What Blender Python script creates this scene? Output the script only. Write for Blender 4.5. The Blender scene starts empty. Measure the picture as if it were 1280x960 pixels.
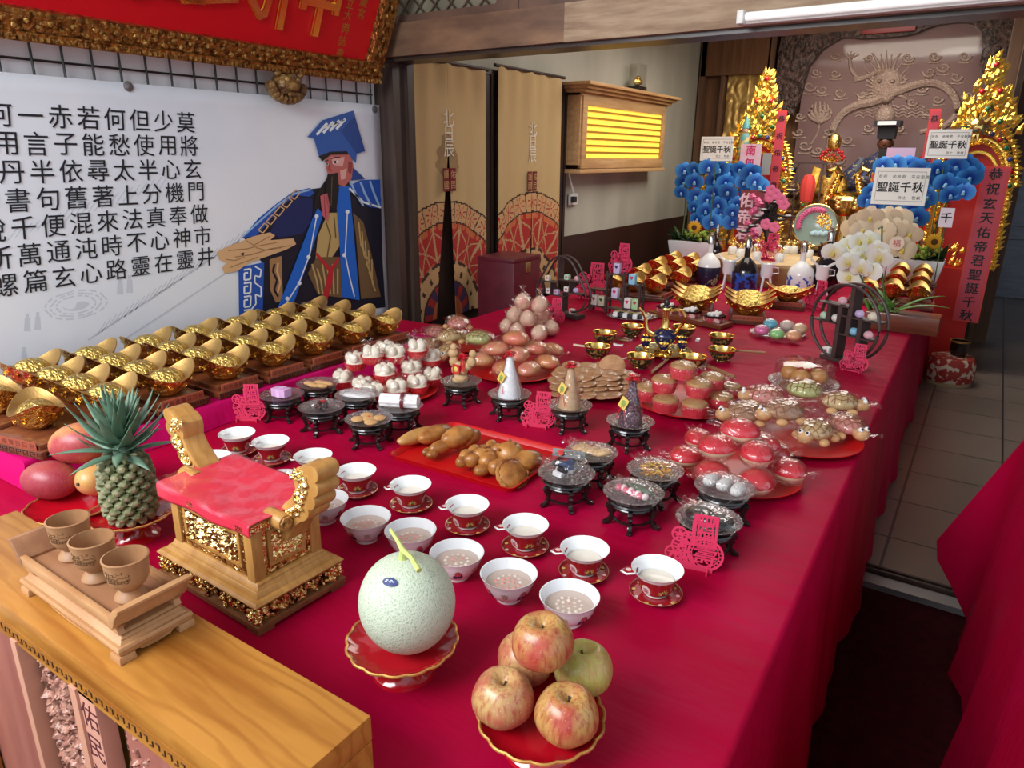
import bpy, bmesh, math, random
from mathutils import Vector, Matrix, Euler, noise
from math import sin, cos, pi, radians, sqrt, atan2

scene = bpy.context.scene
COL = scene.collection
# ---------------------------------------------------------------- camera, light, exposure
RX = Vector((0.83336, 0.177575, -0.523426))
RY = Vector((0.552645, -0.251312, 0.794623))
RZ = Vector((0.009563, -0.951478, -0.30757))
EYE = Vector((0, 0, 1.6))
FPX = 885.0
cam_d = bpy.data.cameras.new('camera')
cam = bpy.data.objects.new('camera', cam_d)
COL.objects.link(cam)
cam.matrix_world = Matrix(((RX[0], -RX[1], -RX[2], 0), (RY[0], -RY[1], -RY[2], 0),
                           (RZ[0], -RZ[1], -RZ[2], 1.6), (0, 0, 0, 1)))
cam_d.sensor_width = 36
cam_d.lens = 36 * FPX / 1280
cam_d.clip_start = 0.02
scene.camera = cam

vs = scene.view_settings
scene.display_settings.display_device = 'sRGB'
vs.view_transform = 'Standard'
vs.look = 'None'
vs.gamma = 1
vs.use_curve_mapping = False
vs.exposure = 0.12
scene.cycles.transparent_max_bounces = 24
scene.cycles.max_bounces = 8
scene.cycles.sample_clamp_indirect = 6

w = bpy.data.worlds.new('sky')
scene.world = w
w.use_nodes = True
w.node_tree.nodes['Background'].inputs[0].default_value = (0.82, 0.90, 1.0, 1)
w.node_tree.nodes['Background'].inputs[1].default_value = 0.95

def area(name, loc, target, sx, sy, power, col=(1, 1, 1), shape='RECTANGLE'):
    d = bpy.data.lights.new(name, 'AREA')
    d.shape = shape
    d.size = sx
    if shape == 'RECTANGLE':
        d.size_y = sy
    d.energy = power
    d.color = col
    o = bpy.data.objects.new(name, d)
    COL.objects.link(o)
    o.location = loc
    o.rotation_euler = (Vector(target) - Vector(loc)).to_track_quat('-Z', 'Y').to_euler()
    return o

# daylight from the open front of the hall, behind the camera
area('front_daylight', (-1.7, -1.3, 2.7), (-1.2, 2.2, 0.8), 2.2, 1.1, 112, (0.95, 0.98, 1.0))
# unseen area lights added for the inner hall's ceiling lamp and tubes
area('inner_area_light', (-1.3, 5.2, 2.68), (-1.3, 5.0, 0.0), 1.6, 2.6, 44, (1.0, 0.95, 0.87))
area('altar_area_light', (-1.0, 6.3, 2.66), (-1.0, 7.0, 1.0), 1.2, 0.3, 17, (1.0, 0.9, 0.75))

# ---------------------------------------------------------------- pixel -> point on a real plane
def _ray(px, py):
    c = Vector(((px - 640) / FPX, (py - 480) / FPX, 1.0))
    return Vector((RX.dot(c), RY.dot(c), RZ.dot(c)))
def atz(px, py, z=0.75):
    r = _ray(px, py); return EYE + r * ((z - 1.6) / r.z)
def aty(px, py, y):
    r = _ray(px, py); return EYE + r * (y / r.y)
def atx(px, py, x):
    r = _ray(px, py); return EYE + r * (x / r.x)
def pxm(p):          # pixels per metre at a point
    d = Vector(p) - EYE
    return FPX / (RX[2] * d.x + RY[2] * d.y + RZ[2] * d.z)

# ---------------------------------------------------------------- materials
MATS = {}
def mat(name, col, rough=0.5, metal=0.0, col2=None, nscale=8.0, ndetail=4, stretch=None, lo=0.35, hi=0.65,
        bump=0.0, bscale=40.0, coat=0.0, emis=0.0, ecol=None, sheen=0.0, trans=0.0, ior=1.45, alpha=1.0, vor=False, spec=0.5, sss=0.0, bdist=0.01):
    if name in MATS:
        return MATS[name]
    m = bpy.data.materials.new(name)
    MATS[name] = m
    m.use_nodes = True
    nt = m.node_tree
    b = nt.nodes['Principled BSDF']
    b.inputs['Base Color'].default_value = (*col, 1)
    b.inputs['Roughness'].default_value = rough
    b.inputs['Metallic'].default_value = metal
    b.inputs['Coat Weight'].default_value = coat
    b.inputs['Coat Roughness'].default_value = 0.12
    b.inputs['Sheen Weight'].default_value = sheen
    b.inputs['Transmission Weight'].default_value = trans
    b.inputs['IOR'].default_value = ior
    b.inputs['Alpha'].default_value = alpha
    b.inputs['Specular IOR Level'].default_value = spec
    if sss:
        b.inputs['Subsurface Weight'].default_value = sss
        b.inputs['Subsurface Radius'].default_value = (0.01, 0.006, 0.004)
    if emis:
        b.inputs['Emission Color'].default_value = (*(ecol or col), 1)
        b.inputs['Emission Strength'].default_value = emis
    vec = None
    if col2 is not None or bump:
        tc = nt.nodes.new('ShaderNodeTexCoord')
        vec = tc.outputs['Object']
        if stretch:
            mp = nt.nodes.new('ShaderNodeMapping')
            mp.inputs['Scale'].default_value = stretch
            nt.links.new(vec, mp.inputs['Vector'])
            vec = mp.outputs['Vector']
    if col2 is not None:
        n = nt.nodes.new('ShaderNodeTexNoise')
        n.inputs['Scale'].default_value = nscale
        n.inputs['Detail'].default_value = ndetail
        nt.links.new(vec, n.inputs['Vector'])
        r = nt.nodes.new('ShaderNodeValToRGB')
        r.color_ramp.elements[0].position = lo
        r.color_ramp.elements[0].color = (*col, 1)
        r.color_ramp.elements[1].position = hi
        r.color_ramp.elements[1].color = (*col2, 1)
        nt.links.new(n.outputs['Fac'], r.inputs['Fac'])
        nt.links.new(r.outputs['Color'], b.inputs['Base Color'])
    if bump:
        if vor:
            n2 = nt.nodes.new('ShaderNodeTexVoronoi')
            o2 = n2.outputs['Distance']
        else:
            n2 = nt.nodes.new('ShaderNodeTexNoise')
            n2.inputs['Detail'].default_value = 3
            o2 = n2.outputs['Fac']
        n2.inputs['Scale'].default_value = bscale
        nt.links.new(vec, n2.inputs['Vector'])
        bp = nt.nodes.new('ShaderNodeBump')
        bp.inputs['Strength'].default_value = bump
        bp.inputs['Distance'].default_value = bdist
        nt.links.new(o2, bp.inputs['Height'])
        nt.links.new(bp.outputs['Normal'], b.inputs['Normal'])
    return m

def film_mat(name, tint=(1, 1, 1), gloss=0.35, rough=0.12, bump=0.7, bscale=55, veil=0.0):
    if name in MATS:
        return MATS[name]
    m = bpy.data.materials.new(name)
    MATS[name] = m
    m.use_nodes = True
    nt = m.node_tree
    nt.nodes.clear()
    out = nt.nodes.new('ShaderNodeOutputMaterial')
    tr = nt.nodes.new('ShaderNodeBsdfTransparent'); tr.inputs[0].default_value = (*tint, 1)
    gl = nt.nodes.new('ShaderNodeBsdfGlossy'); gl.inputs['Roughness'].default_value = rough
    gl.inputs[0].default_value = (1, 1, 1, 1)
    lw = nt.nodes.new('ShaderNodeLayerWeight'); lw.inputs['Blend'].default_value = 0.22
    mu = nt.nodes.new('ShaderNodeMath'); mu.operation = 'MULTIPLY_ADD'
    mu.inputs[1].default_value = gloss; mu.inputs[2].default_value = gloss * 0.08
    mx = nt.nodes.new('ShaderNodeMixShader')
    tc = nt.nodes.new('ShaderNodeTexCoord')
    no = nt.nodes.new('ShaderNodeTexNoise'); no.inputs['Scale'].default_value = bscale
    bp = nt.nodes.new('ShaderNodeBump'); bp.inputs['Strength'].default_value = bump; bp.inputs['Distance'].default_value = 0.02
    nt.links.new(tc.outputs['Object'], no.inputs['Vector'])
    nt.links.new(no.outputs['Fac'], bp.inputs['Height'])
    nt.links.new(bp.outputs['Normal'], gl.inputs['Normal'])
    nt.links.new(bp.outputs['Normal'], lw.inputs['Normal'])
    nt.links.new(lw.outputs['Facing'], mu.inputs[0])
    nt.links.new(mu.outputs[0], mx.inputs[0])
    base = tr.outputs[0]
    if veil:
        df = nt.nodes.new('ShaderNodeBsdfDiffuse'); df.inputs[0].default_value = (0.85, 0.85, 0.85, 1)
        m2 = nt.nodes.new('ShaderNodeMixShader'); m2.inputs[0].default_value = veil
        nt.links.new(tr.outputs[0], m2.inputs[1]); nt.links.new(df.outputs[0], m2.inputs[2])
        base = m2.outputs[0]
    nt.links.new(base, mx.inputs[1])
    nt.links.new(gl.outputs[0], mx.inputs[2])
    nt.links.new(mx.outputs[0], out.inputs[0])
    return m

# ---------------------------------------------------------------- mesh building
class MB:
    def __init__(s):
        s.v = []; s.f = []; s.m = []
    def add(s, vs_, fs, mi=0):
        k = len(s.v)
        s.v += [tuple(p) for p in vs_]
        for f in fs:
            s.f.append([i + k for i in f]); s.m.append(mi)
        return s
    def box(s, c, d, rz=0.0, mi=0, taper=1.0, M=None):
        x, y, z = d[0] / 2, d[1] / 2, d[2] / 2
        t = taper
        P = [(-x, -y, -z), (x, -y, -z), (x, y, -z), (-x, y, -z), (-x * t, -y * t, z), (x * t, -y * t, z), (x * t, y * t, z), (-x * t, y * t, z)]
        R_ = Matrix.Rotation(rz, 3, 'Z') if M is None else M
        P = [R_ @ Vector(p) + Vector(c) for p in P]
        return s.add(P, [(0, 3, 2, 1), (4, 5, 6, 7), (0, 1, 5, 4), (1, 2, 6, 5), (2, 3, 7, 6), (3, 0, 4, 7)], mi)
    def lathe(s, prof, n=24, c=(0, 0, 0), mi=0, mf=None, wob=None, M=None, sx=1, sy=1):
        V = []; F = []
        k0 = len(s.v)
        for j, (r, z) in enumerate(prof):
            for i in range(n):
                a = 2 * pi * i / n
                rr = r if wob is None else wob(a, j, r)
                p = Vector((rr * cos(a) * sx, rr * sin(a) * sy, z))
                if M is not None: p = M @ p
                V.append(p + Vector(c))
        s.v += [tuple(p) for p in V]
        for j in range(len(prof) - 1):
            for i in range(n):
                i2 = (i + 1) % n
                s.f.append([k0 + j * n + i, k0 + j * n + i2, k0 + (j + 1) * n + i2, k0 + (j + 1) * n + i])
                s.m.append(mf(2 * pi * (i + .5) / n, j) if mf else mi)
        if prof[0][0] > 1e-6:
            s.f.append([k0 + i for i in range(n)][::-1]); s.m.append(mf(0, 0) if mf else mi)
        if prof[-1][0] > 1e-6:
            s.f.append([k0 + (len(prof) - 1) * n + i for i in range(n)]); s.m.append(mf(0, len(prof) - 2) if mf else mi)
        return s
    def sph(s, c, r, nu=16, nv=10, mi=0, M=None, disp=None):
        if not hasattr(r, '__len__'): r = (r, r, r)
        V = []; F = []
        for j in range(nv + 1):
            t = pi * j / nv
            for i in range(nu):
                a = 2 * pi * i / nu
                p = Vector((sin(t) * cos(a), sin(t) * sin(a), -cos(t)))
                k = 1.0 if disp is None else disp(p)
                p = Vector((p.x * r[0] * k, p.y * r[1] * k, p.z * r[2] * k))
                if M is not None: p = M @ p
                V.append(p + Vector(c))
        for j in range(nv):
            for i in range(nu):
                i2 = (i + 1) % nu
                if j == 0: F.append((j * nu + i, (j + 1) * nu + i2, (j + 1) * nu + i))
                elif j == nv - 1: F.append((j * nu + i, j * nu + i2, (j + 1) * nu + i))
                else: F.append((j * nu + i, j * nu + i2, (j + 1) * nu + i2, (j + 1) * nu + i))
        return s.add(V, F, mi)
    def tube(s, pts, r, n=8, mi=0, closed=False, flat=1.0):
        pts = [Vector(p) for p in pts]
        N = len(pts)
        rs = r if hasattr(r, '__len__') else [r] * N
        k0 = len(s.v); V = []
        up = Vector((0, 0, 1))
        for i, p in enumerate(pts):
            if closed: t = pts[(i + 1) % N] - pts[i - 1]
            else: t = pts[min(i + 1, N - 1)] - pts[max(i - 1, 0)]
            if t.length < 1e-9: t = Vector((0, 0, 1))
            t.normalize()
            u = up - t * up.dot(t)
            if u.length < 0.05:
                u = Vector((1, 0, 0)) - t * t.x
            u.normalize(); w_ = t.cross(u)
            for k in range(n):
                a = 2 * pi * k / n
                V.append(p + (u * cos(a) * flat + w_ * sin(a)) * rs[i])
        F = []
        L = N if closed else N - 1
        for i in range(L):
            j = (i + 1) % N
            for k in range(n):
                k2 = (k + 1) % n
                F.append((i * n + k, i * n + k2, j * n + k2, j * n + k))
        if not closed:
            F.append(tuple(range(n))[::-1]); F.append(tuple((N - 1) * n + k for k in range(n)))
        return s.add(V, F, mi)
    def prism(s, poly, a, b, axis='z', mi=0, M=None, c=(0, 0, 0)):
        n = len(poly)
        def mk(p, h):
            if axis == 'z': q = Vector((p[0], p[1], h))
            elif axis == 'y': q = Vector((p[0], h, p[1]))
            else: q = Vector((h, p[0], p[1]))
            if M is not None: q = M @ q
            return q + Vector(c)
        V = [mk(p, a) for p in poly] + [mk(p, b) for p in poly]
        F = [tuple(range(n))[::-1], tuple(range(n, 2 * n))] + [(i, (i + 1) % n, n + (i + 1) % n, n + i) for i in range(n)]
        return s.add(V, F, mi)
    def grid(s, fn, nu, nv, mi=0, mf=None, wrap=False):
        k0 = len(s.v)
        W = nu if wrap else nu + 1
        for j in range(nv + 1):
            for i in range(W):
                s.v.append(tuple(fn(i / nu, j / nv)))
        for j in range(nv):
            for i in range(nu):
                i2 = (i + 1) % W
                s.f.append([k0 + j * W + i, k0 + j * W + i2, k0 + (j + 1) * W + i2, k0 + (j + 1) * W + i])
                s.m.append(mf((i + .5) / nu, (j + .5) / nv) if mf else mi)
        return s
    def frame(s, x0, x1, z0, z1, t, y0, y1, axis='y', mi=0):
        for (a, b, c_, d) in ((x0, x1, z0, z0 + t), (x0, x1, z1 - t, z1), (x0, x0 + t, z0 + t, z1 - t), (x1 - t, x1, z0 + t, z1 - t)):
            s.prism([(a, c_), (b, c_), (b, d), (a, d)], y0, y1, axis, mi)
        return s
    def build(s, name, mats, parent=None, smooth=35, bevel=0, thick=0, loc=None, sub=0, rot=None):
        me = bpy.data.meshes.new(name)
        me.from_pydata(s.v, [], s.f)
        if not isinstance(mats, (list, tuple)): mats = [mats]
        for m in mats: me.materials.append(m)
        me.polygons.foreach_set('material_index', s.m)
        bm = bmesh.new(); bm.from_mesh(me)
        bmesh.ops.recalc_face_normals(bm, faces=bm.faces)
        if bevel:
            es = [e for e in bm.edges if len(e.link_faces) == 2 and e.calc_face_angle(0) > 0.6]
            bmesh.ops.bevel(bm, geom=es, offset=bevel, segments=2, profile=0.6, affect='EDGES', clamp_overlap=True)
        bm.to_mesh(me); bm.free()
        if smooth:
            me.polygons.foreach_set('use_smooth', [True] * len(me.polygons))
            me.set_sharp_from_angle(angle=radians(smooth))
        me.update()
        o = bpy.data.objects.new(name, me)
        COL.objects.link(o)
        if thick:
            md = o.modifiers.new('solid', 'SOLIDIFY'); md.thickness = thick; md.offset = 0
        if sub:
            md = o.modifiers.new('sub', 'SUBSURF'); md.levels = sub; md.render_levels = sub
        if parent: o.parent = parent
        if loc is not None: o.location = loc
        if rot is not None: o.rotation_euler = rot
        return o

def tag(o, label, cat, group=None, kind=None):
    if label: o['label'] = label
    if cat: o['category'] = cat
    if group: o['group'] = group
    if kind: o['kind'] = kind
    return o
def thing(name, label, cat, loc=(0, 0, 0), rz=0.0, group=None):
    o = bpy.data.objects.new(name, None)
    COL.objects.link(o)
    o.location = loc
    o.rotation_euler = (0, 0, rz)
    return tag(o, label, cat, group)
def struct(o):
    o['kind'] = 'structure'
    return o
KIDS = {}
def kids_of(o):
    return [c for c in bpy.data.objects if c.parent == o]
def tree(o):
    """remember a thing's parts once, so copies are quick"""
    KIDS[o.name] = [(c, kids_of(c)) for c in kids_of(o)]
    return o
def dup(o, label=None, loc=None, rz=None, group=None, scale=None, tint=None):
    r = o.copy(); COL.objects.link(r)
    if label: r['label'] = label
    if group: r['group'] = group
    if loc is not None: r.location = loc
    if rz is not None: r.rotation_euler = (0, 0, rz)
    if scale: r.scale = scale if hasattr(scale, '__len__') else (scale,) * 3
    for ch, sub in KIDS.get(o.name, []):
        c = ch.copy(); COL.objects.link(c); c.parent = r
        for g in sub:
            d = g.copy(); COL.objects.link(d); d.parent = c
    return r
class Proto:
    """first call places the thing itself, later calls place copies"""
    def __init__(s, o): s.o = tree(o); s.used = False
    def put(s, label, loc, rz=0.0, group=None, scale=None):
        if not s.used:
            s.used = True; o = s.o
            o['label'] = label; o.location = loc; o.rotation_euler = (0, 0, rz)
            if group: o['group'] = group
            if scale: o.scale = scale if hasattr(scale, '__len__') else (scale,) * 3
            return o
        return dup(s.o, label, loc, rz, group, scale)

# lettering: glyph outlines of Blender's own font, as flat meshes
_GL = {}
def glyph(ch):
    if ch not in _GL:
        c = bpy.data.curves.new('glyph', 'FONT')
        c.body = ch; c.size = 1.0; c.align_x = 'CENTER'; c.align_y = 'CENTER'; c.resolution_u = 2
        o = bpy.data.objects.new('glyph', c)
        COL.objects.link(o)
        dg = bpy.context.evaluated_depsgraph_get()
        me = bpy.data.meshes.new_from_object(o.evaluated_get(dg))
        V = [v.co.copy() for v in me.vertices]; F = [tuple(p.vertices) for p in me.polygons]
        bpy.data.objects.remove(o); bpy.data.curves.remove(c); bpy.data.meshes.remove(me)
        if V:
            x0 = min(v.x for v in V); x1 = max(v.x for v in V); y0 = min(v.y for v in V); y1 = max(v.y for v in V)
            cx, cy = (x0 + x1) / 2, (y0 + y1) / 2
            if ord(ch) > 0x2e80:
                V = [Vector((v.x - cx if (x1 - x0) > .5 else v.x - cx, v.y - cy, 0)) for v in V]
        _GL[ch] = (V, F)
    return _GL[ch]
def write(mb, ch, c, u, v, size, mi=0, lean=0.0, depth=None, bold=0.0):
    """one glyph centred at c in the plane spanned by u (right) and v (up)"""
    V, F = glyph(ch)
    c = Vector(c); u = Vector(u); v = Vector(v)
    pts = [c + u * ((p.x + lean * p.y) * size) + v * (p.y * size) for p in V]
    if bold:
        for du, dv in ((bold, 0), (-bold, 0), (0, bold), (0, -bold)):
            mb.add([q + u * (du * size) + v * (dv * size) + u.cross(v) * (0.0002 * (1 + abs(du) + du - dv)) for q in pts], F, mi)
    mb.add(pts, F, mi)
    if depth:
        n = u.cross(v) * depth
        mb.add([q + n for q in pts], F, mi)
        edges = {}
        for f in F:
            for a, b in zip(f, f[1:] + f[:1]):
                k = (min(a, b), max(a, b)); edges[k] = edges.get(k, 0) + 1
        base = len(mb.v) - 2 * len(pts)
        for (a, b), ct in edges.items():
            if ct == 1:
                mb.f.append([base + a, base + b, base + b + len(pts), base + a + len(pts)]); mb.m.append(mi)

random.seed(7)
gold = mat('gold', (0.90, 0.60, 0.18), 0.26, 1.0, bump=0.5, bscale=90)
gold_pol = mat('polished_gold', (0.90, 0.66, 0.22), 0.18, 1.0)
gold_dark = mat('antique_gold', (0.55, 0.36, 0.12), 0.35, 1.0, bump=0.8, bscale=120)
black_lac = mat('black_lacquer', (0.012, 0.008, 0.008), 0.18, coat=0.5)
white_por = mat('white_porcelain', (0.86, 0.88, 0.88), 0.12, coat=0.3)
# ================================================================= THE SETTING
XW = -2.75
carpet_m = mat('dark_red_carpet', (0.034, 0.0015, 0.003), 0.95, spec=.1, col2=(0.022, 0.001, 0.002), nscale=30, bump=0.4, bscale=300)
def tile_mat():
    m = bpy.data.materials.new('floor_tiles'); m.use_nodes = True
    nt = m.node_tree; b = nt.nodes['Principled BSDF']
    tc = nt.nodes.new('ShaderNodeTexCoord')
    br = nt.nodes.new('ShaderNodeTexBrick')
    br.offset = 0.0
    br.inputs['Color1'].default_value = (0.20, 0.155, 0.125, 1); br.inputs['Color2'].default_value = (0.175, 0.135, 0.11, 1)
    br.inputs['Mortar'].default_value = (0.035, 0.03, 0.028, 1)
    br.inputs['Scale'].default_value = 1.0; br.inputs['Mortar Size'].default_value = 0.006
    br.inputs['Brick Width'].default_value = 0.42; br.inputs['Row Height'].default_value = 0.42
    mp = nt.nodes.new('ShaderNodeMapping'); mp.inputs['Location'].default_value = (0.13, 0.1, 0)
    nt.links.new(tc.outputs['Object'], mp.inputs[0]); nt.links.new(mp.outputs[0], br.inputs['Vector'])
    nt.links.new(br.outputs['Color'], b.inputs['Base Color'])
    b.inputs['Roughness'].default_value = 0.28
    return m
MB().box((-0.4, 6.9, -0.05), (6.2, 8.0, 0.1)).build('floor', tile_mat(), smooth=0)['kind'] = 'structure'
MB().box((-0.4, 0.3, -0.06), (6.2, 5.02, 0.1)).build('floor_front', carpet_m, smooth=0)['kind'] = 'structure'
steel = mat('door_track_metal', (0.24, 0.23, 0.23), 0.4, 0.7)
dkbrown = mat('dark_brown_paint', (0.030, 0.018, 0.014), 0.35, col2=(0.05, 0.03, 0.022), nscale=6)
b = MB().box((-0.4, 2.83, 0.0), (6.2, 0.075, 0.03))
b.box((-0.4, 2.885, 0.004), (6.2, 0.012, 0.05), mi=1).box((-0.4, 2.915, 0.004), (6.2, 0.012, 0.05), mi=1).box((-0.4, 2.905, 0.0), (6.2, 0.08, 0.02), mi=1)
b.build('trim_1', [steel, dkbrown], smooth=0)['kind'] = 'structure'
white_wall = mat('white_wall_paint', (0.80, 0.78, 0.79), 0.8, col2=(0.72, 0.70, 0.71), nscale=3)
grey_wall = mat('grey_wall_paint', (0.46, 0.445, 0.37), 0.8, col2=(0.36, 0.345, 0.285), nscale=2.2, ndetail=6, stretch=(1, 1, 0.35))
wains = mat('brown_wainscot', (0.040, 0.016, 0.012), 0.4)
struct(MB().box((XW - 0.06, 0.6, 1.65), (0.1, 4.6, 3.4)).build('wall_left', white_wall, smooth=0))
b = MB().box((XW - 0.06, 6.75, 1.9), (0.1, 7.6, 1.8)).box((XW - 0.055, 6.75, 0.5), (0.11, 7.6, 1.0), mi=1)
struct(b.build('wall_left_inner', [grey_wall, wains], smooth=0))
# door jamb where the banner wall ends, and the lintel over the opening
jamb_m = mat('dark_jamb', (0.035, 0.022, 0.017), 0.4, col2=(0.07, 0.045, 0.035), nscale=3, stretch=(8, 8, 0.4))
b = MB().box((-2.70, 2.90, 1.05), (0.14, 0.05, 2.1)).box((-2.69, 2.95, 1.05), (0.10, 0.05, 2.1)).box((-2.66, 2.995, 1.05), (0.09, 0.05, 2.1))
struct(b.build('trim_2', jamb_m, smooth=0))
bronze = mat('bronze_lintel', (0.25, 0.145, 0.085), 0.4, 0.2, col2=(0.13, 0.075, 0.05), nscale=3.0, ndetail=5, stretch=(1.2, 1, 4))
peel = mat('peeled_lintel', (0.42, 0.30, 0.195), 0.75, col2=(0.25, 0.16, 0.10), nscale=9, ndetail=8, stretch=(0.6, 1, 4), bump=0.3, bscale=20)
xs = aty(705, 40, 2.83).x
b = MB().box(((xs - 2.75) / 2, 2.92, 2.125), (xs + 2.75, 0.18, 0.145)).box(((xs + 2.4) / 2, 2.92, 2.125), (2.4 - xs, 0.182, 0.147), mi=1)
b.box((-0.2, 2.93, 2.045), (5.2, 0.14, 0.02), mi=2)
struct(b.build('lintel', [bronze, peel, dkbrown], smooth=0))
# transom windows with a diamond grille above the lintel
frame_m = mat('transom_frame', (0.17, 0.10, 0.07), 0.4, 0.2, col2=(0.10, 0.06, 0.045), nscale=4)
pane_m = mat('dim_transom_glass', (0.16, 0.15, 0.11), 0.25, col2=(0.24, 0.22, 0.15), nscale=5)
grille_m = mat('grille_metal', (0.10, 0.07, 0.05), 0.4, 0.5)
def transom(n, xa, xb, pane_mi):
    b = MB().frame(xa, xb, 2.20, 2.72, 0.035, 2.86, 2.93)
    fr = struct(b.build('window_%d' % n, frame_m, smooth=0))
    MB().box(((xa + xb) / 2, 2.91, 2.46), (xb - xa - .06, 0.012, 0.46)).build('pane', pane_m, fr, smooth=0)
    g = MB()
    L = xb - xa - 0.07; Hh = 0.45; s = 0.095; k = -Hh
    while k < L:
        for sg in (0, 1):
            a0, a1 = max(k, 0), min(k + Hh, L)
            if a1 - a0 > 0.01:
                za, zb = (a0 - k), (a1 - k)
                if sg: za, zb = Hh - za, Hh - zb
                g.tube([(xa + .035 + a0, 2.89, 2.235 + za), (xa + .035 + a1, 2.89, 2.235 + zb)], 0.0045, 5)
        k += s
    g.build('grille', grille_m, fr)
x1, x2, x3 = aty(632, 0, 2.88).x, aty(652, 0, 2.88).x, aty(1010, 0, 2.88).x
transom(1, -2.74, x1, 0); transom(2, x2, x3, 0); transom(3, x3 + 0.06, 1.6, 0)
struct(MB().box(((x1 + x2) / 2, 2.90, 2.46), (x2 - x1, 0.09, 0.52)).box((x3 + .03, 2.90, 2.46), (.06, .09, .52)).build('trim_3', frame_m, smooth=0))
struct(MB().box((-0.2, 2.91, 2.92), (5.2, 0.12, 0.40)).build('wall_middle', white_wall, smooth=0))
# inner hall: ceiling, far wall with wood panels, corridor on the aisle side
ceil_m = mat('white_ceiling', (0.78, 0.76, 0.72), 0.9)
struct(MB().box((-0.2, 6.95, 2.80), (5.2, 8.0, 0.08)).build('ceiling', ceil_m, smooth=0))
struct(MB().box((-0.2, 1.2, 3.16), (5.2, 3.5, 0.08)).build('ceiling_front', ceil_m, smooth=0))
wood_pan = mat('brown_wood_panel', (0.185, 0.085, 0.038), 0.42, col2=(0.12, 0.052, 0.022), nscale=3, ndetail=6, stretch=(14, 14, 0.7))
wood_dk = mat('dark_wood_post', (0.17, 0.085, 0.045), 0.45, col2=(0.10, 0.05, 0.028), nscale=3, ndetail=6, stretch=(12, 12, 0.6))
beige_post = mat('beige_post', (0.50, 0.36, 0.22), 0.5)
struct(MB().box((-1.3, 7.72, 1.4), (2.9, 0.1, 2.8)).build('wall_back', wood_pan, smooth=0))
b = MB().box((-2.40, 7.62, 2.56), (0.66, 0.1, 0.36), mi=0).box((-2.71, 7.62, 1.4), (0.06, 0.1, 2.8), mi=1).box((-2.50, 7.63, 1.4), (0.04, 0.08, 2.0), mi=1)
b.box((-2.02, 7.60, 1.4), (0.05, 0.12, 2.8), mi=1)
struct(b.build('trim_4', [wood_pan, wood_dk], smooth=0))
struct(MB().box((-1.93, 7.58, 1.2), (0.10, 0.12, 2.4)).build('trim_5', beige_post, smooth=0))
# post and side wall by the aisle
b = MB().box((-0.075, 7.45, 1.4), (0.11, 0.35, 2.8)).box((-0.01, 7.42, 1.4), (0.05, 0.42, 2.8), mi=1)
struct(b.build('pillar', [wood_dk, dkbrown], smooth=0, bevel=0.006))
corr = mat('corridor_wall', (0.20, 0.22, 0.25), 0.6, col2=(0.15, 0.165, 0.19), nscale=3)
struct(MB().box((1.0, 10.6, 1.4), (3.4, 0.1, 2.8)).build('wall_corridor', corr, smooth=0))
struct(MB().box((2.45, 6.9, 1.4), (0.1, 8.0, 2.8)).build('wall_right', corr, smooth=0))
roller = mat('grey_metal_door', (0.27, 0.31, 0.37), 0.35, 0.4, col2=(0.20, 0.235, 0.29), nscale=4, stretch=(1, 1, 6))
b = MB().box((0.62, 10.5, 1.05), (1.1, 0.06, 2.1))
for k in range(3): b.box((0.62, 10.462, 0.45 + k * 0.65), (0.9, 0.02, 0.5))
d1_ = struct(b.build('door_1', roller, smooth=0, bevel=0.006))
MB().tube([(0.2, 10.45, 1.0), (0.2, 10.41, 1.0), (0.2, 10.41, 1.12), (0.2, 10.45, 1.12)], 0.01).build('door_handle', steel, d1_)

# ---- wire rack and printed banner on the wall
wire_m = mat('black_wire', (0.012, 0.012, 0.014), 0.4)
g = MB()
zz = [2.0, 1.885, 1.77, 1.5, 1.2]
ya = [0.66 + 0.0985 * k for k in range(23)]
for z in zz: g.tube([(XW + .008, 0.3, z), (XW + .008, 2.84, z)], 0.0045, 5)
for y in ya: g.tube([(XW + .012, y, 0.9), (XW + .012, y, 2.05)], 0.0045, 5)
tag(g.build('wire_grid', wire_m), 'black wire grid rack fixed on the white wall behind the printed banner', 'wire rack')

def ban(px, py, k=0): 
    return atx(px, py, XW + .024 + 0.0007 * k)
ban_m = mat('banner_print', (0.70, 0.745, 0.82), 0.55, col2=(0.82, 0.83, 0.86), nscale=1.6, ndetail=3, lo=.3, hi=.7, bump=0.25, bscale=5)
def banfn(u, v):
    y = 0.35 + u * (2.872 - 0.35); z = 0.72 + v * (1.838 - 0.72)
    return Vector((XW + .0235 + 0.0002 * sin(y * 9) * sin(z * 5), y, z))
banner = MB().grid(banfn, 40, 20).build('banner', ban_m, thick=0.003)
tag(banner, 'large white printed cloth banner with black verse columns and a blue-robed deity', 'banner')
ink = mat('black_ink', (0.012, 0.012, 0.016), 0.6)
cols = ['莫將玄門做市井', '少用心機奉神靈', '但使半分真心在', '何愁太上法不靈', '若能尋著來時路', '赤子依舊混沌心', '一言半句便通玄', '何用丹書千萬篇', '誰知此中說所螺']
A0, A1 = ban(232, 153, 4), ban(257, 321, 4)
B0, B1 = ban(38, 144, 4), ban(80, 346, 4)
t = MB()
for ci, c in enumerate(cols):
    top = A0.lerp(B0, ci / 6); bot = A1.lerp(B1, ci / 6)
    for ri, ch in enumerate(c):
        p = top.lerp(bot, ri / 6)
        write(t, ch, (p.x + .001, p.y, p.z), (0, 1, 0), (0, 0, 1), 0.083, lean=0.10, bold=0.003)
t.build('lettering', ink, banner, smooth=0)
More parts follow.
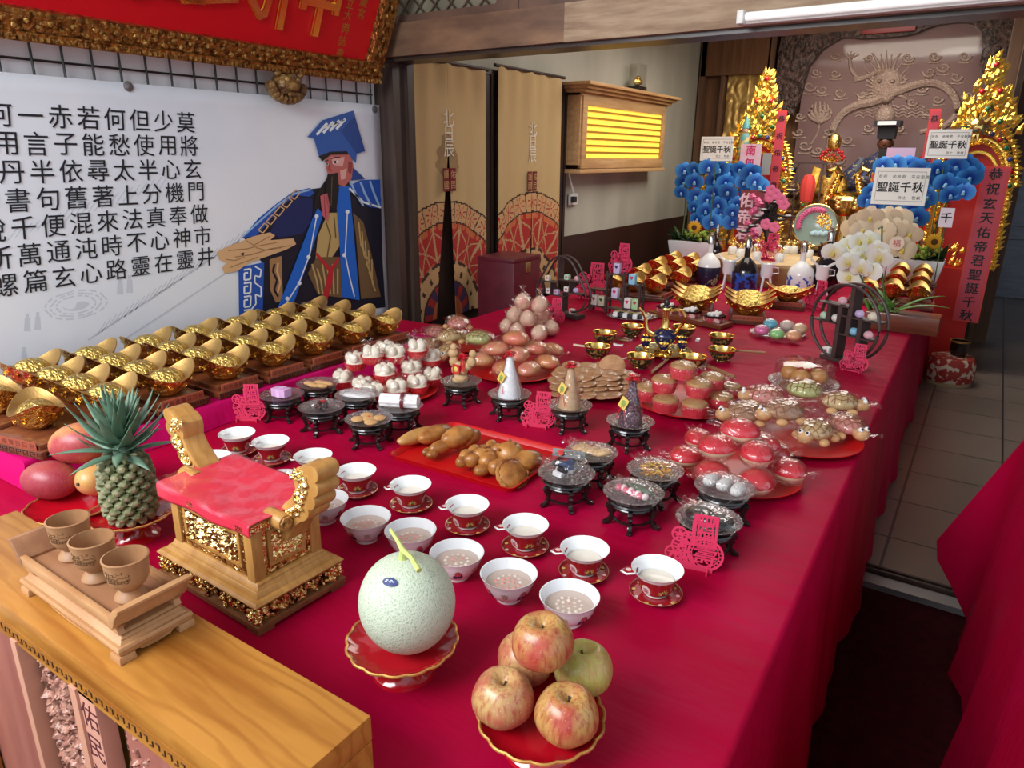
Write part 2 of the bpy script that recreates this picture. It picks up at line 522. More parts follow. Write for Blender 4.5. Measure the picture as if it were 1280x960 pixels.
# faint temple roofs, people and the eight-trigram sign in the print
faint = mat('faint_grey_print', (0.56, 0.60, 0.68), 0.6); faint2 = mat('pale_pink_print', (0.74, 0.70, 0.76), 0.6); faint3 = mat('pale_hill_print', (0.72, 0.75, 0.81), 0.6)
t = MB()
def poly(px, k, mi, mb):
    mb.add([ban(*p, k) for p in px], [tuple(range(len(px)))], mi)
def line(mb, pts, wd, k, mi=0):
    for (a, b_) in zip(pts[:-1], pts[1:]):
        dx, dy = b_[0] - a[0], b_[1] - a[1]; L = max(1e-6, sqrt(dx * dx + dy * dy)); nx, ny = -dy / L * wd / 2, dx / L * wd / 2
        poly([(a[0] + nx, a[1] + ny), (b_[0] + nx, b_[1] + ny), (b_[0] - nx, b_[1] - ny), (a[0] - nx, a[1] - ny)], k, mi, mb)
poly([(0, 118), (60, 108), (110, 104), (150, 112), (200, 128), (250, 120), (300, 135), (370, 160), (0, 160)], 1, 2, t)
poly([(0, 268), (110, 235), (190, 215), (300, 190), (300, 200), (190, 240), (110, 262), (0, 300)], 1, 2, t)
for k in range(22): line(t, [(10 + k * 9, 300 - k * 3.0), (0 + k * 9 + 22, 285 - k * 3.2)], 1.0, 2, 0)
for k in range(26): line(t, [(120 + k * 7, 420 - k * 4.6), (132 + k * 7, 402 - k * 4.6)], 1.0, 2, 0)
line(t, [(110, 425), (300, 300)], 2, 2, 0); line(t, [(150, 428), (300, 330)], 2, 2, 0)
poly([(140, 345), (172, 330), (172, 372), (140, 388)], 1, 1, t); poly([(190, 400), (250, 360), (250, 395), (205, 425)], 1, 1, t)
for (x, y) in ((34, 398), (47, 396), (150, 352), (162, 350), (30, 440)):
    poly([(x - 3, y), (x + 3, y), (x + 4, y + 16), (x - 4, y + 16)], 2, 0, t); poly([(x - 2, y - 6), (x + 2, y - 6), (x + 2, y), (x - 2, y)], 2, 0, t)
C = (95, 381)
def el(a, r): return (C[0] + r * cos(a) * 40 + 0, C[1] + r * sin(a) * 18 - r * cos(a) * 5)
for k in range(8):
    for j, r in enumerate((0.98, 0.80, 0.62)):
        a0, a1 = k * pi / 4 + 0.08, (k + 1) * pi / 4 - 0.08
        am = (a0 + a1) / 2
        segs = [(a0, a1)] if (k + j) % 2 else [(a0, am - .05), (am + .05, a1)]
        for s0, s1 in segs: line(t, [el(s0, r), el(s1, r)], 2.0, 2, 0)
yy = [el(pi * k / 10, 0.4) for k in range(11)] + [el(pi + 0, 0.4)]
yy = [el(a, .42) for a in [pi * k / 12 for k in range(13)]] + [(C[0] - 16 + 8 * (1 - cos(pi * k / 6)), C[1] + 2 + 3.5 * sin(pi * k / 6)) for k in range(1, 6)] + [(C[0] + 8 * (1 - cos(pi * k / 6)), C[1] - 1 - 3.5 * sin(pi * k / 6)) for k in range(1, 6)]
poly(yy, 2, 0, t)
t.build('background_print', [faint, faint2, faint3], banner, smooth=0)
# the robed figure in the print
cols_f = dict(dk=(0.010, 0.010, 0.022), blue=(0.018, 0.085, 0.42), navy=(0.012, 0.02, 0.10), hat=(0.03, 0.10, 0.38), hat2=(0.018, 0.06, 0.26), brt=(0.012, 0.13, 0.58),
              tan=(0.66, 0.40, 0.20), tan2=(0.36, 0.19, 0.08), gd=(0.50, 0.35, 0.13), brn=(0.16, 0.095, 0.04), skin=(0.50, 0.135, 0.12), skin2=(0.30, 0.05, 0.05),
              blk=(0.012, 0.009, 0.009), wht=(0.80, 0.84, 0.86), red=(0.50, 0.02, 0.03), lb=(0.30, 0.48, 0.72), hand=(0.55, 0.12, 0.14), hl=(0.72, 0.38, 0.33))
keys = list(cols_f); fm = [mat('print_' + k, cols_f[k], 0.5) for k in keys]
f = MB()
def B(px): return [(250 + x / 3.428, 120 + y / 3.428) for x, y in px]
def pg(k, c, px): poly(B(px), k, keys.index(c), f)
def ln(k, c, px, wd): line(f, B(px), wd / 3.428, k, keys.index(c))
pg(5, 'dk', [(190, 610), (300, 500), (400, 420), (480, 398), (640, 380), (776, 440), (782, 700), (795, 905), (330, 960), (268, 960), (270, 720)])
pg(6, 'blue', [(180, 608), (250, 525), (330, 460), (400, 410), (470, 394), (490, 415), (470, 432), (410, 425), (340, 480), (290, 545), (240, 600)])
pg(6, 'navy', [(300, 585), (340, 500), (420, 432), (480, 440), (490, 520), (440, 590), (340, 608)])
for s in range(5):
    x, y = 250 + s * 34, 575 - s * 36
    ln(7, 'tan', [(x, y), (x + 26, y - 30), (x + 44, y - 18), (x + 20, y + 12), (x, y)], 5)
ln(7, 'lb', [(185, 600), (330, 470), (400, 420), (470, 402)], 8)
pg(8, 'blue', [(165, 735), (275, 712), (268, 960), (168, 960)])
for s in range(4):
    y = 745 + s * 58
    ln(9, 'wht', [(188, y), (218, y - 5), (216, y + 40), (190, y + 44), (190, y + 14), (206, y + 12)], 7)
ln(9, 'wht', [(235, 730), (262, 745), (258, 775), (235, 770), (235, 800), (262, 820), (262, 860), (238, 850), (240, 890), (200, 940)], 6)
pg(8, 'tan2', [(298, 700), (350, 685), (355, 880), (325, 885), (300, 830)])
ln(9, 'dk', [(320, 720), (312, 750), (330, 790), (318, 830), (335, 860)], 9)
ln(9, 'tan', [(335, 715), (330, 750), (345, 800), (330, 850)], 8)
pg(10, 'tan', [(72, 668), (110, 648), (170, 625), (225, 602), (300, 584), (322, 598), (300, 618), (400, 610), (412, 635), (370, 658), (280, 690), (210, 715), (160, 750), (105, 760), (95, 735), (112, 716), (82, 700)])
for q in ([(120, 662), (200, 655), (260, 640), (330, 628)], [(150, 690), (220, 680), (300, 655), (390, 640)], [(110, 700), (150, 705), (190, 690)], [(200, 620), (230, 640), (300, 600)], [(130, 735), (180, 715), (250, 690)], [(240, 650), (280, 660), (350, 650)]):
    ln(11, 'tan2', q, 4)
pg(11, 'dk', [(170, 676), (190, 670), (186, 684)])
pg(8, 'brn', [(655, 500), (700, 540), (740, 700), (775, 860), (690, 870), (668, 600)])
for s in range(5): ln(9, 'gd', [(680 + s * 14, 540 + s * 40), (690 + s * 12, 640 + s * 40), (720 + s * 8, 700 + s * 34)], 6)
pg(8, 'gd', [(505, 600), (552, 492), (592, 498), (600, 640), (560, 700), (495, 700)])
pg(9, 'brn', [(462, 760), (500, 690), (600, 690), (610, 865), (505, 850)])
for s in range(6): ln(10, 'gd', [(480 + s * 22, 720 + (s % 2) * 20), (500 + s * 18, 790), (510 + s * 16, 850)], 7)
ln(10, 'brn', [(540, 540), (560, 600), (545, 690)], 5); ln(10, 'brn', [(575, 520), (582, 610)], 5)
pg(11, 'red', [(492, 676), (502, 672), (560, 735), (592, 690), (598, 698), (572, 745), (568, 800), (546, 872), (524, 874), (550, 750)])
pg(10, 'blk', [(495, 425), (545, 350), (640, 345), (640, 380), (590, 420), (585, 500), (540, 500), (520, 480), (480, 540)])
pg(11, 'brt', [(505, 480), (528, 505), (470, 690), (392, 915), (326, 925), (400, 740), (480, 530)])
pg(11, 'brt', [(588, 385), (640, 385), (660, 600), (684, 875), (610, 862), (596, 600), (582, 440)])
ln(12, 'wht', [(500, 515), (470, 680), (425, 800), (360, 905)], 5); ln(12, 'wht', [(632, 495), (622, 680), (640, 770), (662, 860)], 5)
for (x, y) in ((500, 515), (465, 690), (426, 802), (374, 868), (632, 496), (618, 682)):
    pg(13, 'wht', [(x + 9 * cos(a * pi / 4), y + 9 * sin(a * pi / 4)) for a in range(8)])
pg(11, 'blue', [(636, 385), (690, 360), (772, 358), (776, 482), (725, 476), (665, 425)])
for s in range(3): ln(12, 'lb', [(648 + s * 40, 372 - s * 4), (665 + s * 40, 415), (700 + s * 34, 470)], 9)
ln(12, 'wht', [(640, 395), (700, 455), (776, 478)], 8)
pg(12, 'skin', [(536, 245), (640, 240), (658, 300), (652, 350), (618, 390), (575, 370), (548, 335), (540, 310)])
pg(13, 'hl', [(560, 262), (620, 262), (612, 300), (572, 296)]); pg(13, 'hl', [(600, 320), (630, 310), (622, 355), (604, 360)])
pg(13, 'skin2', [(636, 280), (654, 285), (648, 335), (634, 325)])
pg(14, 'wht', [(566, 282), (592, 276), (592, 286), (570, 291)]); pg(15, 'blk', [(574, 279), (584, 277), (584, 288), (575, 289)])
pg(14, 'wht', [(538, 290), (550, 287), (550, 296), (540, 298)]); pg(15, 'blk', [(542, 288), (548, 287), (548, 296), (543, 296)])
ln(14, 'blk', [(562, 270), (580, 262), (602, 264)], 4); ln(14, 'blk', [(536, 280), (550, 274)], 4); ln(14, 'skin2', [(558, 285), (552, 315), (566, 322)], 4)
pg(14, 'blk', [(546, 336), (590, 328), (596, 400), (584, 492), (548, 480), (536, 400)])
ln(15, 'brn', [(566, 345), (562, 470)], 3)
pg(14, 'hand', [(515, 428), (545, 416), (556, 466), (548, 540), (524, 510)]); ln(15, 'skin2', [(532, 424), (538, 520)], 3)
pg(13, 'hat2', [(655, 305), (708, 355), (650, 362)])
pg(13, 'hat', [(488, 182), (610, 145), (655, 90), (672, 250), (668, 288), (628, 238), (570, 240), (512, 262), (505, 240)])
pg(14, 'hat2', [(604, 150), (657, 62), (708, 236), (672, 248), (640, 200)])
pg(14, 'blk', [(508, 258), (560, 238), (630, 236), (636, 250), (560, 252), (524, 280)])
pg(15, 'hat', [(460, 176), (524, 104), (657, 62), (664, 82), (604, 152), (500, 182)])
for s in range(4): ln(16, 'wht', [(500 + s * 28, 166 - s * 8), (545 + s * 26, 116 - s * 6)], 11)
ln(16, 'wht', [(520, 140), (620, 104)], 8)
f.build('robed_figure_print', fm, banner, smooth=0)
for k, (x, y) in enumerate(((160, 108), (468, 137))):
    MB().lathe([(0.018, 0), (0.018, .004), (0.008, .008), (0, .009)], 12, M=Matrix.Rotation(pi / 2, 3, 'Y'), c=ban(x, y, 2)).build('grommet', steel, banner)

# ---- red plaque with the gold frame, leaning out from the wall
P0 = atx(468, 102, -2.66); P1 = aty(494, 0, P0.y)
V_ = (P1 - P0); V_.y = 0; V_.normalize()
U_ = Vector((0, 1, 0)); N_ = U_.cross(V_)
if N_.x < 0: N_ = -N_
def plq(px, py, off=0.0):
    r = _ray(px, py); o = P0 + N_ * off
    return EYE + r * ((o - EYE).dot(N_) / r.dot(N_))
def L3(a, b_, n): return P0 + U_ * a + V_ * b_ + N_ * n
red_pan = mat('red_plaque', (0.62, 0.004, 0.012), 0.35)
frame_g = mat('carved_gold_frame', (0.50, 0.27, 0.075), 0.34, 0.9, bump=1.0, bscale=60, col2=(0.16, 0.07, 0.02), nscale=45, lo=.42, hi=.62)
W_, Hh_, T_ = 2.6, 0.95, 0.095
b = MB()
b.add([L3(-W_ + .04, .04, 0), L3(-.04, .04, 0), L3(-.04, Hh_ - .04, 0), L3(-W_ + .04, Hh_ - .04, 0), L3(-W_ + .04, .04, -.02), L3(-.04, .04, -.02), L3(-.04, Hh_ - .04, -.02), L3(-W_ + .04, Hh_ - .04, -.02)],
      [(0, 1, 2, 3), (4, 5, 6, 7), (0, 1, 5, 4), (1, 2, 6, 5), (2, 3, 7, 6), (3, 0, 4, 7)])
plaque = tag(b.build('plaque', red_pan, smooth=0), 'red temple plaque with gold characters and carved gold frame, above the printed banner', 'plaque')
b = MB()
def bar(a0, b0, a1, b1):
    for (q0, q1, n0, n1) in ((0, .30, -.03, .034), (.30, .75, -.03, .022), (.75, 1, -.03, .03)):
        c0 = [(a0, b0), (a1, b0), (a1, b1), (a0, b1)]
        if abs(a1 - a0) > abs(b1 - b0): cc = [(a0, b0 + (b1 - b0) * q0), (a1, b0 + (b1 - b0) * q0), (a1, b0 + (b1 - b0) * q1), (a0, b0 + (b1 - b0) * q1)]
        else: cc = [(a0 + (a1 - a0) * q0, b0), (a0 + (a1 - a0) * q1, b0), (a0 + (a1 - a0) * q1, b1), (a0 + (a1 - a0) * q0, b1)]
        Vv = [L3(x, y, n0) for x, y in cc] + [L3(x, y, n1) for x, y in cc]
        b.add(Vv, [(0, 1, 2, 3), (4, 5, 6, 7), (0, 1, 5, 4), (1, 2, 6, 5), (2, 3, 7, 6), (3, 0, 4, 7)])
bar(-W_, 0, 0, T_); bar(-W_, Hh_ - T_, 0, Hh_); bar(-T_, T_, 0, Hh_ - T_); bar(-W_, T_, -W_ + T_, Hh_ - T_)
k = 0
while k * 0.035 < W_:
    c = L3(-k * 0.035, 0.05 + (.012 if k % 2 else -.008), 0.024)
    b.sph(c, (0.012, 0.017, 0.012), 7, 5, M=Matrix.Rotation(0.6 if k % 2 else -.6, 3, 'X'))
    if k * .035 < Hh_: b.sph(L3(-.05 + (.012 if k % 2 else -.008), k * .035 + .03, .024), (0.012, 0.012, 0.017), 7, 5)
    k += 1
k = 0
while k * 0.02 < W_:
    b.box(L3(-k * 0.02, 0.086, 0.03), (0.008, 0.009, 0.012)); b.box(L3(-k * 0.02, 0.012, 0.036), (0.006, 0.013, 0.014)); k += 1
b.build('frame', frame_g, plaque)
t = MB()
for ch, (x, y), s in (('神', (385, -20), .42), ('武', (292, -52), .42), ('靈', (200, -78), .42), ('威', (110, -95), .42)):
    write(t, ch, plq(x, y, .004), U_, V_, s, depth=.012, bold=.006)
t.build('gold_lettering', gold_pol, plaque, smooth=0)
t = MB()
for ch, (x, y) in (('慶', (455, 2)), ('宮', (452, 17)), ('立', (438, 4)), ('大', (435, 19)), ('典', (432, 35)), ('誌', (428, 51)), ('慶', (425, 67))):
    write(t, ch, plq(x, y, .002), U_, V_, .05)
t.build('small_lettering', mat('gold_paint', (0.55, 0.30, 0.06), 0.4, 0.6), plaque, smooth=0)
# carved wooden lion head bracket under the plaque
lion = mat('dark_carved_wood', (0.10, 0.045, 0.02), 0.35, 0.2, col2=(0.30, 0.17, 0.05), nscale=25, bump=0.8, bscale=60)
c = atx(358, 106, -2.655)
b = MB().sph((0, 0, 0), (.05, .065, .05), 18, 12, disp=lambda p: 1 + .18 * sin(9 * p.y) * cos(8 * p.z))
for k in range(11):
    a = -pi * .95 + k * pi * .9 / 10
    b.sph((0.0, .085 * cos(a), .06 * sin(a)), (.03, .022, .022), 8, 6)
b.sph((.05, 0, -.01), (.02, .025, .018), 10, 8)
for s in (-1, 1): b.sph((.045, s * .03, .018), .013, 8, 6); b.sph((.02, s * .06, .045), (.015, .02, .018), 8, 6)
b.box((.045, 0, -.04), (.02, .05, .012))
tag(b.build('lion_head_bracket', lion, loc=c), 'small carved dark wood lion head under the gold plaque frame', 'wall ornament')

# ---- fluorescent tube on the lintel
tube_m = mat('tube_glass', (0.88, 0.88, 0.86), 0.25, emis=0.35, ecol=(1, 1, .97))
fit_m = mat('white_enamel', (0.75, 0.74, 0.71), 0.35)
a, b_ = aty(922, 22, 2.76), aty(1175, 0, 2.76)
za = a.z
lampo = thing('tube_lamp', 'long white fluorescent tube lamp mounted along the lintel face', 'lamp', (a.x, 2.76, za))
Lh = 1.2
MB().tube([(0.03, 0, 0), (Lh - .03, 0, 0)], 0.014, 12).build('tube', tube_m, lampo)
MB().box((Lh / 2, 0.045, 0.0), (Lh, 0.045, 0.04)).build('housing', fit_m, lampo, bevel=.005)
for x in (0.012, Lh - .012):
    MB().box((x, 0.01, 0), (0.024, 0.05, 0.045)).build('socket', fit_m, lampo, bevel=.004)

# ---- round ceiling lamp over the inner table
rl = thing('ceiling_lamp', 'round white ceiling lamp of the inner hall, mirrored in the dragon mural', 'lamp', (-0.55, 5.6, 2.76))
MB().lathe([(0.27, 0), (0.27, -.04), (0.24, -.06), (.2, -.065)], 32).build('housing', fit_m, rl)
MB().lathe([(0.2, -.06), (0.24, -.075), (0.14, -.085), (0, -.088)], 32).build('diffuser', mat('lamp_diffuser', (1, 1, .96), .4, emis=9.0, ecol=(1, .98, .92)), rl)

# ---- two doorway curtains on the inner wall
cur_cols = [(0.52, 0.365, 0.17), (0.055, 0.022, 0.015), (0.42, 0.028, 0.022), (0.56, 0.33, 0.15), (0.55, 0.14, 0.05), (0.06, 0.03, 0.09), (0.50, 0.30, 0.14), (0.33, 0.21, 0.095)]
cur_m = [mat('curtain_%d' % i, c, 0.9, bump=0.15, bscale=400) for i, c in enumerate(cur_cols)]
def curtain(label, y0, y1, z0, z1, ya, ztop, cx, rad, gap, loc_x, tiebar):
    root = thing('door_curtain', label, 'curtain', (loc_x, y0, z0))
    W = y1 - y0; H = z1 - z0; yc = cx
    def colour(y, z):
        dy, dz = y - yc, z
        r = sqrt(dy * dy + dz * dz) / rad; a = atan2(dz, dy)
        if r > 1.0:
            if gap > .05 and sqrt((y - W / 2) ** 2 + ((z - ya + .10) * .55) ** 2) < .085 * (1 + .5 * noise.noise(Vector((y * 14, z * 14, 2)))): return 7
            return 0
        if r > 0.985: return 1
        if r > 0.83:
            k = (a / (pi / 15)); fr = k - math.floor(k)
            if fr < .05: return 1
            q = (r - .905) / .07; w_ = (fr - .5) / .42
            rr = sqrt(q * q + w_ * w_)
            if rr < 1 and abs(sin(4 * atan2(q, w_))) > .93 and rr > .12: return 2
            if rr < 0.13: return 2
            return 3
        if r > .815: return 1
        if r > .775 and (a / (pi / 40)) % 1 < .5: return 4
        if r > .50:
            k = a / (pi / 7); fr = k - math.floor(k); q = (r - .64) / .13; w_ = (fr - .5) * 2
            if abs(abs(q) - abs(w_)) < .07 or abs(fr - .5) < .02 or fr < .05 or fr > .95: return 6
            if abs(q) > .95 and abs(w_) < .5: return 4
            return 2
        if r > .47: return 1 if (a / (pi / 9)) % 1 < .7 else 6
        if r > .33:
            if (a / (pi / 9)) % 1 < .25 and .37 < r < .42: return 1
            return 3
        if r > .31: return 1
        if r > .20:
            k = (a / (pi / 6)) % 1
            return 5 if k < .5 * (1 + (r - .25) * 3) else 2
        return 4
    def wave(y, z): return 0.012 * sin(y * 16 + 1.0) * (0.3 + (1 - z / H)) + .006 * sin(y * 37)
    for nm, a, e in (('panel', 0, 1), ('panel', 1, 0)):
        def fn(u, v):
            z = v * H; g = gap * max(0, 1 - z / (ya)) if z < ya else 0
            if a == 0: y = u * (W / 2 - g)
            else: y = W / 2 + g * .35 + u * (W / 2 - g * .35)
            return Vector((wave(y, z), y, z))
        nu, nv = 64, 170
        def mf(u, v):
            p = fn(u, v); return colour(p.y, p.z)
        MB().grid(fn, nu, nv, mf=mf).build(nm, cur_m, root, thick=0.002)
    MB().tube([(0, -.03, H + .004), (0, W + .03, H + .004)], 0.011, 8).build('rod', dkbrown, root)
    # woven white seal script and the red seal below it
    t = MB()
    zc = ztop
    for i, ch in enumerate('北日辰'):
        write(t, ch, (.016, W / 2 + .0, zc - i * .085), (0, 1, 0), (0, 0, 1), .10)
    t.build('white_lettering', mat('white_weave', (.72, .66, .54), .8), root, smooth=0)
    s = MB()
    for dy in (-.032, .032):
        s.box((.015, W / 2 + dy, zc - .34), (.003, .052, .13))
    so = s.build('seal', mat('seal_red', (.16, .012, .012), .8), root, smooth=0)
    t = MB()
    for dy, ss in ((.032, '佑民'), (-.032, '護國')):
        for i, ch in enumerate(ss): write(t, ch, (.018, W / 2 + dy, zc - .31 - i * .06), (0, 1, 0), (0, 0, 1), .05)
    t.build('seal_lettering', cur_m[3], so, smooth=0)
    return root
zl = 0.62
q0, q1 = atx(500, 76, -2.70), atx(606, 84, -2.70)
curtain('tan curtain with dark scorched slit and red roundel, hung beside the banner wall', q0.y, q1.y, 0.64, 2.085, 1.02, 1.16, (q1.y - q0.y) * .48, .70, .11, -2.70, 0)
q0, q1 = atx(622, 86, -2.70), atx(703, 97, -2.70)
curtain('tan curtain with closed slit and red roundel, hung behind the maroon box', q0.y, q1.y, 0.60, 2.12, 0.88, 1.17, (q1.y - q0.y) * .52, .76, .02, -2.70, 0)
# dark doorways behind the curtains
for k, (a, b_) in enumerate(((3.05, 3.92), (3.94, 4.86))):
    d = MB().box((XW + .005, (a + b_) / 2 + .01, 1.04), (0.03, b_ - a - .06, 2.06))
    d.frame(a, b_ - .02, 0, 2.10, 0.03, XW, XW + .028, axis='x')
    struct(d.build('door_%d' % (k + 2), dkbrown, smooth=0))

# ---- lit lamp cabinet on the inner wall
ash = mat('pale_ash_wood', (0.60, 0.37, 0.17), 0.4, col2=(0.46, 0.26, 0.11), nscale=4, ndetail=5, stretch=(8, .7, 8))
xf = -2.60
tl, br_ = atx(722, 113, xf), atx(829, 210, xf)
y0, y1, z0, z1 = tl.y + .08, br_.y, 1.48, 2.07
lb = thing('lamp_cabinet', 'wooden wall cabinet glowing yellow with rows of tiny votive lamps', 'lamp cabinet', (XW, y0, z0))
D = xf - XW; W = y1 - y0; H = z1 - z0
b = MB().box((D * .45, .03, H / 2), (D * .9, .06, H)).box((D * .45, W - .03, H / 2), (D * .9, .06, H)).box((D * .45, W / 2, .03), (D * .9, W, .06)).box((.01, W / 2, H / 2), (.02, W, H))
b.box((D * .5, W / 2, .01), (D + .02, W + .03, .03))
b.build('case', ash, lb, bevel=.005)
b = MB()
for i in range(4): b.box(((D + .03 * i) / 2, W / 2, H - .045 + i * .022), (D + .035 * i, W + .05 * i, .022))
b.build('cornice', ash, lb, bevel=.003)
MB().frame(.02, W - .02, .03, H - .05, .07, D * .85, D, axis='x').build('front_frame', ash, lb, bevel=.004)
yel = mat('votive_lamp_glow', (1.0, 0.66, 0.08), 0.4, emis=0.85, ecol=(1.0, 0.62, 0.08))
yel2 = mat('votive_rail', (0.45, 0.24, 0.03), 0.4, 0.6, emis=.12, ecol=(1, .5, .05))
b = MB().box((D * .80, W / 2, H / 2), (.01, W - .15, H - .17), mi=1)
rows = 8
for r in range(rows):
    z = .10 + (H - .2) * (r + .5) / rows
    b.box((D * .84, W / 2, z - .029), (.03, W - .16, .014), mi=1)
    for c in range(44):
        y = .09 + (W - .18) * (c + .5) / 44
        b.box((D * .84, y, z + .002), (.02, .026, .044), mi=0, taper=.8)
b.build('votive_panel', [yel, yel2], lb, smooth=0)
c = atx(795, 113, -2.68)
gb = thing('display_box', 'small clear acrylic display box on black base, on the lamp cabinet', 'display box', (-2.67, c.y, z1 + .045))
MB().box((0, 0, .02), (.10, .17, .04)).build('base', black_lac, gb, bevel=.004)
MB().box((0, 0, .125), (.09, .15, .17)).build('glass_case', film_mat('clear_acrylic', (.93, .93, .9), .5, .05, 0.0), gb, smooth=0)
b = MB().sph((0, 0, .075), (.03, .05, .03), 12, 8, disp=lambda p: 1 + .2 * sin(7 * p.x + 5 * p.y)).sph((0, .01, .105), (.02, .03, .02), 10, 6)
b.build('gold_figurine', gold, gb)
# socket with its cord
c = atx(718, 249, XW + .02)
so = thing('wall_socket', 'white wall socket with plug and cord under the lamp cabinet', 'socket', (XW, c.y, c.z))
MB().box((.008, 0, 0), (.016, .13, .085)).build('cover_plate', fit_m, so, bevel=.004)
MB().box((.03, -.03, .0), (.035, .045, .045)).build('plug', mat('black_plastic', (.02, .02, .02), .4), so, bevel=.005)
MB().tube([(.04, -.03, .02), (.04, -.05, .05), (.03, -.09, .14), (.02, -.12, .24), (.012, -.13, .33)], .006, 6).build('cord', fit_m, so)
# ================================================================= TABLES AND CLOTHS
TZ = 0.75
def cloth_mat(name, a, b_):
    return mat(name, a, 0.5, col2=b_, nscale=2.2, ndetail=5, bump=0.30, bscale=4.5, sheen=0.0, stretch=(0.8, 2.6, 1), spec=0.09, bdist=.03)
crimson = cloth_mat('crimson_satin', (0.34, 0.001, 0.026), (0.42, 0.0015, 0.042))
magenta = cloth_mat('magenta_satin', (0.55, 0.004, 0.115), (0.62, 0.006, 0.15))
def xr(y): return -0.175 - 0.0185 * y
def xl(y): return -2.62 if y < 2.80 else -2.27
ys = [0.535 + (2.79 - .535) * k / 60 for k in range(61)] + [2.81 + (6.32 - 2.81) * k / 80 for k in range(81)]
def cloth_rows():
    b = MB()
    prof = []
    # across: left edge -> right edge -> drape to the floor
    NX = 40
    DR = 22
    W = NX + DR + 4
    V = []
    def hem(y, t, side):
        f = 0.012 + .05 * t
        wv = (sin(y * 13) * .5 + sin(y * 29 + 1) * .3 + sin(y * 5.3) * .5) * .022 * t
        return f * 0.6 + wv
    for y in ys:
        a, e = xl(y), xr(y)
        for i in range(NX + 1):
            x = a + (e - a) * i / NX
            z = TZ
            V.append((x, y, z))
        for k in range(4):
            an = (k + 1) / 4 * pi / 2
            V.append((e + .012 * sin(an), y, TZ - .012 + .012 * cos(an)))
        for k in range(1, DR):
            t = k / (DR - 1)
            V.append((e + .012 + hem(y, t, 1), y, TZ - .012 - t * (TZ - .022)))
    N = NX + 1 + 4 + DR - 1
    F = []
    for j in range(len(ys) - 1):
        for i in range(N - 1):
            F.append((j * N + i, j * N + i + 1, (j + 1) * N + i + 1, (j + 1) * N + i))
    b.add(V, F)
    # near and far falls
    for yy, sg, j in ((ys[0], -1, 0), (ys[-1], 1, len(ys) - 1)):
        base = [V[j * N + i] for i in range(NX + 5)]
        k0 = len(b.v); rows = 14
        for r in range(rows + 1):
            t = r / rows
            for i, p in enumerate(base):
                x = p[0] + (hem(yy, t, 1) * (i / len(base)) ** 6)
                b.v.append((x, yy + (sg * (.006 + .02 * t + .012 * t * sin(x * 17)) if sg > 0 else .002 * t) if r else yy, p[2] * (1 - t) + .02 * t if r else p[2]))
        M_ = len(base)
        for r in range(rows):
            for i in range(M_ - 1):
                b.f.append([k0 + r * M_ + i, k0 + r * M_ + i + 1, k0 + (r + 1) * M_ + i + 1, k0 + (r + 1) * M_ + i]); b.m.append(0)
    return b
tag(cloth_rows().build('tablecloth', crimson, smooth=60), 'long crimson tablecloth covering the offering table from desk to altar', 'tablecloth')
# raised step for the ingots
PZ, PX = 0.83, -1.985
b = MB()
def rowstep():
    V = []; ys2 = [0.71 + (2.36 - .71) * k / 50 for k in range(51)]
    N = 0
    for y in ys2:
        row = [(-2.62, y, PZ), (-2.2, y, PZ), (PX - .012, y, PZ)]
        for k in range(3):
            an = (k + 1) / 3 * pi / 2
            row.append((PX - .012 + .012 * sin(an), y, PZ - .012 + .012 * cos(an)))
        for k in range(1, 6):
            t = k / 5
            row.append((PX + .014 * t + .006 * t * sin(y * 23) + .004 * sin(y * 7), y, PZ - .012 - t * (PZ - TZ - .014)))
        V += row; N = len(row)
    F = [(j * N + i, j * N + i + 1, (j + 1) * N + i + 1, (j + 1) * N + i) for j in range(50) for i in range(N - 1)]
    b.add(V, F)
    for j, sg in ((0, -1), (50, 1)):
        base = V[j * N:(j + 1) * N]
        k0 = len(b.v)
        for r in range(5):
            t = r / 4
            for p in base[:6]:
                b.v.append((p[0] + .01 * t * (p[0] > -2), p[1] + sg * (.012 * t + .004 * t * sin(p[0] * 25)), p[2] * (1 - t) + (TZ + .002) * t))
        for r in range(4):
            for i in range(5):
                b.f.append([k0 + r * 6 + i, k0 + r * 6 + i + 1, k0 + (r + 1) * 6 + i + 1, k0 + (r + 1) * 6 + i]); b.m.append(0)
rowstep()
tag(b.build('step_cloth', magenta, smooth=60), 'pink satin cloth over the raised step that carries the rows of ingots', 'cloth')
# second table beside the aisle, cloth flared towards its corner
def side_cloth():
    b = MB()
    xe, yend = 0.238, 2.74
    path = []   # around the top edge: long side then far side
    for k in range(36): path.append((xe, -0.6 + (yend + .6) * k / 35, 0))
    for k in range(1, 7):
        a = k / 6 * pi / 2
        path.append((xe + .03 * (1 - cos(a)), yend + .03 * sin(a), a))
    for k in range(1, 14): path.append((xe + .03 + k * .06, yend + .03, pi / 2))
    rows = 18
    V = []
    for r in range(rows + 1):
        t = r / rows
        for i, (x, y, a) in enumerate(path):
            nx, ny = -cos(a), sin(a)
            cf = math.exp(-((i - 37.5) / 2.6) ** 2)
            fl = 0.012 + .055 * t + .022 * t * sin(i * 1.25) + .012 * t * sin(i * 2.7)
            if i > 41: fl = .012 + .05 * t + .02 * t * sin(i * 1.7)
            z = TZ - t * (TZ - .02) * (1 - .36 * cf)
            V.append((x + nx * fl - cf * t * .14, y + ny * fl - cf * t * .02, z))
    N = len(path)
    b.add(V, [(r * N + i, r * N + i + 1, (r + 1) * N + i + 1, (r + 1) * N + i) for r in range(rows) for i in range(N - 1)])
    b.add([(xe, -.6, TZ), (1.1, -.6, TZ), (1.1, yend + .03, TZ), (xe + .03, yend + .03, TZ), (xe, yend, TZ)], [(0, 1, 2, 3, 4)])
    return b
tag(side_cloth().build('side_tablecloth', crimson, smooth=60), 'crimson cloth of the second table beyond the aisle, flared at its corner', 'tablecloth')

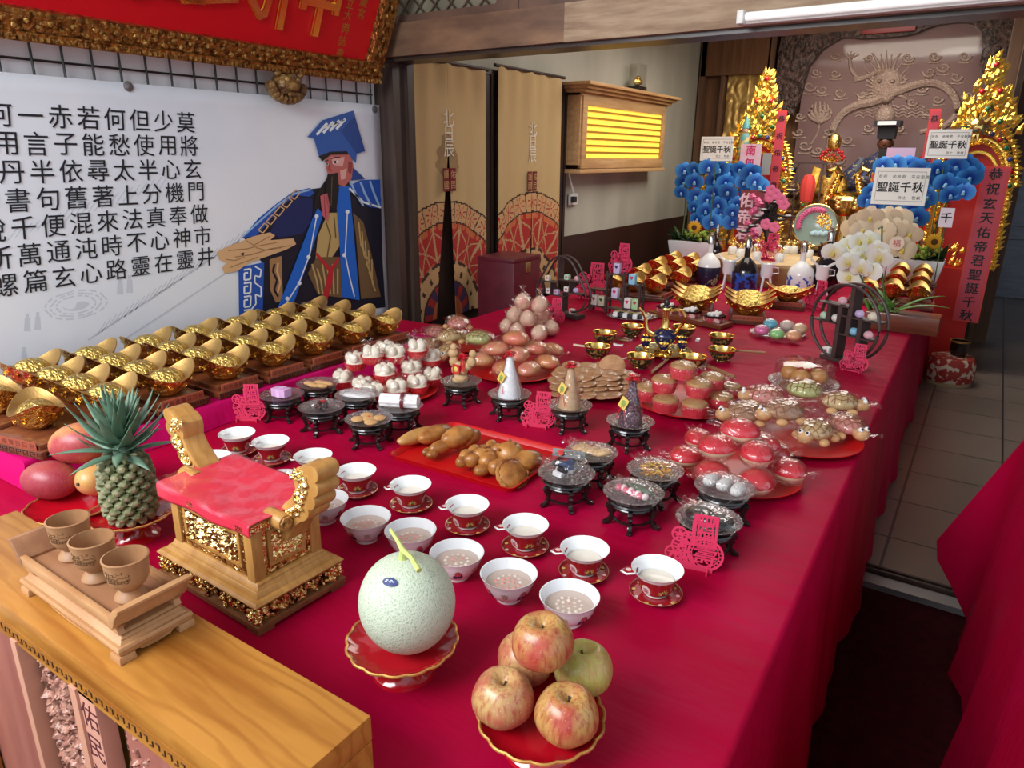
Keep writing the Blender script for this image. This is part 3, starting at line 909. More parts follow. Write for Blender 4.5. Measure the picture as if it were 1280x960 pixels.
# ================================================================= DESK, OFFERING TRAY, THRONE
pine_w = mat('honey_wood', (0.47, 0.205, 0.038), 0.33, col2=(0.26, 0.085, 0.012), nscale=3.2, ndetail=8, stretch=(0.9, 7, 7), spec=.3, lo=.45, hi=.74)
def add_grain(m, dark, scale, dist):
    nt = m.node_tree; b = nt.nodes['Principled BSDF']; tc = nt.nodes.new('ShaderNodeTexCoord')
    mp = nt.nodes.new('ShaderNodeMapping'); mp.inputs['Scale'].default_value = (.35, 1.6, 1.6); mp.inputs['Rotation'].default_value = (0, 0, .12)
    wv = nt.nodes.new('ShaderNodeTexWave'); wv.bands_direction = 'Y'; wv.inputs['Scale'].default_value = scale; wv.inputs['Distortion'].default_value = dist; wv.inputs['Detail'].default_value = 3; wv.inputs['Detail Scale'].default_value = 1.4
    r = nt.nodes.new('ShaderNodeValToRGB'); r.color_ramp.elements[0].position = .0; r.color_ramp.elements[0].color = (.42, .42, .42, 1); r.color_ramp.elements[1].position = .35; r.color_ramp.elements[1].color = (0, 0, 0, 1)
    mx = nt.nodes.new('ShaderNodeMix'); mx.data_type = 'RGBA'; mx.inputs[7].default_value = (*dark, 1)
    src = b.inputs['Base Color'].links[0].from_socket
    nt.links.new(tc.outputs['Object'], mp.inputs[0]); nt.links.new(mp.outputs[0], wv.inputs['Vector']); nt.links.new(wv.outputs['Fac'], r.inputs['Fac'])
    nt.links.new(r.outputs['Color'], mx.inputs['Factor']); nt.links.new(src, mx.inputs[6]); nt.links.new(mx.outputs[2], b.inputs['Base Color'])
add_grain(pine_w, (.27, .085, .012), 7.0, 9.0)
pink_w = mat('pinkish_panel_wood', (0.42, 0.155, 0.115), 0.4, col2=(0.34, 0.115, 0.085), nscale=6, ndetail=5, stretch=(3, 3, .6), coat=.3)
carve_w = mat('carved_pink_wood', (0.52, 0.25, 0.17), 0.3, col2=(0.36, 0.14, 0.10), nscale=30, bump=1.0, bscale=38, vor=True, coat=.5, bdist=.03)
fret_ink = mat('burnt_fret', (0.10, 0.04, 0.012), 0.6)
DZ = 0.90; DX0, DX1, DY0, DY1 = -1.556, -0.562, 0.366, 0.526
desk = thing('wooden_desk', 'honey-coloured wooden desk with carved panel front at the near table edge', 'desk', ((DX0 + DX1) / 2, (DY0 + DY1) / 2, 0))
w2, d2 = (DX1 - DX0) / 2, (DY1 - DY0) / 2
MB().box((0, 0, DZ - .02), (2 * w2, 2 * d2, .04)).build('top', pine_w, desk, bevel=.003)
MB().box((w2 - .013, 0, (DZ - .04) / 2), (.026, 2 * d2 - .004, DZ - .04)).build('side_panel', pine_w, desk, smooth=0)
MB().box((-w2 + .013, 0, (DZ - .04) / 2), (.026, 2 * d2 - .004, DZ - .04)).build('side_panel', pine_w, desk, smooth=0)
MB().box((0, d2 - .02, (DZ - .04) / 2), (2 * w2 - .06, .02, DZ - .04)).build('back_panel', pine_w, desk, smooth=0)
b = MB().box((0, -d2 + .006, DZ - .052), (2 * w2 - .002, .014, .03))
tr_ = b.build('fret_rail', pine_w, desk, smooth=0)
t = MB()
k = -w2 + .02
while k < w2 - .02:
    t.box((k, -d2 - .0015, DZ - .045), (.008, .002, .0013)); t.box((k + .003, -d2 - .0015, DZ - .05), (.0013, .002, .009))
    t.box((k + .012, -d2 - .0015, DZ - .056), (.008, .002, .0013)); t.box((k + .016, -d2 - .0015, DZ - .051), (.0013, .002, .009))
    k += .0285
t.build('fret_marks', fret_ink, tr_, smooth=0)
xa = atz(55, 800, .8).x - desk.location.x
MB().box((-.30, -d2 + .022, DZ / 2 - .03), (.30, .012, DZ - .06)).build('front_panel', pink_w, desk, smooth=0)
MB().box((.31, -d2 + .026, DZ / 2 - .03), (.36, .012, DZ - .06)).build('front_panel', pink_w, desk, smooth=0)
def relief(x0, x1, z0, z1, y, amp, fq, seed):
    b = MB()
    nu, nv = 80, 160
    def fn(u, v):
        x, z = x0 + (x1 - x0) * u, z0 + (z1 - z0) * v
        h = noise.noise(Vector((x * fq, z * fq, seed))) + .5 * noise.noise(Vector((x * fq * 2.3, z * fq * 2.3, seed + 5)))
        h = abs(h)
        e = min(u, 1 - u, v, 1 - v) * 12
        return Vector((x, y - amp * h * min(1, e), z))
    return b.grid(fn, nu, nv)
relief(-.135, .035, .3, .845, -d2 + .02, .016, 62, 1).build('carved_panel', carve_w, desk, smooth=60)
relief(.10, w2 - .03, .3, .845, -d2 + .03, .02, 48, 9).build('carved_panel', carve_w, desk, smooth=60)
for x in (-.15, .04):
    MB().box((x, -d2 + .010, DZ / 2 - .03), (.02, .03, DZ - .06)).build('front_post', mat('rose_wood', (.55, .27, .18), .4), desk, bevel=.002)
MB().box((.073, -d2 + .012, DZ / 2 - .03), (.046, .026, DZ - .06)).build('couplet_strip', mat('rose_strip', (.58, .28, .2), .4), desk, bevel=.002)
t = MB()
for i, ch in enumerate('佑民護國'):
    write(t, ch, (.073, -d2 - .0015, .80 - i * .06), (1, 0, 0), (0, 0, 1), .05)
t.build('strip_lettering', mat('plum_paint', (.10, .02, .03), .5), desk, smooth=0)
MB().box((-w2 + .045, -d2 + .004, DZ / 2 - .03), (.05, .02, DZ - .06)).build('front_post', pine_w, desk, bevel=.003)

# ---- small wooden offering tray with raised ends
tray_w = mat('pale_carved_wood', (0.52, 0.28, 0.125), 0.42, col2=(0.42, 0.20, 0.08), nscale=5, ndetail=5, stretch=(2, 9, 9))
tray_d = mat('brown_tray_wood', (0.36, 0.175, 0.085), 0.42, col2=(0.28, 0.125, 0.06), nscale=5, ndetail=5, stretch=(2, 9, 9))
TX0, TX1, TY0, TY1 = -1.236, -0.922, 0.396, 0.512
tx, ty = (TX0 + TX1) / 2, (TY0 + TY1) / 2; tw, td = (TX1 - TX0) / 2, (TY1 - TY0) / 2
tr = thing('offering_tray', 'small pale wooden altar stand with upturned ends, on the wooden desk', 'tray', (tx, ty, DZ), radians(-1))
b = MB()
def moul(b, layers):
    for (z0, z1, e0, e1) in layers:
        x0, y0, x1, y1 = tw - e0, td - e0, tw - e1, td - e1
        V = [(-x0, -y0, z0), (x0, -y0, z0), (x0, y0, z0), (-x0, y0, z0), (-x1, -y1, z1), (x1, -y1, z1), (x1, y1, z1), (-x1, y1, z1)]
        b.add(V, [(0, 3, 2, 1), (4, 5, 6, 7), (0, 1, 5, 4), (1, 2, 6, 5), (2, 3, 7, 6), (3, 0, 4, 7)])
moul(b, [(.010, .020, .004, .0), (.020, .026, .0, .002), (.026, .032, .006, .012), (.032, .036, .010, .014), (.036, .040, .016, .02)])
b.build('base', tray_w, tr, bevel=.0015)
for sx in (-1, 1):
    for sy in (-1, 1):
        MB().box((sx * (tw - .014), sy * (td - .012), .006), (.030, .026, .012), taper=.9).build('foot', tray_w, tr, bevel=.002)
b = MB()
ap = [(-.09, .012), (-.075, .012), (-.068, .006), (-.05, .004), (0, .002), (.05, .004), (.068, .006), (.075, .012), (.09, .012)]
for sy in (-1, 1): b.prism(ap, sy * (td - .006), sy * (td - .014), axis='y')
ap2 = [(-.03, .012), (-.022, .005), (0, .003), (.022, .005), (.03, .012)]
for sx in (-1, 1): b.prism(ap2, sx * (tw - .006), sx * (tw - .014), axis='x')
b.build('apron', tray_w, tr)
b = MB().box((0, 0, .047), (2 * tw - .07, 2 * td - .04, .016))
b.build('waist', tray_w, tr)
b = MB().box((0, 0, .058), (2 * tw - .03, 2 * td - .014, .008))
b.build('tray_floor', tray_d, tr, smooth=0)
for sy in (-1, 1):
    MB().box((0, sy * (td - .008), .063), (2 * tw - .03, .010, .016)).build('rail', tray_w, tr, bevel=.002)
for sx in (-1, 1):
    pr = [(0, .055), (.010, .055), (.016, .062), (.020, .072), (.030, .084), (.036, .090), (.036, .094), (.026, .095), (.012, .082), (.004, .07), (0, .066)]
    MB().prism([(sx * (tw - .022 + x), z) for x, z in pr], -td + .002, td - .002, axis='y').build('end_board', tray_d if sx < 0 else tray_w, tr, bevel=.001)
    for sy in (-1, 1):
        MB().prism([(sx * (tw - .035), .040), (sx * (tw - .012), .040), (sx * (tw - .016), .048), (sx * (tw - .008), .056), (sx * (tw - .035), .056)], sy * (td - .010), sy * (td - .020), axis='y').build('bracket', tray_w, tr)
# goblets
cup_w = mat('turned_cup_wood', (0.42, 0.225, 0.105), 0.45, col2=(0.33, 0.165, 0.075), nscale=4, ndetail=5, stretch=(8, 8, 1.5))
def goblet_mb():
    return MB().lathe([(.0, 0), (.022, 0), (.024, .004), (.022, .008), (.018, .012), (.015, .017), (.017, .021), (.024, .027), (.0285, .036), (.030, .048), (.0305, .060), (.0325, .070), (.030, .071), (.0285, .062), (.027, .045), (.020, .032), (0, .029)], 28)
gob = thing('wine_cup', 'x', 'cup')
gob_b = goblet_mb().build('cup_body', cup_w, gob)
t = MB()
def on_cyl(mb, ch, r, a, z, size, mi=0, bold=0):
    V, F = glyph(ch)
    mb.add([((r) * cos(a + p.x * size / r), r * sin(a + p.x * size / r), z + p.y * size) for p in V], F, mi)
on_cyl(t, '福', .0305, radians(-95), .050, .022); on_cyl(t, '壽', .0305, radians(-55), .050, .022)
t.build('burnt_character', fret_ink, gob, smooth=0)
gp = Proto(gob)
for (px, py, l) in ((85, 653, 'turned wooden wine cup at the raised brown end of the tray'), (115, 678, 'turned wooden wine cup in the middle of the offering tray'), (157, 700, 'turned wooden wine cup at the pale end, beside the throne')):
    p = atz(px, py, DZ + .125)
    gp.put(l, (p.x, max(min(p.y, .49), .42), DZ + .062), 0.25)

# ---- gilded wooden throne
thr_w = mat('throne_wood', (0.54, 0.29, 0.085), 0.34, col2=(0.42, 0.20, 0.05), nscale=4, ndetail=5, stretch=(9, 9, 1.2))
thr_d = mat('throne_dark_base', (0.24, 0.105, 0.04), 0.35, col2=(0.17, 0.07, 0.03), nscale=5, stretch=(2, 9, 9))
add_grain(thr_w, (.36, .165, .04), 9.0, 5.0)
gilt = mat('gilded_carving', (0.95, 0.74, 0.34), 0.22, 1.0, bump=0.6, bscale=110)
gilt_red = mat('gilt_on_red', (0.92, 0.66, 0.26), 0.26, 1.0, col2=(0.22, 0.05, 0.02), nscale=60, lo=.5, hi=.62, bump=1.0, bscale=90)
O = Vector((-1.152, 0.772, TZ))
thr = thing('gilded_throne', 'small gilded wooden throne with scrolled arms and pink paper seat cover', 'throne', O, radians(-2.0))
hw, hd = .168, .106
MB().box((0, 0, .013), (2 * hw, 2 * hd, .012)).build('base_board', thr_d, thr, bevel=.002)
for sx in (-1, 1):
    for sy in (-1, 1):
        MB().box((sx * (hw - .02), sy * (hd - .02), .0035), (.036, .036, .008)).build('foot', thr_d, thr, bevel=.001)
def crust(pts, rad, n, seed):
    b = MB(); rnd = random.Random(seed)
    for i in range(n):
        t = rnd.random() * (len(pts) - 1); k = int(t); f = t - k
        p = Vector(pts[k]).lerp(Vector(pts[k + 1]), f)
        p += Vector((rnd.uniform(-1, 1) * rad[0], rnd.uniform(-1, 1) * rad[1], rnd.uniform(-1, 1) * rad[2]))
        M = Euler((rnd.uniform(0, 3), rnd.uniform(0, 3), rnd.uniform(0, 3))).to_matrix()
        s = rnd.uniform(.6, 1.2)
        b.sph(p, (.008 * s, .0055 * s, .0035 * s), 6, 4, M=M)
    return b
e = .012
MB().box((0, 0, .033), (2 * (hw - .03), 2 * (hd - .03), .03)).build('skirt', mat('dark_red_lacquer', (.13, .012, .01), .3), thr, smooth=0)
crust([(-hw + e, -hd + e, .036), (hw - e, -hd + e, .036), (hw - e, hd - e, .036), (-hw + e, hd - e, .036), (-hw + e, -hd + e, .036)], (.006, .006, .014), 520, 3).build('carved_skirt', gilt_red, thr)
for sx in (-1, 1):
    for sy in (-1, 1):
        b = crust([(sx * (hw - .018), sy * (hd - .018), .022), (sx * (hw - .016), sy * (hd - .016), .052)], (.014, .014, .006), 46, 11)
        b.build('corner_foot', gilt, thr)
b = MB()
for (z0, z1, e0, e1) in ((.052, .060, .006, .0), (.060, .066, .0, .006), (.066, .076, .014, .020), (.076, .084, .022, .028), (.084, .088, .026, .03)):
    b.add([(-(hw - e0), -(hd - e0), z0), (hw - e0, -(hd - e0), z0), (hw - e0, hd - e0, z0), (-(hw - e0), hd - e0, z0), (-(hw - e1), -(hd - e1), z1), (hw - e1, -(hd - e1), z1), (hw - e1, hd - e1, z1), (-(hw - e1), hd - e1, z1)],
          [(0, 3, 2, 1), (4, 5, 6, 7), (0, 1, 5, 4), (1, 2, 6, 5), (2, 3, 7, 6), (3, 0, 4, 7)])
b.build('moulded_plinth', thr_w, thr, bevel=.0015)
bw, bd = hw - .034, hd - .028
MB().box((0, 0, .14), (2 * bw - .012, 2 * bd - .012, .11)).build('box_body', mat('dark_red_lacquer', (.13, .012, .01), .3), thr, smooth=0)
for sx in (-1, 1):
    for sy in (-1, 1):
        MB().box((sx * (bw - .012), sy * (bd - .012), .14), (.024, .024, .108)).build('post', thr_w, thr, bevel=.0015)
# front and side panels: gilt border strip, wood frame and carved field
def panel(nm, axis, sgn, half, zz0, zz1, off):
    b = MB().frame(-half, half, zz0, zz1, .012, sgn * off, sgn * (off + .004), axis=axis)
    b.build(nm + '_border', gilt_red, thr, smooth=0)
    b = MB().frame(-half + .014, half - .014, zz0 + .014, zz1 - .012, .008, sgn * off, sgn * (off + .007), axis=axis)
    b.build(nm + '_frame', thr_w, thr, bevel=.001)
    nu, nv = 44, 26
    def fn(u, v):
        a = (-half + .022) + (2 * half - .044) * u; z = zz0 + .022 + (zz1 - zz0 - .042) * v
        h = abs(noise.noise(Vector((a * 85, z * 85, sgn * 3 + (axis == 'x') * 7)))) + .5 * abs(noise.noise(Vector((a * 190, z * 190, 2))))
        d = sgn * (off + .002 + .012 * h)
        return Vector((a, d, z)) if axis == 'y' else Vector((d, a, z))
    MB().grid(fn, nu, nv).build(nm, gilt, thr, smooth=40)
panel('front_panel', 'y', -1, bw - .026, .090, .192, bd - .008)
panel('back_panel', 'y', 1, bw - .026, .090, .192, bd - .008)
panel('side_panel', 'x', 1, bd - .022, .090, .192, bw - .008)
panel('side_panel', 'x', -1, bd - .022, .090, .192, bw - .008)
b = MB().box((0, 0, .201), (2 * bw + .016, 2 * bd + .016, .016))
rim = b.build('seat_rim', thr_w, thr, bevel=.002)
b = MB()
for k in range(46):
    x = -bw + 2 * bw * k / 45
    b.box((x, -bd - .0095, .201), (.0045, .003, .011))
for k in range(28):
    y = -bd + 2 * bd * k / 27
    b.box((bw + .0095, y, .201), (.003, .0045, .011))
b.frame(-bw - .006, bw + .006, .194, .208, .002, -bd - .008, -bd - .0105, axis='y'); b.frame(-bd - .006, bd + .006, .194, .208, .002, bw + .008, bw + .0105, axis='x')
b.build('fret_carving', gilt, rim, smooth=0)
# pink paper seat with a folded front lip, under wrinkled cling film
paper = mat('pink_red_paper', (0.72, 0.045, 0.085), 0.35, col2=(0.66, 0.035, 0.07), nscale=9, bump=.35, bscale=14, coat=.3)
def seat(u, v):
    x = -bw - .018 + (2 * bw + .036) * u
    L = 2 * bd + .05
    s = v * L
    wr = .0022 * noise.noise(Vector((x * 24, s * 24, 0))) - .006 * (1 - (2 * u - 1) ** 2) * (1 - (2 * min(v * 1.05, 1) - 1) ** 2)
    if s < .026: return Vector((x, -bd - .013 - .003 * sin(x * 40), .213 - (.026 - s) * (1 - .25 * u)))
    return Vector((x, -bd - .013 + (s - .026), .2135 + wr + .004))
MB().grid(seat, 50, 44).build('paper_seat', paper, thr, thick=.0015)
film = film_mat('cling_film', (1, .97, .97), .30, .10, .6, 9)
def wrap(u, v):
    p = seat(.0 + u, .12 + .88 * v)
    a = noise.noise(Vector((u * 7, v * 5, 3))) * .004 + abs(noise.noise(Vector((u * 16 + v * 9, v * 4, 8)))) * .003
    return p + Vector(((u - .5) * .012, 0, .004 + a))
MB().grid(wrap, 60, 44).build('cling_film', film, thr, smooth=30)
# scrolled arms: lobed outline in the x-z plane, gilded carved face
def arm(sx, y0, y1):
    out = []
    def arcp(cx, cz, r, a0, a1, n=8):
        for i in range(n + 1):
            a = radians(a0 + (a1 - a0) * i / n); out.append((cx + r * cos(a), cz + r * sin(a)))
    out += [(-.012, .150), (.004, .150), (.022, .185)]
    arcp(.036, .226, .020, -70, 40); arcp(.046, .252, .018, -40, 60); arcp(.046, .281, .018, -40, 70); arcp(.034, .308, .022, -10, 150)
    out += [(.006, .318), (-.002, .305), (.002, .290), (.012, .272), (.008, .250), (-.004, .232), (-.012, .215)]
    poly_ = [(sx * (bw + .010 + x * 1.15 + max(0, z - .2) * .42), z) for x, z in out]
    a = MB().prism(poly_, y0, y1, axis='y').build('arm', thr_w, thr, bevel=.002)
    crust_pts = [(sx * (bw + .010 + x * 1.15 + max(0, z - .2) * .42), y0 - .002, z) for x, z in ((.006, .205), (.026, .225), (.03, .25), (.03, .28), (.022, .305), (.0, .305))]
    crust(crust_pts, (.009, .003, .008), 90, 5 + sx).build('gilt_face', gilt, a)
    sc = MB().lathe([(0, -.026), (.015, -.026), (.017, -.022), (.017, .022), (.015, .026), (0, .026)], 16, M=Matrix.Rotation(pi / 2, 3, 'Y'), c=(sx * (bw + .014), y0 - .016, .205))
    sc.tube([(sx * (bw + .041), y0 - .016 + .012 * cos(q / 9 * 9) * (1 - q / 24), .205 + .012 * sin(q / 9 * 9) * (1 - q / 24)) for q in range(20)], .0022, 5)
    sc.build('scroll', thr_w, a)
arm(1, -.012, .038); arm(-1, -.004, .044)
# ================================================================= FRUIT ON FOOTED DISHES
def fruit_mat(name, base, blush, streak, bpos=(.35, .6), fleck=None, nsc=2.0, rough=.28):
    m = bpy.data.materials.new(name); MATS[name] = m; m.use_nodes = True
    nt = m.node_tree; b = nt.nodes['Principled BSDF']
    tc = nt.nodes.new('ShaderNodeTexCoord')
    n1 = nt.nodes.new('ShaderNodeTexNoise'); n1.inputs['Scale'].default_value = nsc * 10; n1.inputs['Detail'].default_value = 2
    nt.links.new(tc.outputs['Object'], n1.inputs['Vector'])
    r1 = nt.nodes.new('ShaderNodeValToRGB')
    r1.color_ramp.elements[0].position = bpos[0]; r1.color_ramp.elements[0].color = (*base, 1)
    r1.color_ramp.elements[1].position = bpos[1]; r1.color_ramp.elements[1].color = (*blush, 1)
    nt.links.new(n1.outputs['Fac'], r1.inputs['Fac'])
    mp = nt.nodes.new('ShaderNodeMapping'); mp.inputs['Scale'].default_value = (1, 1, .12)
    nt.links.new(tc.outputs['Object'], mp.inputs[0])
    n2 = nt.nodes.new('ShaderNodeTexNoise'); n2.inputs['Scale'].default_value = 190; n2.inputs['Detail'].default_value = 3
    nt.links.new(mp.outputs[0], n2.inputs['Vector'])
    r2 = nt.nodes.new('ShaderNodeValToRGB'); r2.color_ramp.elements[0].position = .45; r2.color_ramp.elements[1].position = .72
    nt.links.new(n2.outputs['Fac'], r2.inputs['Fac'])
    mx = nt.nodes.new('ShaderNodeMix'); mx.data_type = 'RGBA'
    mul = nt.nodes.new('ShaderNodeMath'); mul.operation = 'MULTIPLY'; mul.inputs[1].default_value = .8
    nt.links.new(r2.outputs['Color'], mul.inputs[0]); nt.links.new(mul.outputs[0], mx.inputs['Factor'])
    nt.links.new(r1.outputs['Color'], mx.inputs[6]); mx.inputs[7].default_value = (*streak, 1)
    out = mx.outputs[2]
    if fleck:
        v = nt.nodes.new('ShaderNodeTexVoronoi'); v.inputs['Scale'].default_value = 230
        nt.links.new(tc.outputs['Object'], v.inputs['Vector'])
        r3 = nt.nodes.new('ShaderNodeValToRGB'); r3.color_ramp.elements[0].position = .12; r3.color_ramp.elements[0].color = (1, 1, 1, 1)
        r3.color_ramp.elements[1].position = .22; r3.color_ramp.elements[1].color = (0, 0, 0, 1)
        nt.links.new(v.outputs['Distance'], r3.inputs['Fac'])
        m3 = nt.nodes.new('ShaderNodeMix'); m3.data_type = 'RGBA'
        mu2 = nt.nodes.new('ShaderNodeMath'); mu2.operation = 'MULTIPLY'; mu2.inputs[1].default_value = .45
        nt.links.new(r3.outputs['Color'], mu2.inputs[0]); nt.links.new(mu2.outputs[0], m3.inputs['Factor'])
        nt.links.new(out, m3.inputs[6]); m3.inputs[7].default_value = (*fleck, 1); out = m3.outputs[2]
    nt.links.new(out, b.inputs['Base Color'])
    b.inputs['Roughness'].default_value = rough
    return m

dish_red = mat('red_glassy_dish', (0.46, 0.004, 0.014), 0.12, coat=.8)
dish_rim = mat('gilt_dish_rim', (0.66, 0.36, 0.10), 0.3, 0.6)
dish = thing('footed_dish', 'x', 'dish')
def wob(a, j, r):
    return r * (1 + (.035 * abs(sin(a * 8)) - .02 if r > .07 else 0))
MB().lathe([(0, .047), (.06, .050), (.088, .056), (.103, .066), (.1035, .063), (.09, .052), (.06, .046), (.045, .043), (.040, .03), (.047, .014), (.058, .006), (.060, 0), (.05, 0), (.035, .02), (0, .036)], 64, wob=wob).build('bowl', dish_red, dish)
rimpts = [(wob(2 * pi * i / 96, 0, .1035) * cos(2 * pi * i / 96), wob(2 * pi * i / 96, 0, .1035) * sin(2 * pi * i / 96), .065) for i in range(96)]
MB().tube(rimpts, .0026, 6, closed=True).build('gilt_rim', dish_rim, dish)
dp = Proto(dish)
dishes = {}
for k, (px, py, l) in {'apple': (676, 893, 'red footed dish with scalloped gilt rim holding the apples'), 'melon': (503, 800, 'red footed dish with scalloped gilt rim under the pale melon'),
                       'pine': (165, 640, 'red footed dish with scalloped gilt rim under the pineapple'), 'mango': (88, 632, 'red footed dish with scalloped gilt rim under the mangoes')}.items():
    p = atz(px, py, TZ + .062)
    dishes[k] = p; dp.put(l, (p.x, p.y, TZ), group=None, scale=(.9, .9, 1))

# apples
ap_prof = []
for i in range(25):
    t = pi * i / 24
    r = sin(t) * (.046 + .003 * cos(t)); z = -cos(t) * .042
    if i < 4: z += .010 * (1 - i / 4) ** 1.5
    if i > 19: z -= .022 * ((i - 19) / 5) ** 1.5
    ap_prof.append((max(r, 1e-7), z + .042))
apple_r = fruit_mat('red_streaked_apple', (.50, .30, .09), (.44, .075, .045), (.30, .022, .02), (.34, .60), fleck=(.72, .5, .3))
apple_g = fruit_mat('green_streaked_apple', (.42, .40, .09), (.48, .36, .13), (.46, .20, .09), (.40, .62), fleck=(.66, .6, .3))
apple_p = fruit_mat('pale_streaked_apple', (.52, .34, .13), (.46, .13, .075), (.34, .05, .035), (.34, .62), fleck=(.75, .55, .35))
stem_m = mat('fruit_stem', (.07, .045, .02), .7)
D = dishes['apple']
zb = TZ + .052
APL = ((634, 866, .044, apple_p, 'pale streaked apple in the front of the pile, beside the melon dish', .3, (.1, .08)), (703, 887, .044, apple_r, 'red streaked apple at the very front rim of the dish', 1.7, (.16, -.05)),
                           (730, 838, .044, apple_g, 'greenish apple at the aisle side of the pile', 2.9, (.1, .2)), (655, 822, .044, apple_p, 'apple half hidden at the back of the pile', 4.1, (-.2, 0)), (680, 800, .121, apple_r, 'red apple on top of the apple pile', 5.3, (.1, .05)))
def relax(P, rh, rv, zmin, pad=1.0, it=80):
    P = [Vector(p) for p in P]
    Z0 = [p.z for p in P]
    for _ in range(it):
        for i in range(len(P)):
            for j in range(i):
                d = P[i] - P[j]; q = Vector((d.x / rh, d.y / rh, d.z / rv)); L = q.length
                if L < 2 * pad:
                    if L < 1e-5: q = Vector((1, 0, 0)); L = 1
                    m = (2 * pad - L) * .5; q = q / L * m * .5
                    mv = Vector((q.x * rh, q.y * rh, q.z * rv))
                    P[i] += mv; P[j] -= mv
        for i, p in enumerate(P): p.z = max(p.z, zmin) if Z0[i] > zmin + .01 else zmin
    return P
for (px, py, cz, m, l, rz, tilt), p in zip(APL, relax([atz(a[0], a[1], zb + a[2]) for a in APL], .0475, .044, zb + .044)):
    cz = p.z - zb
    root = thing('apple', l, 'apple', (p.x, p.y, zb + cz - .042), rz)
    MB().lathe(ap_prof, 32, wob=lambda a, j, r: r * (1 + .018 * cos(5 * a + rz))).build('flesh', m, root, rot=(tilt[0] * .5, tilt[1] * .5, 0))
    MB().tube([(0, 0, .058), (.001, 0, .064), (.003, .001, .070)], [.0016, .0014, .002], 6).build('stem', stem_m, root, rot=(tilt[0] * .5, tilt[1] * .5, 0))

# netted melon
def melon_mat():
    m = bpy.data.materials.new('netted_melon'); m.use_nodes = True
    nt = m.node_tree; b = nt.nodes['Principled BSDF']
    tc = nt.nodes.new('ShaderNodeTexCoord')
    nn = nt.nodes.new('ShaderNodeTexNoise'); nn.inputs['Scale'].default_value = 90
    nt.links.new(tc.outputs['Object'], nn.inputs['Vector'])
    mxv = nt.nodes.new('ShaderNodeMix'); mxv.data_type = 'VECTOR'; mxv.inputs['Factor'].default_value = .012
    nt.links.new(tc.outputs['Object'], mxv.inputs[4]); nt.links.new(nn.outputs['Color'], mxv.inputs[5])
    v = nt.nodes.new('ShaderNodeTexVoronoi'); v.feature = 'DISTANCE_TO_EDGE'; v.inputs['Scale'].default_value = 210
    nt.links.new(mxv.outputs[1], v.inputs['Vector'])
    r = nt.nodes.new('ShaderNodeValToRGB')
    r.color_ramp.elements[0].position = .0; r.color_ramp.elements[0].color = (.62, .68, .54, 1)
    r.color_ramp.elements[1].position = .34; r.color_ramp.elements[1].color = (.40, .50, .35, 1)
    nt.links.new(v.outputs['Distance'], r.inputs['Fac']); nt.links.new(r.outputs['Color'], b.inputs['Base Color'])
    bp = nt.nodes.new('ShaderNodeBump'); bp.inputs['Strength'].default_value = .35; bp.inputs['Distance'].default_value = .004; bp.invert = True
    nt.links.new(v.outputs['Distance'], bp.inputs['Height']); nt.links.new(bp.outputs['Normal'], b.inputs['Normal'])
    b.inputs['Roughness'].default_value = .5
    return m
p = dishes['melon']
mc = atz(509, 752, TZ + .052 + .088)
mel = thing('netted_melon', 'round pale green netted melon with T-shaped stalk and blue sticker', 'melon', (mc.x, mc.y, TZ + .052), 0.2)
Mt = Euler((.10, -.06, 0)).to_matrix()
MB().sph((0, 0, .088), (.080, .080, .086), 40, 26, M=Mt, disp=lambda q: 1 - .05 * max(0, q.z) ** 8).build('rind', melon_mat(), mel)
stalk = mat('melon_stalk', (.50, .58, .18), .6)
b = MB().tube([(-.004, .0, .166), (-.004, -.002, .176), (-.002, -.004, .188)], [.010, .006, .005], 8)
b.tube([(-.040, .022, .203), (-.02, .010, .194), (-.002, -.004, .188), (.022, -.018, .187), (.046, -.036, .180)], [.0032, .0036, .0048, .004, .0048], 8)
b.build('stalk', stalk, mel)
st = mat('blue_sticker', (.012, .02, .14), .3)
def on_melon(dx, dz, k=1.0):   # patch on the rind towards the camera
    d = Vector((dx, -.62 , .78 + dz)); d.normalize()
    d = Matrix.Rotation(.02, 3, 'Z') @ d
    return Vector((0, 0, .088)) + Mt @ Vector((d.x * .0805 * k, d.y * .0805 * k, d.z * .0865 * k))
b = MB(); ring = []
b.add([on_melon(.06, .22, 1.004)] + [on_melon(.06 + .20 * cos(a * pi / 10), .22 + .19 * sin(a * pi / 10), 1.004) for a in range(20)], [(0, 1 + a, 1 + (a + 1) % 20) for a in range(20)])
so = b.build('sticker', st, mel)
b = MB()
for (x, z) in ((-.08, .04), (.03, .05), (-.10, -.03), (.0, -.02), (.08, -.0)):
    b.add([on_melon(.06 + x + .035 * cos(a * pi / 4), .22 + z + .03 * sin(a * pi / 4), 1.008) for a in range(8)], [tuple(range(8))])
b.build('sticker_print', mat('sticker_grey', (.5, .55, .7), .4), so)

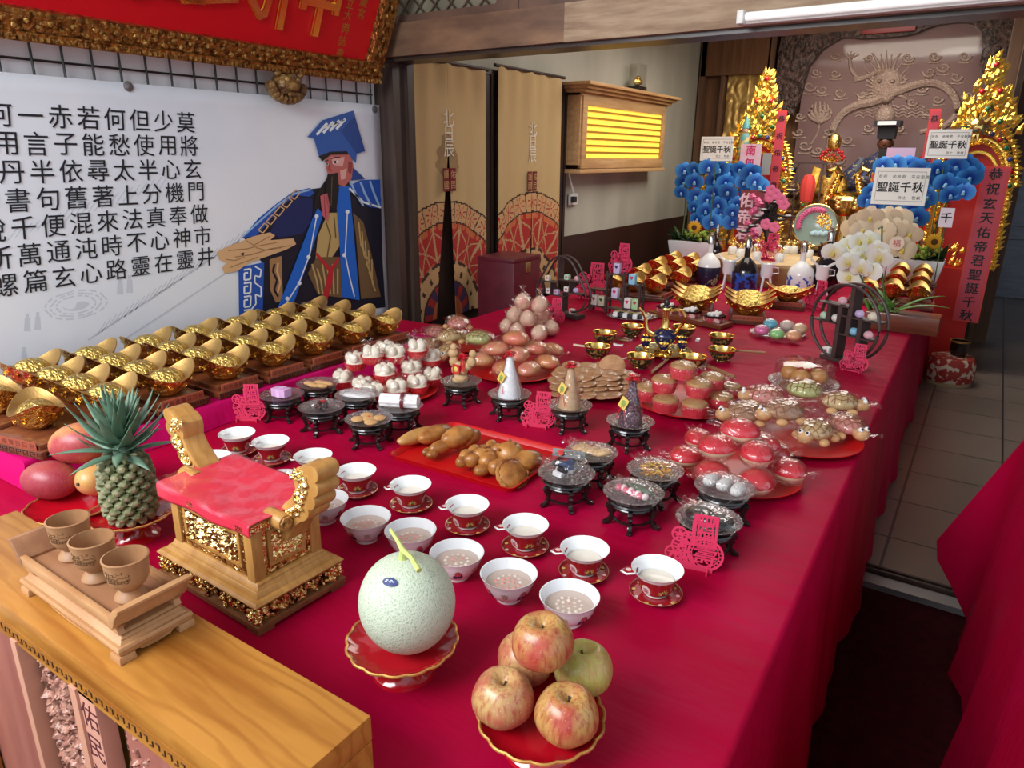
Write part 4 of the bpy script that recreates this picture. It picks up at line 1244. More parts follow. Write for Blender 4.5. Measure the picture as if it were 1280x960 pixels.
# pineapple
pc = atz(166, 645, TZ + .058)
pin = thing('pineapple', 'whole pineapple with spiky blue-green crown, beside the gilded throne', 'pineapple', (pc.x, pc.y, TZ + .052), 0)
Hp = .165
def prad(z):
    t = z / Hp
    return .053 * (max(0, 1 - (2 * t - .96) ** 4 * .75)) ** .5 * (1.0 - .05 * t)
eye_g = mat('pineapple_eye', (.13, .16, .065), .5, col2=(.30, .29, .16), nscale=55, bump=.3, bscale=140)
eye_t = mat('pineapple_tip', (.42, .32, .22), .6)
dkg = mat('pineapple_gap', (.03, .045, .015), .7)
b = MB().lathe([(max(1e-6, prad(Hp * i / 16) - .004), Hp * i / 16) for i in range(17)], 28, mi=2)
for r in range(10):
    z = .010 + r * .0162
    n = 11
    for i in range(n):
        a = 2 * pi * (i + .5 * (r % 2)) / n
        R_ = prad(z) - .002; R2 = (prad(z + .004) - prad(z - .004)) / .008
        nrm = Vector((cos(a), sin(a), -R2)).normalized(); tg = Vector((-sin(a), cos(a), 0)); upv = nrm.cross(tg)
        c = Vector((R_ * cos(a), R_ * sin(a), z))
        hw_, hh = R_ * pi / n * 1.02, .0125
        ringo = [c + tg * (hw_ * cos(k * pi / 3)) + upv * (hh * sin(k * pi / 3)) for k in range(6)]
        ringm = [c + nrm * .0095 + tg * (hw_ * .62 * cos(k * pi / 3)) + upv * (hh * .6 * sin(k * pi / 3)) for k in range(6)]
        ringt = [c + nrm * .0115 + upv * .001 + tg * (hw_ * .25 * cos(k * pi / 3)) + upv * (hh * .25 * sin(k * pi / 3)) for k in range(6)]
        tip = c + nrm * .012 + upv * .004
        b.add(ringo + ringm, [(k, (k + 1) % 6, 6 + (k + 1) % 6, 6 + k) for k in range(6)], 0)
        b.add(ringm + ringt, [(k, (k + 1) % 6, 6 + (k + 1) % 6, 6 + k) for k in range(6)], 0)
        b.add(ringt + [tip], [(k, (k + 1) % 6, 6) for k in range(6)], 1)
b.build('skin', [eye_g, eye_t, dkg], pin, smooth=50)
leaf_m = mat('pineapple_leaf', (.085, .17, .105), .38, col2=(.15, .25, .17), nscale=14)
def leaf(b, base, az, elev, L, wd, curl, n=8, fold=.25, mi=0):
    pts = []; d = Vector((cos(az) * cos(elev), sin(az) * cos(elev), sin(elev)))
    p = Vector(base); side = Vector((-sin(az), cos(az), 0))
    V = []
    e = elev
    for i in range(n + 1):
        t = i / n
        w_ = wd * (1 - t) ** .75 * (.55 + 1.2 * t * (1 - t) * 1.8) if t < 1 else .0003
        d = Vector((cos(az) * cos(e), sin(az) * cos(e), sin(e))); nn = side.cross(d)
        V += [p + side * w_, p - nn * w_ * fold, p - side * w_]
        p = p + d * (L / n); e += curl / n
    F = []
    for i in range(n):
        for k in range(2):
            F.append((i * 3 + k, i * 3 + k + 1, i * 3 + 3 + k + 1, i * 3 + 3 + k))
    b.add(V, F, mi)
b = MB(); rnd = random.Random(4)
for i in range(52):
    t = i / 51
    az = i * 2.399; el = .05 + 1.38 * t ** .8
    leaf(b, (.022 * (1 - t) * cos(az), .022 * (1 - t) * sin(az), Hp - .004 + .07 * t), az, el + rnd.uniform(-.08, .08), (.05 + .075 * sin(pi * min(1, .2 + .75 * t)) * rnd.uniform(.85, 1.1)), .0165 * (1.1 - .35 * t), (.75 * (1 - t) if t > .15 else -.3) - .1)
b.tube([(0, 0, Hp - .01), (0, 0, Hp + .06)], [.02, .008], 8)
b.build('crown', leaf_m, pin, thick=.0012)

# mangoes
mango_m = fruit_mat('mango_blush', (.62, .30, .08), (.40, .045, .055), (.48, .09, .07), (.42, .56), fleck=(.66, .36, .22), nsc=.9, rough=.36)
mango_r = fruit_mat('mango_red', (.50, .16, .08), (.34, .03, .05), (.40, .05, .06), (.30, .52), fleck=(.6, .3, .2), nsc=.9, rough=.36)
mango_o = fruit_mat('mango_orange', (.66, .36, .10), (.58, .20, .09), (.58, .24, .1), (.40, .66), fleck=(.7, .42, .25), nsc=.9, rough=.36)
zb = TZ + .056
MPL = ((69, 601, .043, mango_r, 'dark red mango lying at the platform side of its dish', .5, 0.1, 1.0), (117, 597, .043, mango_o, 'orange mango lying against the pineapple', 1.9, .15, .92),
                             (104, 561, .108, mango_m, 'largest mango with yellow and red blush, on top of the others', .55, -.15, 1.08), (128, 565, .05, mango_r, 'dark mango half hidden behind the pineapple leaves', 2.4, .2, .9))
for (px, py, cz, m, l, rz, el, sz), p in zip(MPL, relax([atz(a[0], a[1], zb + a[2]) for a in MPL], .052, .046, zb + .046)):
    cz = p.z - zb
    root = thing('mango', l, 'mango', (p.x, p.y, zb + cz), rz)
    M = Euler((0, el, 0)).to_matrix()
    MB().sph((0, 0, 0), (.066 * sz, .049 * sz, .046 * sz), 28, 18, M=M, disp=lambda q: 1 + .07 * q.x * q.y - .06 * max(0, q.x) ** 2).build('flesh', m, root)
    MB().tube([M @ Vector((-.066 * sz, 0, 0)), M @ Vector((-.070 * sz, 0, .001))], [.004, .003], 8).build('stem_end', stem_m, root)

# ================================================================= SOUP BOWLS AND TEA CUPS
por2 = mat('bowl_porcelain', (.82, .84, .86), .1, coat=.4)
cobalt = mat('cobalt_paint', (.06, .045, .14), .25); ochre = mat('ochre_paint', (.45, .18, .10), .3); rouge = mat('rouge_paint', (.5, .09, .10), .3)
bowl = thing('soup_bowl', 'x', 'bowl')
bprof = [(0, .006), (.022, .006), (.022, 0), (.025, 0), (.026, .006), (.036, .014), (.046, .028), (.052, .044), (.0565, .056), (.0575, .0575), (.0555, .057), (.050, .045), (.044, .030), (.033, .016), (0, .011)]
MB().lathe(bprof, 40).build('body', por2, bowl)
t = MB()
def patch(b, prof_r, a, z, pts, mi=0, off=.0006):
    V = []
    for (du, dz) in pts:
        zz_ = z + dz; r = prof_r(zz_) + off
        V.append((r * cos(a + du / r), r * sin(a + du / r), zz_))
    n_ = len(V); mu_, mz_ = sum(q[0] for q in pts) / n_, z + sum(q[1] for q in pts) / n_; r = prof_r(mz_) + off
    b.add(V + [(r * cos(a + mu_ / r), r * sin(a + mu_ / r), mz_)], [(i, (i + 1) % n_, n_) for i in range(n_)], mi)
def brad(z):
    P = bprof[4:10]
    for (r0, z0), (r1, z1) in zip(P[:-1], P[1:]):
        if z <= z1: return r0 + (r1 - r0) * (z - z0) / (z1 - z0 + 1e-9)
    return P[-1][0]
for k in range(4):
    a = k * pi / 2 + .4
    patch(t, brad, a, .034, [(.007 * cos(q * pi / 4), .008 * sin(q * pi / 4)) for q in range(8)], 2)
    patch(t, brad, a + .10, .027, [(.006 * cos(q * pi / 3), .010 * sin(q * pi / 3)) for q in range(6)], 0)
    patch(t, brad, a - .12, .026, [(-.004, -.008), (.003, -.008), (.005, 0), (.001, .006), (-.005, .002)], 0)
    V, F = glyph('壽')
    a2 = a + .78
    t.add([((brad(.032 + p_.y * .016) + .0006) * cos(a2 + p_.x * .016 / .048), (brad(.032 + p_.y * .016) + .0006) * sin(a2 + p_.x * .016 / .048), .032 + p_.y * .016) for p_ in V], F, 1)
t.build('painted_motifs', [cobalt, ochre, rouge], bowl, smooth=0)
bp_ = Proto(bowl)
soup_m = mat('clear_sweet_soup', (.55, .44, .37), .05, coat=.3)
ball_w = mat('white_rice_ball', (.72, .60, .52), .25, sss=.2); ball_p = mat('pink_rice_ball', (.72, .32, .27), .25, sss=.2)
bw_o = bp_o = None
blist = [(262, 572, 'beyond the throne, farthest along the row', 3), (350, 598, 'hidden behind the throne seat', 3), (405, 624, 'partly hidden by the fluted throne arm', 3), (457, 646, 'just beyond the throne arm', 8), (513, 662, 'directly behind the melon stalk', 9), (571, 690, 'behind the melon, next to its shoulder', 5),
         (636, 716, 'between the melon and the apples', 13), (712, 744, 'just behind the top apple', 1)]
rnd = random.Random(2)
for (px, py, l, npk) in blist:
    p = atz(px, py, TZ + .0575)
    bp_.put('white porcelain soup bowl ' + l, (p.x, p.y, TZ), rnd.uniform(0, 6))
    s = MB().lathe([(.0465, .037), (0, .0372)], 32).build('sweet_soup', soup_m, loc=(p.x, p.y, TZ))
    tag(s, 'clear sweet soup in the bowl ' + l, 'soup', kind='stuff')
    nb = 0
    for k in range(19):
        if k == 0: x = y = 0
        elif k < 7: x, y = .0125 * cos(k * pi / 3), .0125 * sin(k * pi / 3)
        else: x, y = .024 * cos(k * pi / 6), .024 * sin(k * pi / 6)
        pk = k < npk
        loc = (p.x + x + rnd.uniform(-.001, .001), p.y + y + rnd.uniform(-.001, .001), TZ + .0330 + rnd.uniform(-.001, .001))
        src = bp_o if pk else bw_o
        if src is None:
            src = MB().sph((0, 0, 0), .0058, 10, 7).build('rice_ball', ball_p if pk else ball_w)
            if pk: bp_o = src
            else: bw_o = src
            o = src
        else:
            o = src.copy(); COL.objects.link(o)
        o.location = loc
        tag(o, ('pink' if pk else 'white') + ' rice ball floating in the soup bowl ' + l, 'rice ball', ('pink' if pk else 'white') + ' rice balls in the bowl ' + l)

red_por = mat('red_glaze', (.34, .012, .02), .2, coat=.4); yel_por = mat('yellow_flower_glaze', (.62, .42, .10), .3); med_por = mat('pink_medallion_glaze', (.74, .52, .52), .3); grn_por = mat('green_glaze', (.06, .16, .10), .3); gold_line = mat('gilt_line', (.75, .5, .2), .3, .8)
cup = thing('tea_cup', 'x', 'tea cup')
cprof = [(0, .004), (.020, .004), (.021, 0), (.023, 0), (.024, .005), (.031, .009), (.0345, .018), (.037, .029), (.0395, .037), (.043, .045), (.048, .052), (.0515, .056), (.052, .0568), (.0505, .0562), (.045, .050), (.039, .040), (.034, .024), (.027, .011), (0, .008)]
def cmf(a, j): return 1 if 4 <= j <= 7 else (2 if j in (8,) else 0)
def crad(z):
    P = cprof[4:12]
    for (r0, z0), (r1, z1) in zip(P[:-1], P[1:]):
        if z <= z1: return r0 + (r1 - r0) * (z - z0) / (z1 - z0 + 1e-9)
    return P[-1][0]
MB().lathe(cprof, 48, mf=lambda a, j: 1 if 4 <= j <= 8 else 0, c=(0, 0, .010)).build('body', [white_por, red_por], cup)
def motifs(n=6):
    t = MB()
    for k in range(n):
        a = k * 2 * pi / n
        rr = lambda z: crad(z - .010)
        if k % 2 == 0:
            patch(t, rr, a, .031, [(.0105 * cos(q * pi / 6), .0125 * sin(q * pi / 6)) for q in range(12)], 0)
            V, F = glyph('壽')
            t.add([((rr(.031 + p_.y * .013) + .0014) * cos(a + p_.x * .013 / .037), (rr(.031 + p_.y * .013) + .0014) * sin(a + p_.x * .013 / .037), .031 + p_.y * .013) for p_ in V], F, 3)
        else:
            for q in range(7):
                an = pi * q / 6
                cx, cz = .0098 * cos(an), .0098 * sin(an)
                patch(t, rr, a, .027, [(cx * .4 - .002 * sin(an), cz * .4 + .002 * cos(an)), (cx * 1.25, cz * 1.25), (cx * .4 + .002 * sin(an), cz * .4 - .002 * cos(an))], 1, .0008)
            patch(t, rr, a, .022, [(-.011, 0), (-.004, -.003), (0, -.004), (.004, -.003), (.011, 0), (.0, .001)], 2)
            patch(t, rr, a, .031, [(.0025 * cos(q * pi / 3), .003 * sin(q * pi / 3)) for q in range(6)], 2, .0012)
    return t
motifs().build('painted_motifs', [med_por, yel_por, grn_por, red_por], cup, smooth=0)
MB().lathe([(0, .003), (.030, .003), (.028, 0), (.032, 0), (.036, .005), (.047, .0095), (.0525, .014), (.053, .0146), (.052, .0138), (.046, .0088), (.036, .0085), (0, .0088)], 48, mf=lambda a, j: 1 if j in (4, 5, 8, 9, 10) else 0).build('saucer', [white_por, red_por], cup)
t = MB()
for k in range(10):
    a = k * 2 * pi / 10
    t.lathe([(.0045, 0), (0, .0006)], 8, c=(.0445 * cos(a), .0445 * sin(a), .0102), mi=k % 2)
t.tube([(.0528 * cos(i * pi / 24), .0528 * sin(i * pi / 24), .0146) for i in range(48)], .0006, 5, closed=True, mi=2)
t.build('saucer_motifs', [med_por, yel_por, gold_line], cup, smooth=0)
b = MB().add([(-.038, -.011, .053), (-.038, .011, .053), (-.060, .014, .049), (-.074, .0, .046), (-.060, -.014, .049)], [(0, 1, 2, 3, 4)])
b.build('ear_handle', [white_por], cup, thick=.003)
t = MB().add([(-.038, -.0095, .0552), (-.038, .0095, .0552), (-.0595, .0122, .0515), (-.0715, .0, .0488), (-.0595, -.0122, .0515)], [(0, 1, 2, 3, 4)]).lathe([(.006, 0), (0, .0004)], 10, c=(-.057, 0, .0528), mi=1).build('ear_glaze', [red_por, med_por], cup, smooth=0)
cp_ = Proto(cup)
for (px, py, l, rz) in ((296, 541, 'in front of the pink paper-cut beyond the throne', .2), (338, 551, 'second from the ingot step, behind the throne', 1.9), (391, 569, 'behind the fluted throne arm', 2.2), (445, 588, 'between the throne arm and the biscuit plate', 2.2), (513, 605, 'in front of the red bread tray end', 2.4),
                        (584, 630, 'in front of the round bread roll', 2.6), (657, 655, 'in front of the bag of monochrome sweets', 2.6), (731, 685, 'in front of the plate of pink sweets', .5), (822, 710, 'at the aisle end, beside the pink paper-cut', .35)):
    p = atz(px, py, TZ + .0665)
    cp_.put('red and white tea cup on saucer ' + l, (p.x, p.y, TZ), min(rz, .3))
    d = MB().lathe([(.0352, .0428), (0, .0430)], 28).build('tea', mat('pale_tea', (.74, .69, .59), .05), loc=(p.x, p.y, TZ))
    tag(d, 'pale tea in the cup ' + l, 'tea', kind='stuff')
# ================================================================= BLACK STANDS WITH GLASS PLATES
stand = thing('plate_stand', 'x', 'stand')
MB().lathe([(0, .056), (.052, .056), (.058, .059), (.062, .063), (.060, .067), (.052, .068), (0, .066)], 32).build('top', black_lac, stand)
MB().lathe([(.046, .042), (.052, .046), (.053, .052), (.050, .057), (.044, .056), (.045, .046), (.046, .042)], 32).build('apron', black_lac, stand)
ring = [(.047 * cos(2 * pi * i / 32), .047 * sin(2 * pi * i / 32), .018) for i in range(32)]
MB().tube(ring, .0038, 6, closed=True).build('stretcher', black_lac, stand)
legp = [(.048, .056), (.060, .056), (.066, .050), (.0645, .043), (.059, .040), (.062, .034), (.0575, .030), (.056, .024), (.058, .016), (.064, .010), (.071, .008), (.073, .002), (.070, 0), (.058, 0), (.051, .006), (.047, .014), (.046, .03), (.047, .042)]
for k in range(5):
    M = Matrix.Rotation(2 * pi * k / 5 + .3, 3, 'Z')
    MB().prism(legp, -.0055, .0055, axis='y', M=M).build('leg', black_lac, stand, bevel=.0015)
sp = Proto(stand)
pg_m = None
def pressed_glass():
    m = bpy.data.materials.new('pressed_glass'); m.use_nodes = True
    nt = m.node_tree; nt.nodes.clear()
    out = nt.nodes.new('ShaderNodeOutputMaterial')
    tr_n = nt.nodes.new('ShaderNodeBsdfTransparent'); tr_n.inputs[0].default_value = (.92, .92, .94, 1)
    gl = nt.nodes.new('ShaderNodeBsdfGlossy'); gl.inputs['Roughness'].default_value = .14
    df = nt.nodes.new('ShaderNodeBsdfDiffuse'); df.inputs[0].default_value = (.75, .75, .78, 1)
    tc = nt.nodes.new('ShaderNodeTexCoord'); v = nt.nodes.new('ShaderNodeTexVoronoi'); v.inputs['Scale'].default_value = 105
    bp = nt.nodes.new('ShaderNodeBump'); bp.inputs['Strength'].default_value = .9; bp.inputs['Distance'].default_value = .006
    nt.links.new(tc.outputs['Object'], v.inputs['Vector']); nt.links.new(v.outputs['Distance'], bp.inputs['Height'])
    nt.links.new(bp.outputs[0], gl.inputs['Normal']); nt.links.new(bp.outputs[0], df.inputs['Normal'])
    m1 = nt.nodes.new('ShaderNodeMixShader'); m1.inputs[0].default_value = .07
    m2 = nt.nodes.new('ShaderNodeMixShader'); lw = nt.nodes.new('ShaderNodeLayerWeight'); lw.inputs[0].default_value = .4
    nt.links.new(bp.outputs[0], lw.inputs['Normal'])
    mu = nt.nodes.new('ShaderNodeMath'); mu.operation = 'MULTIPLY_ADD'; mu.inputs[1].default_value = .55; mu.inputs[2].default_value = .10
    nt.links.new(lw.outputs['Facing'], mu.inputs[0]); nt.links.new(mu.outputs[0], m2.inputs[0])
    nt.links.new(tr_n.outputs[0], m1.inputs[1]); nt.links.new(df.outputs[0], m1.inputs[2])
    nt.links.new(m1.outputs[0], m2.inputs[1]); nt.links.new(gl.outputs[0], m2.inputs[2]); nt.links.new(m2.outputs[0], out.inputs[0])
    return m
pg_m = pressed_glass(); MATS['pressed_glass'] = pg_m
plate = MB().lathe([(0, .001), (.04, .001), (.052, .004), (.066, .010), (.078, .015), (.079, .0165), (.077, .017), (.064, .013), (.050, .0075), (.04, .0045), (0, .004)], 48, wob=lambda a, j, r: r * (1 + (.012 * cos(24 * a) if r > .07 else 0))).build('glass_plate', pg_m)
plate_first = [True]
PLZ = TZ + .068
def stand_with_plate(px, py, what, rz):
    p = atz(px, py, PLZ + .012)
    sp.put('black lacquered carved stand under the glass plate with ' + what, (p.x, p.y, TZ), rz)
    o = plate
    if not plate_first[0]:
        o = plate.copy(); COL.objects.link(o)
    plate_first[0] = False
    o.location = (p.x, p.y, PLZ); o.rotation_euler = (0, 0, rz); o.scale = (.93, .93, 1)
    tag(o, 'pressed clear glass plate carrying ' + what, 'plate')
    return p
rnd = random.Random(11)
SP = {}
for key, px, py, what in (('soap', 352, 494, 'the lilac box'), ('bisc2', 397, 480, 'pale finger biscuits'), ('dates', 402, 509, 'the bagged dark dates'), ('bag', 446, 494, 'the folded clear bag'), ('bisc', 461, 524, 'five round biscuits'),
                      ('noodle', 500, 508, 'the wrapped noodle roll'), ('ginger', 576, 477, 'the ginger root'), ('salt', 637, 493, 'the white salt cone'), ('sugar', 712, 507, 'the tan sugar cone'), ('purple', 788, 527, 'the dark grain cone'),
                      ('mono', 708, 592, 'the black and white sweets'), ('sesame', 739, 566, 'sesame cookies'), ('lily', 819, 588, 'dried orange lily strips'), ('pinks', 792, 616, 'pink wrapped sweets'), ('whiteb', 906, 610, 'three white coated rolls'), ('nori', 886, 650, 'the bag of black seaweed')):
    SP[key] = stand_with_plate(px, py, what, rnd.uniform(0, 1.2))
CZ = PLZ + .0065
film1 = film_mat('clear_wrapper', (.99, .99, .99), .50, .09, .6, 34)
film2 = film_mat('milky_wrapper', (.97, .97, .97), .55, .15, .8, 50, veil=.28)
def bag_mb(rx, ry, rz, seed=0, crump=.16, tail=None, nu=30, nv=20, z0=0):
    """a crumpled clear bag: pillow shell with random creases, optionally with a gathered tail"""
    def disp(q):
        n = noise.noise(Vector((q.x * 2.2 + seed, q.y * 2.2, q.z * 2.2))) + .6 * abs(noise.noise(Vector((q.x * 5 + seed, q.y * 5, q.z * 5 + 3))))
        k = 1 + crump * n
        if tail and q.z > .55: k *= 1 + tail * (q.z - .55) * 2
        return k
    return MB().sph((0, 0, z0), (rx, ry, rz), nu, nv, disp=disp)
def wing(b, p, d, L, w0, w1, seed, n=6):
    """the flat crimped end of a bag"""
    p = Vector(p); d = Vector(d).normalized(); s = d.cross(Vector((0, 0, 1)))
    if s.length < .1: s = Vector((1, 0, 0))
    s.normalize(); up = s.cross(d)
    def fn(u, v):
        t = v
        w_ = w0 + (w1 - w0) * t
        return p + d * (L * t) + s * ((u - .5) * 2 * w_) + up * (.010 * t * noise.noise(Vector((u * 4 + seed, t * 3, seed))) + .006 * sin(u * 14 + seed) * t)
    b.grid(fn, 10, n)
    return b
biscuit = mat('baked_biscuit', (.62, .38, .17), .7, col2=(.50, .27, .10), nscale=40, bump=.3, bscale=160)
redspot = mat('red_food_dot', (.62, .02, .02), .4)
def tthing(name, label, cat, p, z=CZ, rz=0, group=None): return thing(name, label, cat, (p.x, p.y, z), rz, group)
p = SP['soap']; t = tthing('lilac_box', 'small lilac paper box on the glass plate beside the pink paper-cut', 'box', p, rz=.15)
MB().box((0, 0, .017), (.058, .036, .028)).build('box', mat('lilac_paper', (.62, .36, .62), .5), t, bevel=.003)
MB().box((0, 0, .0315), (.016, .037, .0008)).box((0, -.0183, .017), (.016, .0008, .028)).build('band', mat('lilac_band', (.70, .45, .70), .5), t, smooth=0)
def biscuits(key, spots, rx, ry, label):
    p = SP[key]
    for i, (x, y, r, d) in enumerate(spots):
        o = thing('biscuit', label % d, 'biscuit', (p.x + x, p.y + y, CZ), r)
        MB().sph((0, 0, .0075), (rx, ry, .0075), 18, 10, disp=lambda q: 1 + .05 * noise.noise(q * 3 + Vector((i, 0, 0)))).build('biscuit_body', biscuit, o)
        if d in ('middle', 'central'):
            MB().sph((0, 0, .0150), (.004, .004, .0015), 8, 5).build('red_dot', redspot, o)
biscuits('bisc2', [(-.022, -.016, .2, 'front'), (.004, -.022, .1, 'second'), (.03, -.01, .3, 'aisle side'), (.0, .012, .15, 'back'), (.028, .018, .2, 'rear corner')], .024, .012, 'pale finger biscuit, the %s one on the plate by the ingot step')
biscuits('bisc', [(-.024, .018, 0, 'rear'), (.022, .022, .4, 'back'), (0, 0, .2, 'central'), (-.024, -.022, .5, 'front'), (.026, -.018, 0, 'aisle side')], .021, .020, 'round brown biscuit, the %s one of five below the folded bag')
p = SP['dates']; t = tthing('bag_of_dates', 'clear bag of dark red dates with a red tag on glass plate', 'bag of dates', p, rz=.4)
for i in range(7):
    MB().sph((.014 * cos(i * 2.4), .014 * sin(i * 2.4), .009 + .008 * (i % 2)), (.011, .008, .008), 10, 7, M=Matrix.Rotation(i, 3, 'Z')).build('date', mat('dark_date', (.05, .012, .012), .3), t)
MB().box((.004, .002, .027), (.014, .012, .002), rz=.4).build('red_tag', redspot, t)
b = bag_mb(.036, .03, .02, 1, z0=.017); wing(b, (.03, 0, .015), (1, .1, .2), .03, .02, .03, 2); b.build('wrapper', film1, t)
p = SP['bag']; t = tthing('folded_clear_bag', 'folded milky clear bag with a small red dot on glass plate', 'bag', p, rz=.3)
bag_mb(.062, .036, .011, 4, .12, z0=.011).build('bag_body', film2, t)
MB().sph((0, 0, .006), (.05, .026, .006), 14, 8).build('white_filling', mat('white_rice_flour', (.78, .76, .76), .8), t)
MB().box((-.01, .02, .0215), (.012, .006, .001)).build('red_dot', redspot, t)
p = SP['noodle']; t = tthing('noodle_roll', 'white wrapped noodle roll with dark red band on glass plate', 'noodles', p, rz=.45)
b = MB()
for k in range(9):
    a = k * 2 * pi / 8; r = .014 if k < 8 else 0
    b.tube([(-.062, r * cos(a) * 1.1, .025 + r * sin(a)), (-.03, r * cos(a) * 1.15, .025 + r * sin(a)), (.03, r * cos(a) * 1.15, .025 + r * sin(a)), (.060, r * cos(a) * 1.0, .025 + r * sin(a))], .0085, 8)
b.build('noodles', mat('white_noodles', (.84, .80, .80), .6), t)
MB().lathe([(.0265, -.006), (.027, 0), (.0265, .006), (.0245, .006), (.0245, -.006), (.0265, -.006)], 24, M=Matrix.Rotation(pi / 2, 3, 'Y'), c=(.012, 0, .025)).build('band', mat('dark_red_band', (.14, .008, .015), .5), t)
bag_mb(.07, .028, .027, 8, .06, z0=.027).build('wrapper', film_mat('clear_wrapper', (1, 1, 1)), t)
# ginger root
p = SP['ginger']; t = tthing('ginger_root', 'knobbly upright ginger root with a red bow and paper tag', 'ginger', p, rz=0)
gin = mat('ginger_skin', (.60, .41, .22), .65, col2=(.48, .30, .14), nscale=22, bump=.5, bscale=50)
b = MB()
for (x, y, z, r, e) in ((0, 0, .020, .026, .018), (-.022, .004, .045, .020, .016), (-.03, 0, .075, .018, .020), (-.034, .002, .105, .019, .018), (-.030, 0, .128, .013, .014), (.008, 0, .048, .020, .018), (.028, .003, .07, .019, .018), (.048, 0, .088, .018, .02), (.054, 0, .115, .014, .016), (-.008, 0, .066, .016, .014), (.012, .006, .085, .014, .02), (-.012, -.004, .012, .02, .012)):
    b.sph((x, y, z), (r, r * .85, e), 14, 9, disp=lambda q: 1 + .09 * noise.noise(q * 2.5 + Vector((x * 90, z * 90, 0))))
b.build('root', gin, t)
bow = mat('red_ribbon', (.62, .012, .03), .4); tagm = mat('yellow_paper_tag', (.72, .55, .12), .5)
def bow_mb(c, s):
    b = MB(); c = Vector(c); rr = random.Random(3)
    for k in range(9):
        a = k * 2 * pi / 9; el_ = rr.uniform(-.2, .9)
        d = Vector((cos(a) * cos(el_), sin(a) * cos(el_), sin(el_))); side = d.cross(Vector((0, 0, 1))).normalized()
        pts = [c, c + d * s * .7 + Vector((0, 0, s * .25)), c + d * s, c + d * s * .6 - Vector((0, 0, s * .15)), c]
        V = []
        for q in pts: V += [q + side * s * .22, q - side * s * .22]
        b.add(V, [(2 * i, 2 * i + 1, 2 * i + 3, 2 * i + 2) for i in range(4)])
    return b
b = bow_mb((.020, -.014, .100), .022)
for k in (-1, 1): b.add([(.02 + k * .003, -.016, .10), (.026 + k * .003, -.016, .10), (.022 + k * .008, -.018, .05), (.014 + k * .008, -.018, .05)], [(0, 1, 2, 3)])
b.build('bow', bow, t)
MB().box((.0, -.026, .058), (.030, .003, .034), rz=0).build('tag', mat('red_paper_tag', (.55, .03, .03), .5), t, smooth=0)
MB().sph((.0, -.028, .058), (.009, .002, .010), 8, 6).build('tag_emblem', tagm, t)
# cones with a bow, tag and red string
def cone(key, label, body, h, r0, col_noise):
    p = SP[key]; t = tthing('wrapped_cone', label, 'offering cone', p, rz=-.2)
    MB().lathe([(0, 0), (r0, 0), (r0 * 1.02, .006), (r0 * .88, h * .25), (r0 * .62, h * .55), (r0 * .34, h * .85), (.010, h), (0, h + .003)], 28, wob=lambda a, j, r: r * (1 + .03 * cos(3 * a + j))).build('filling', body, t)
    b = MB().lathe([(r0 + .004, 0), (r0 * 1.02 + .004, .008), (r0 * .9 + .004, h * .25), (r0 * .64 + .004, h * .55), (r0 * .36 + .004, h * .85), (.012, h + .002), (.020, h + .02)], 30, wob=lambda a, j, r: r * (1 + .05 * cos(5 * a + j * 1.3) + .03 * cos(11 * a - j)))
    b.build('wrapper', film1, t)
    bow_mb((0, 0, h + .008), .021).build('bow', bow, t)
    zt = h * .52; rt = r0 * .66 + .004
    MB().box((-.008, -rt - .002, zt), (.030, .002, .034), M=Euler((-.28, .35, -.2)).to_matrix()).build('tag', tagm, t, smooth=0)
    MB().sph((-.008, -rt - .004, zt), (.009, .002, .010), 8, 6, M=Euler((-.28, 0, -.2)).to_matrix()).build('tag_emblem', mat('tag_green', (.25, .35, .08), .5), t)
    s = MB()
    for k in (-1, 1): s.tube([(-.008 + k * .02 * q, -(r0 * (1.0 - .5 * (zt - q * zt * .9) / h) + .005) , zt - q * zt * .75) for q in (0, .5, 1)], .0012, 4)
    s.build('red_string', bow, t)
cone('salt', 'white salt cone in clear wrap with red bow, beside the pink paper-cut', mat('coarse_salt', (.80, .82, .84), .6, bump=.4, bscale=220), .135, .038, 0)
cone('sugar', 'tan sugar cone in clear wrap with red bow, middle of three cones', mat('brown_sugar', (.56, .36, .20), .7, bump=.4, bscale=220), .13, .036, 0)
cone('purple', 'dark purple grain cone in clear wrap with red bow', mat('purple_grain', (.08, .03, .05), .5, col2=(.26, .16, .18), nscale=160, lo=.5, hi=.6, bump=.8, bscale=200), .135, .036, 0)
# bag of black-and-white sweets
p = SP['mono']; t = tthing('bag_of_sweets', 'clear bag of black and white wrapped sweets with red dot', 'bag of sweets', p, rz=.3)
rr = random.Random(8)
for i in range(9):
    MB().box((rr.uniform(-.03, .03), rr.uniform(-.02, .02), .012 + .009 * (i % 3)), (.028, .018, .012), M=Euler((rr.uniform(-.4, .4), rr.uniform(-.4, .4), rr.uniform(0, 3))).to_matrix()).build('sweet', [mat('white_wrapper', (.8, .8, .8), .3), mat('black_wrapper', (.015, .015, .018), .3), mat('navy_wrapper', (.04, .06, .13), .3)][i % 3], t, bevel=.003)
MB().box((.0, .024, .050), (.085, .004, .020), M=Euler((-.5, 0, -.05)).to_matrix()).build('black_header', mat('black_wrapper', (.015, .015, .018), .3), t, smooth=0)
MB().lathe([(.008, 0), (0, .001)], 12, c=(-.02, .016, .054), M=Euler((.8, 0, 0)).to_matrix()).build('red_dot', redspot, t)
b = bag_mb(.056, .036, .032, 12, .14, z0=.030); wing(b, (-.045, 0, .03), (-1, -.1, .4), .035, .028, .03, 3); b.build('wrapper', film1, t)
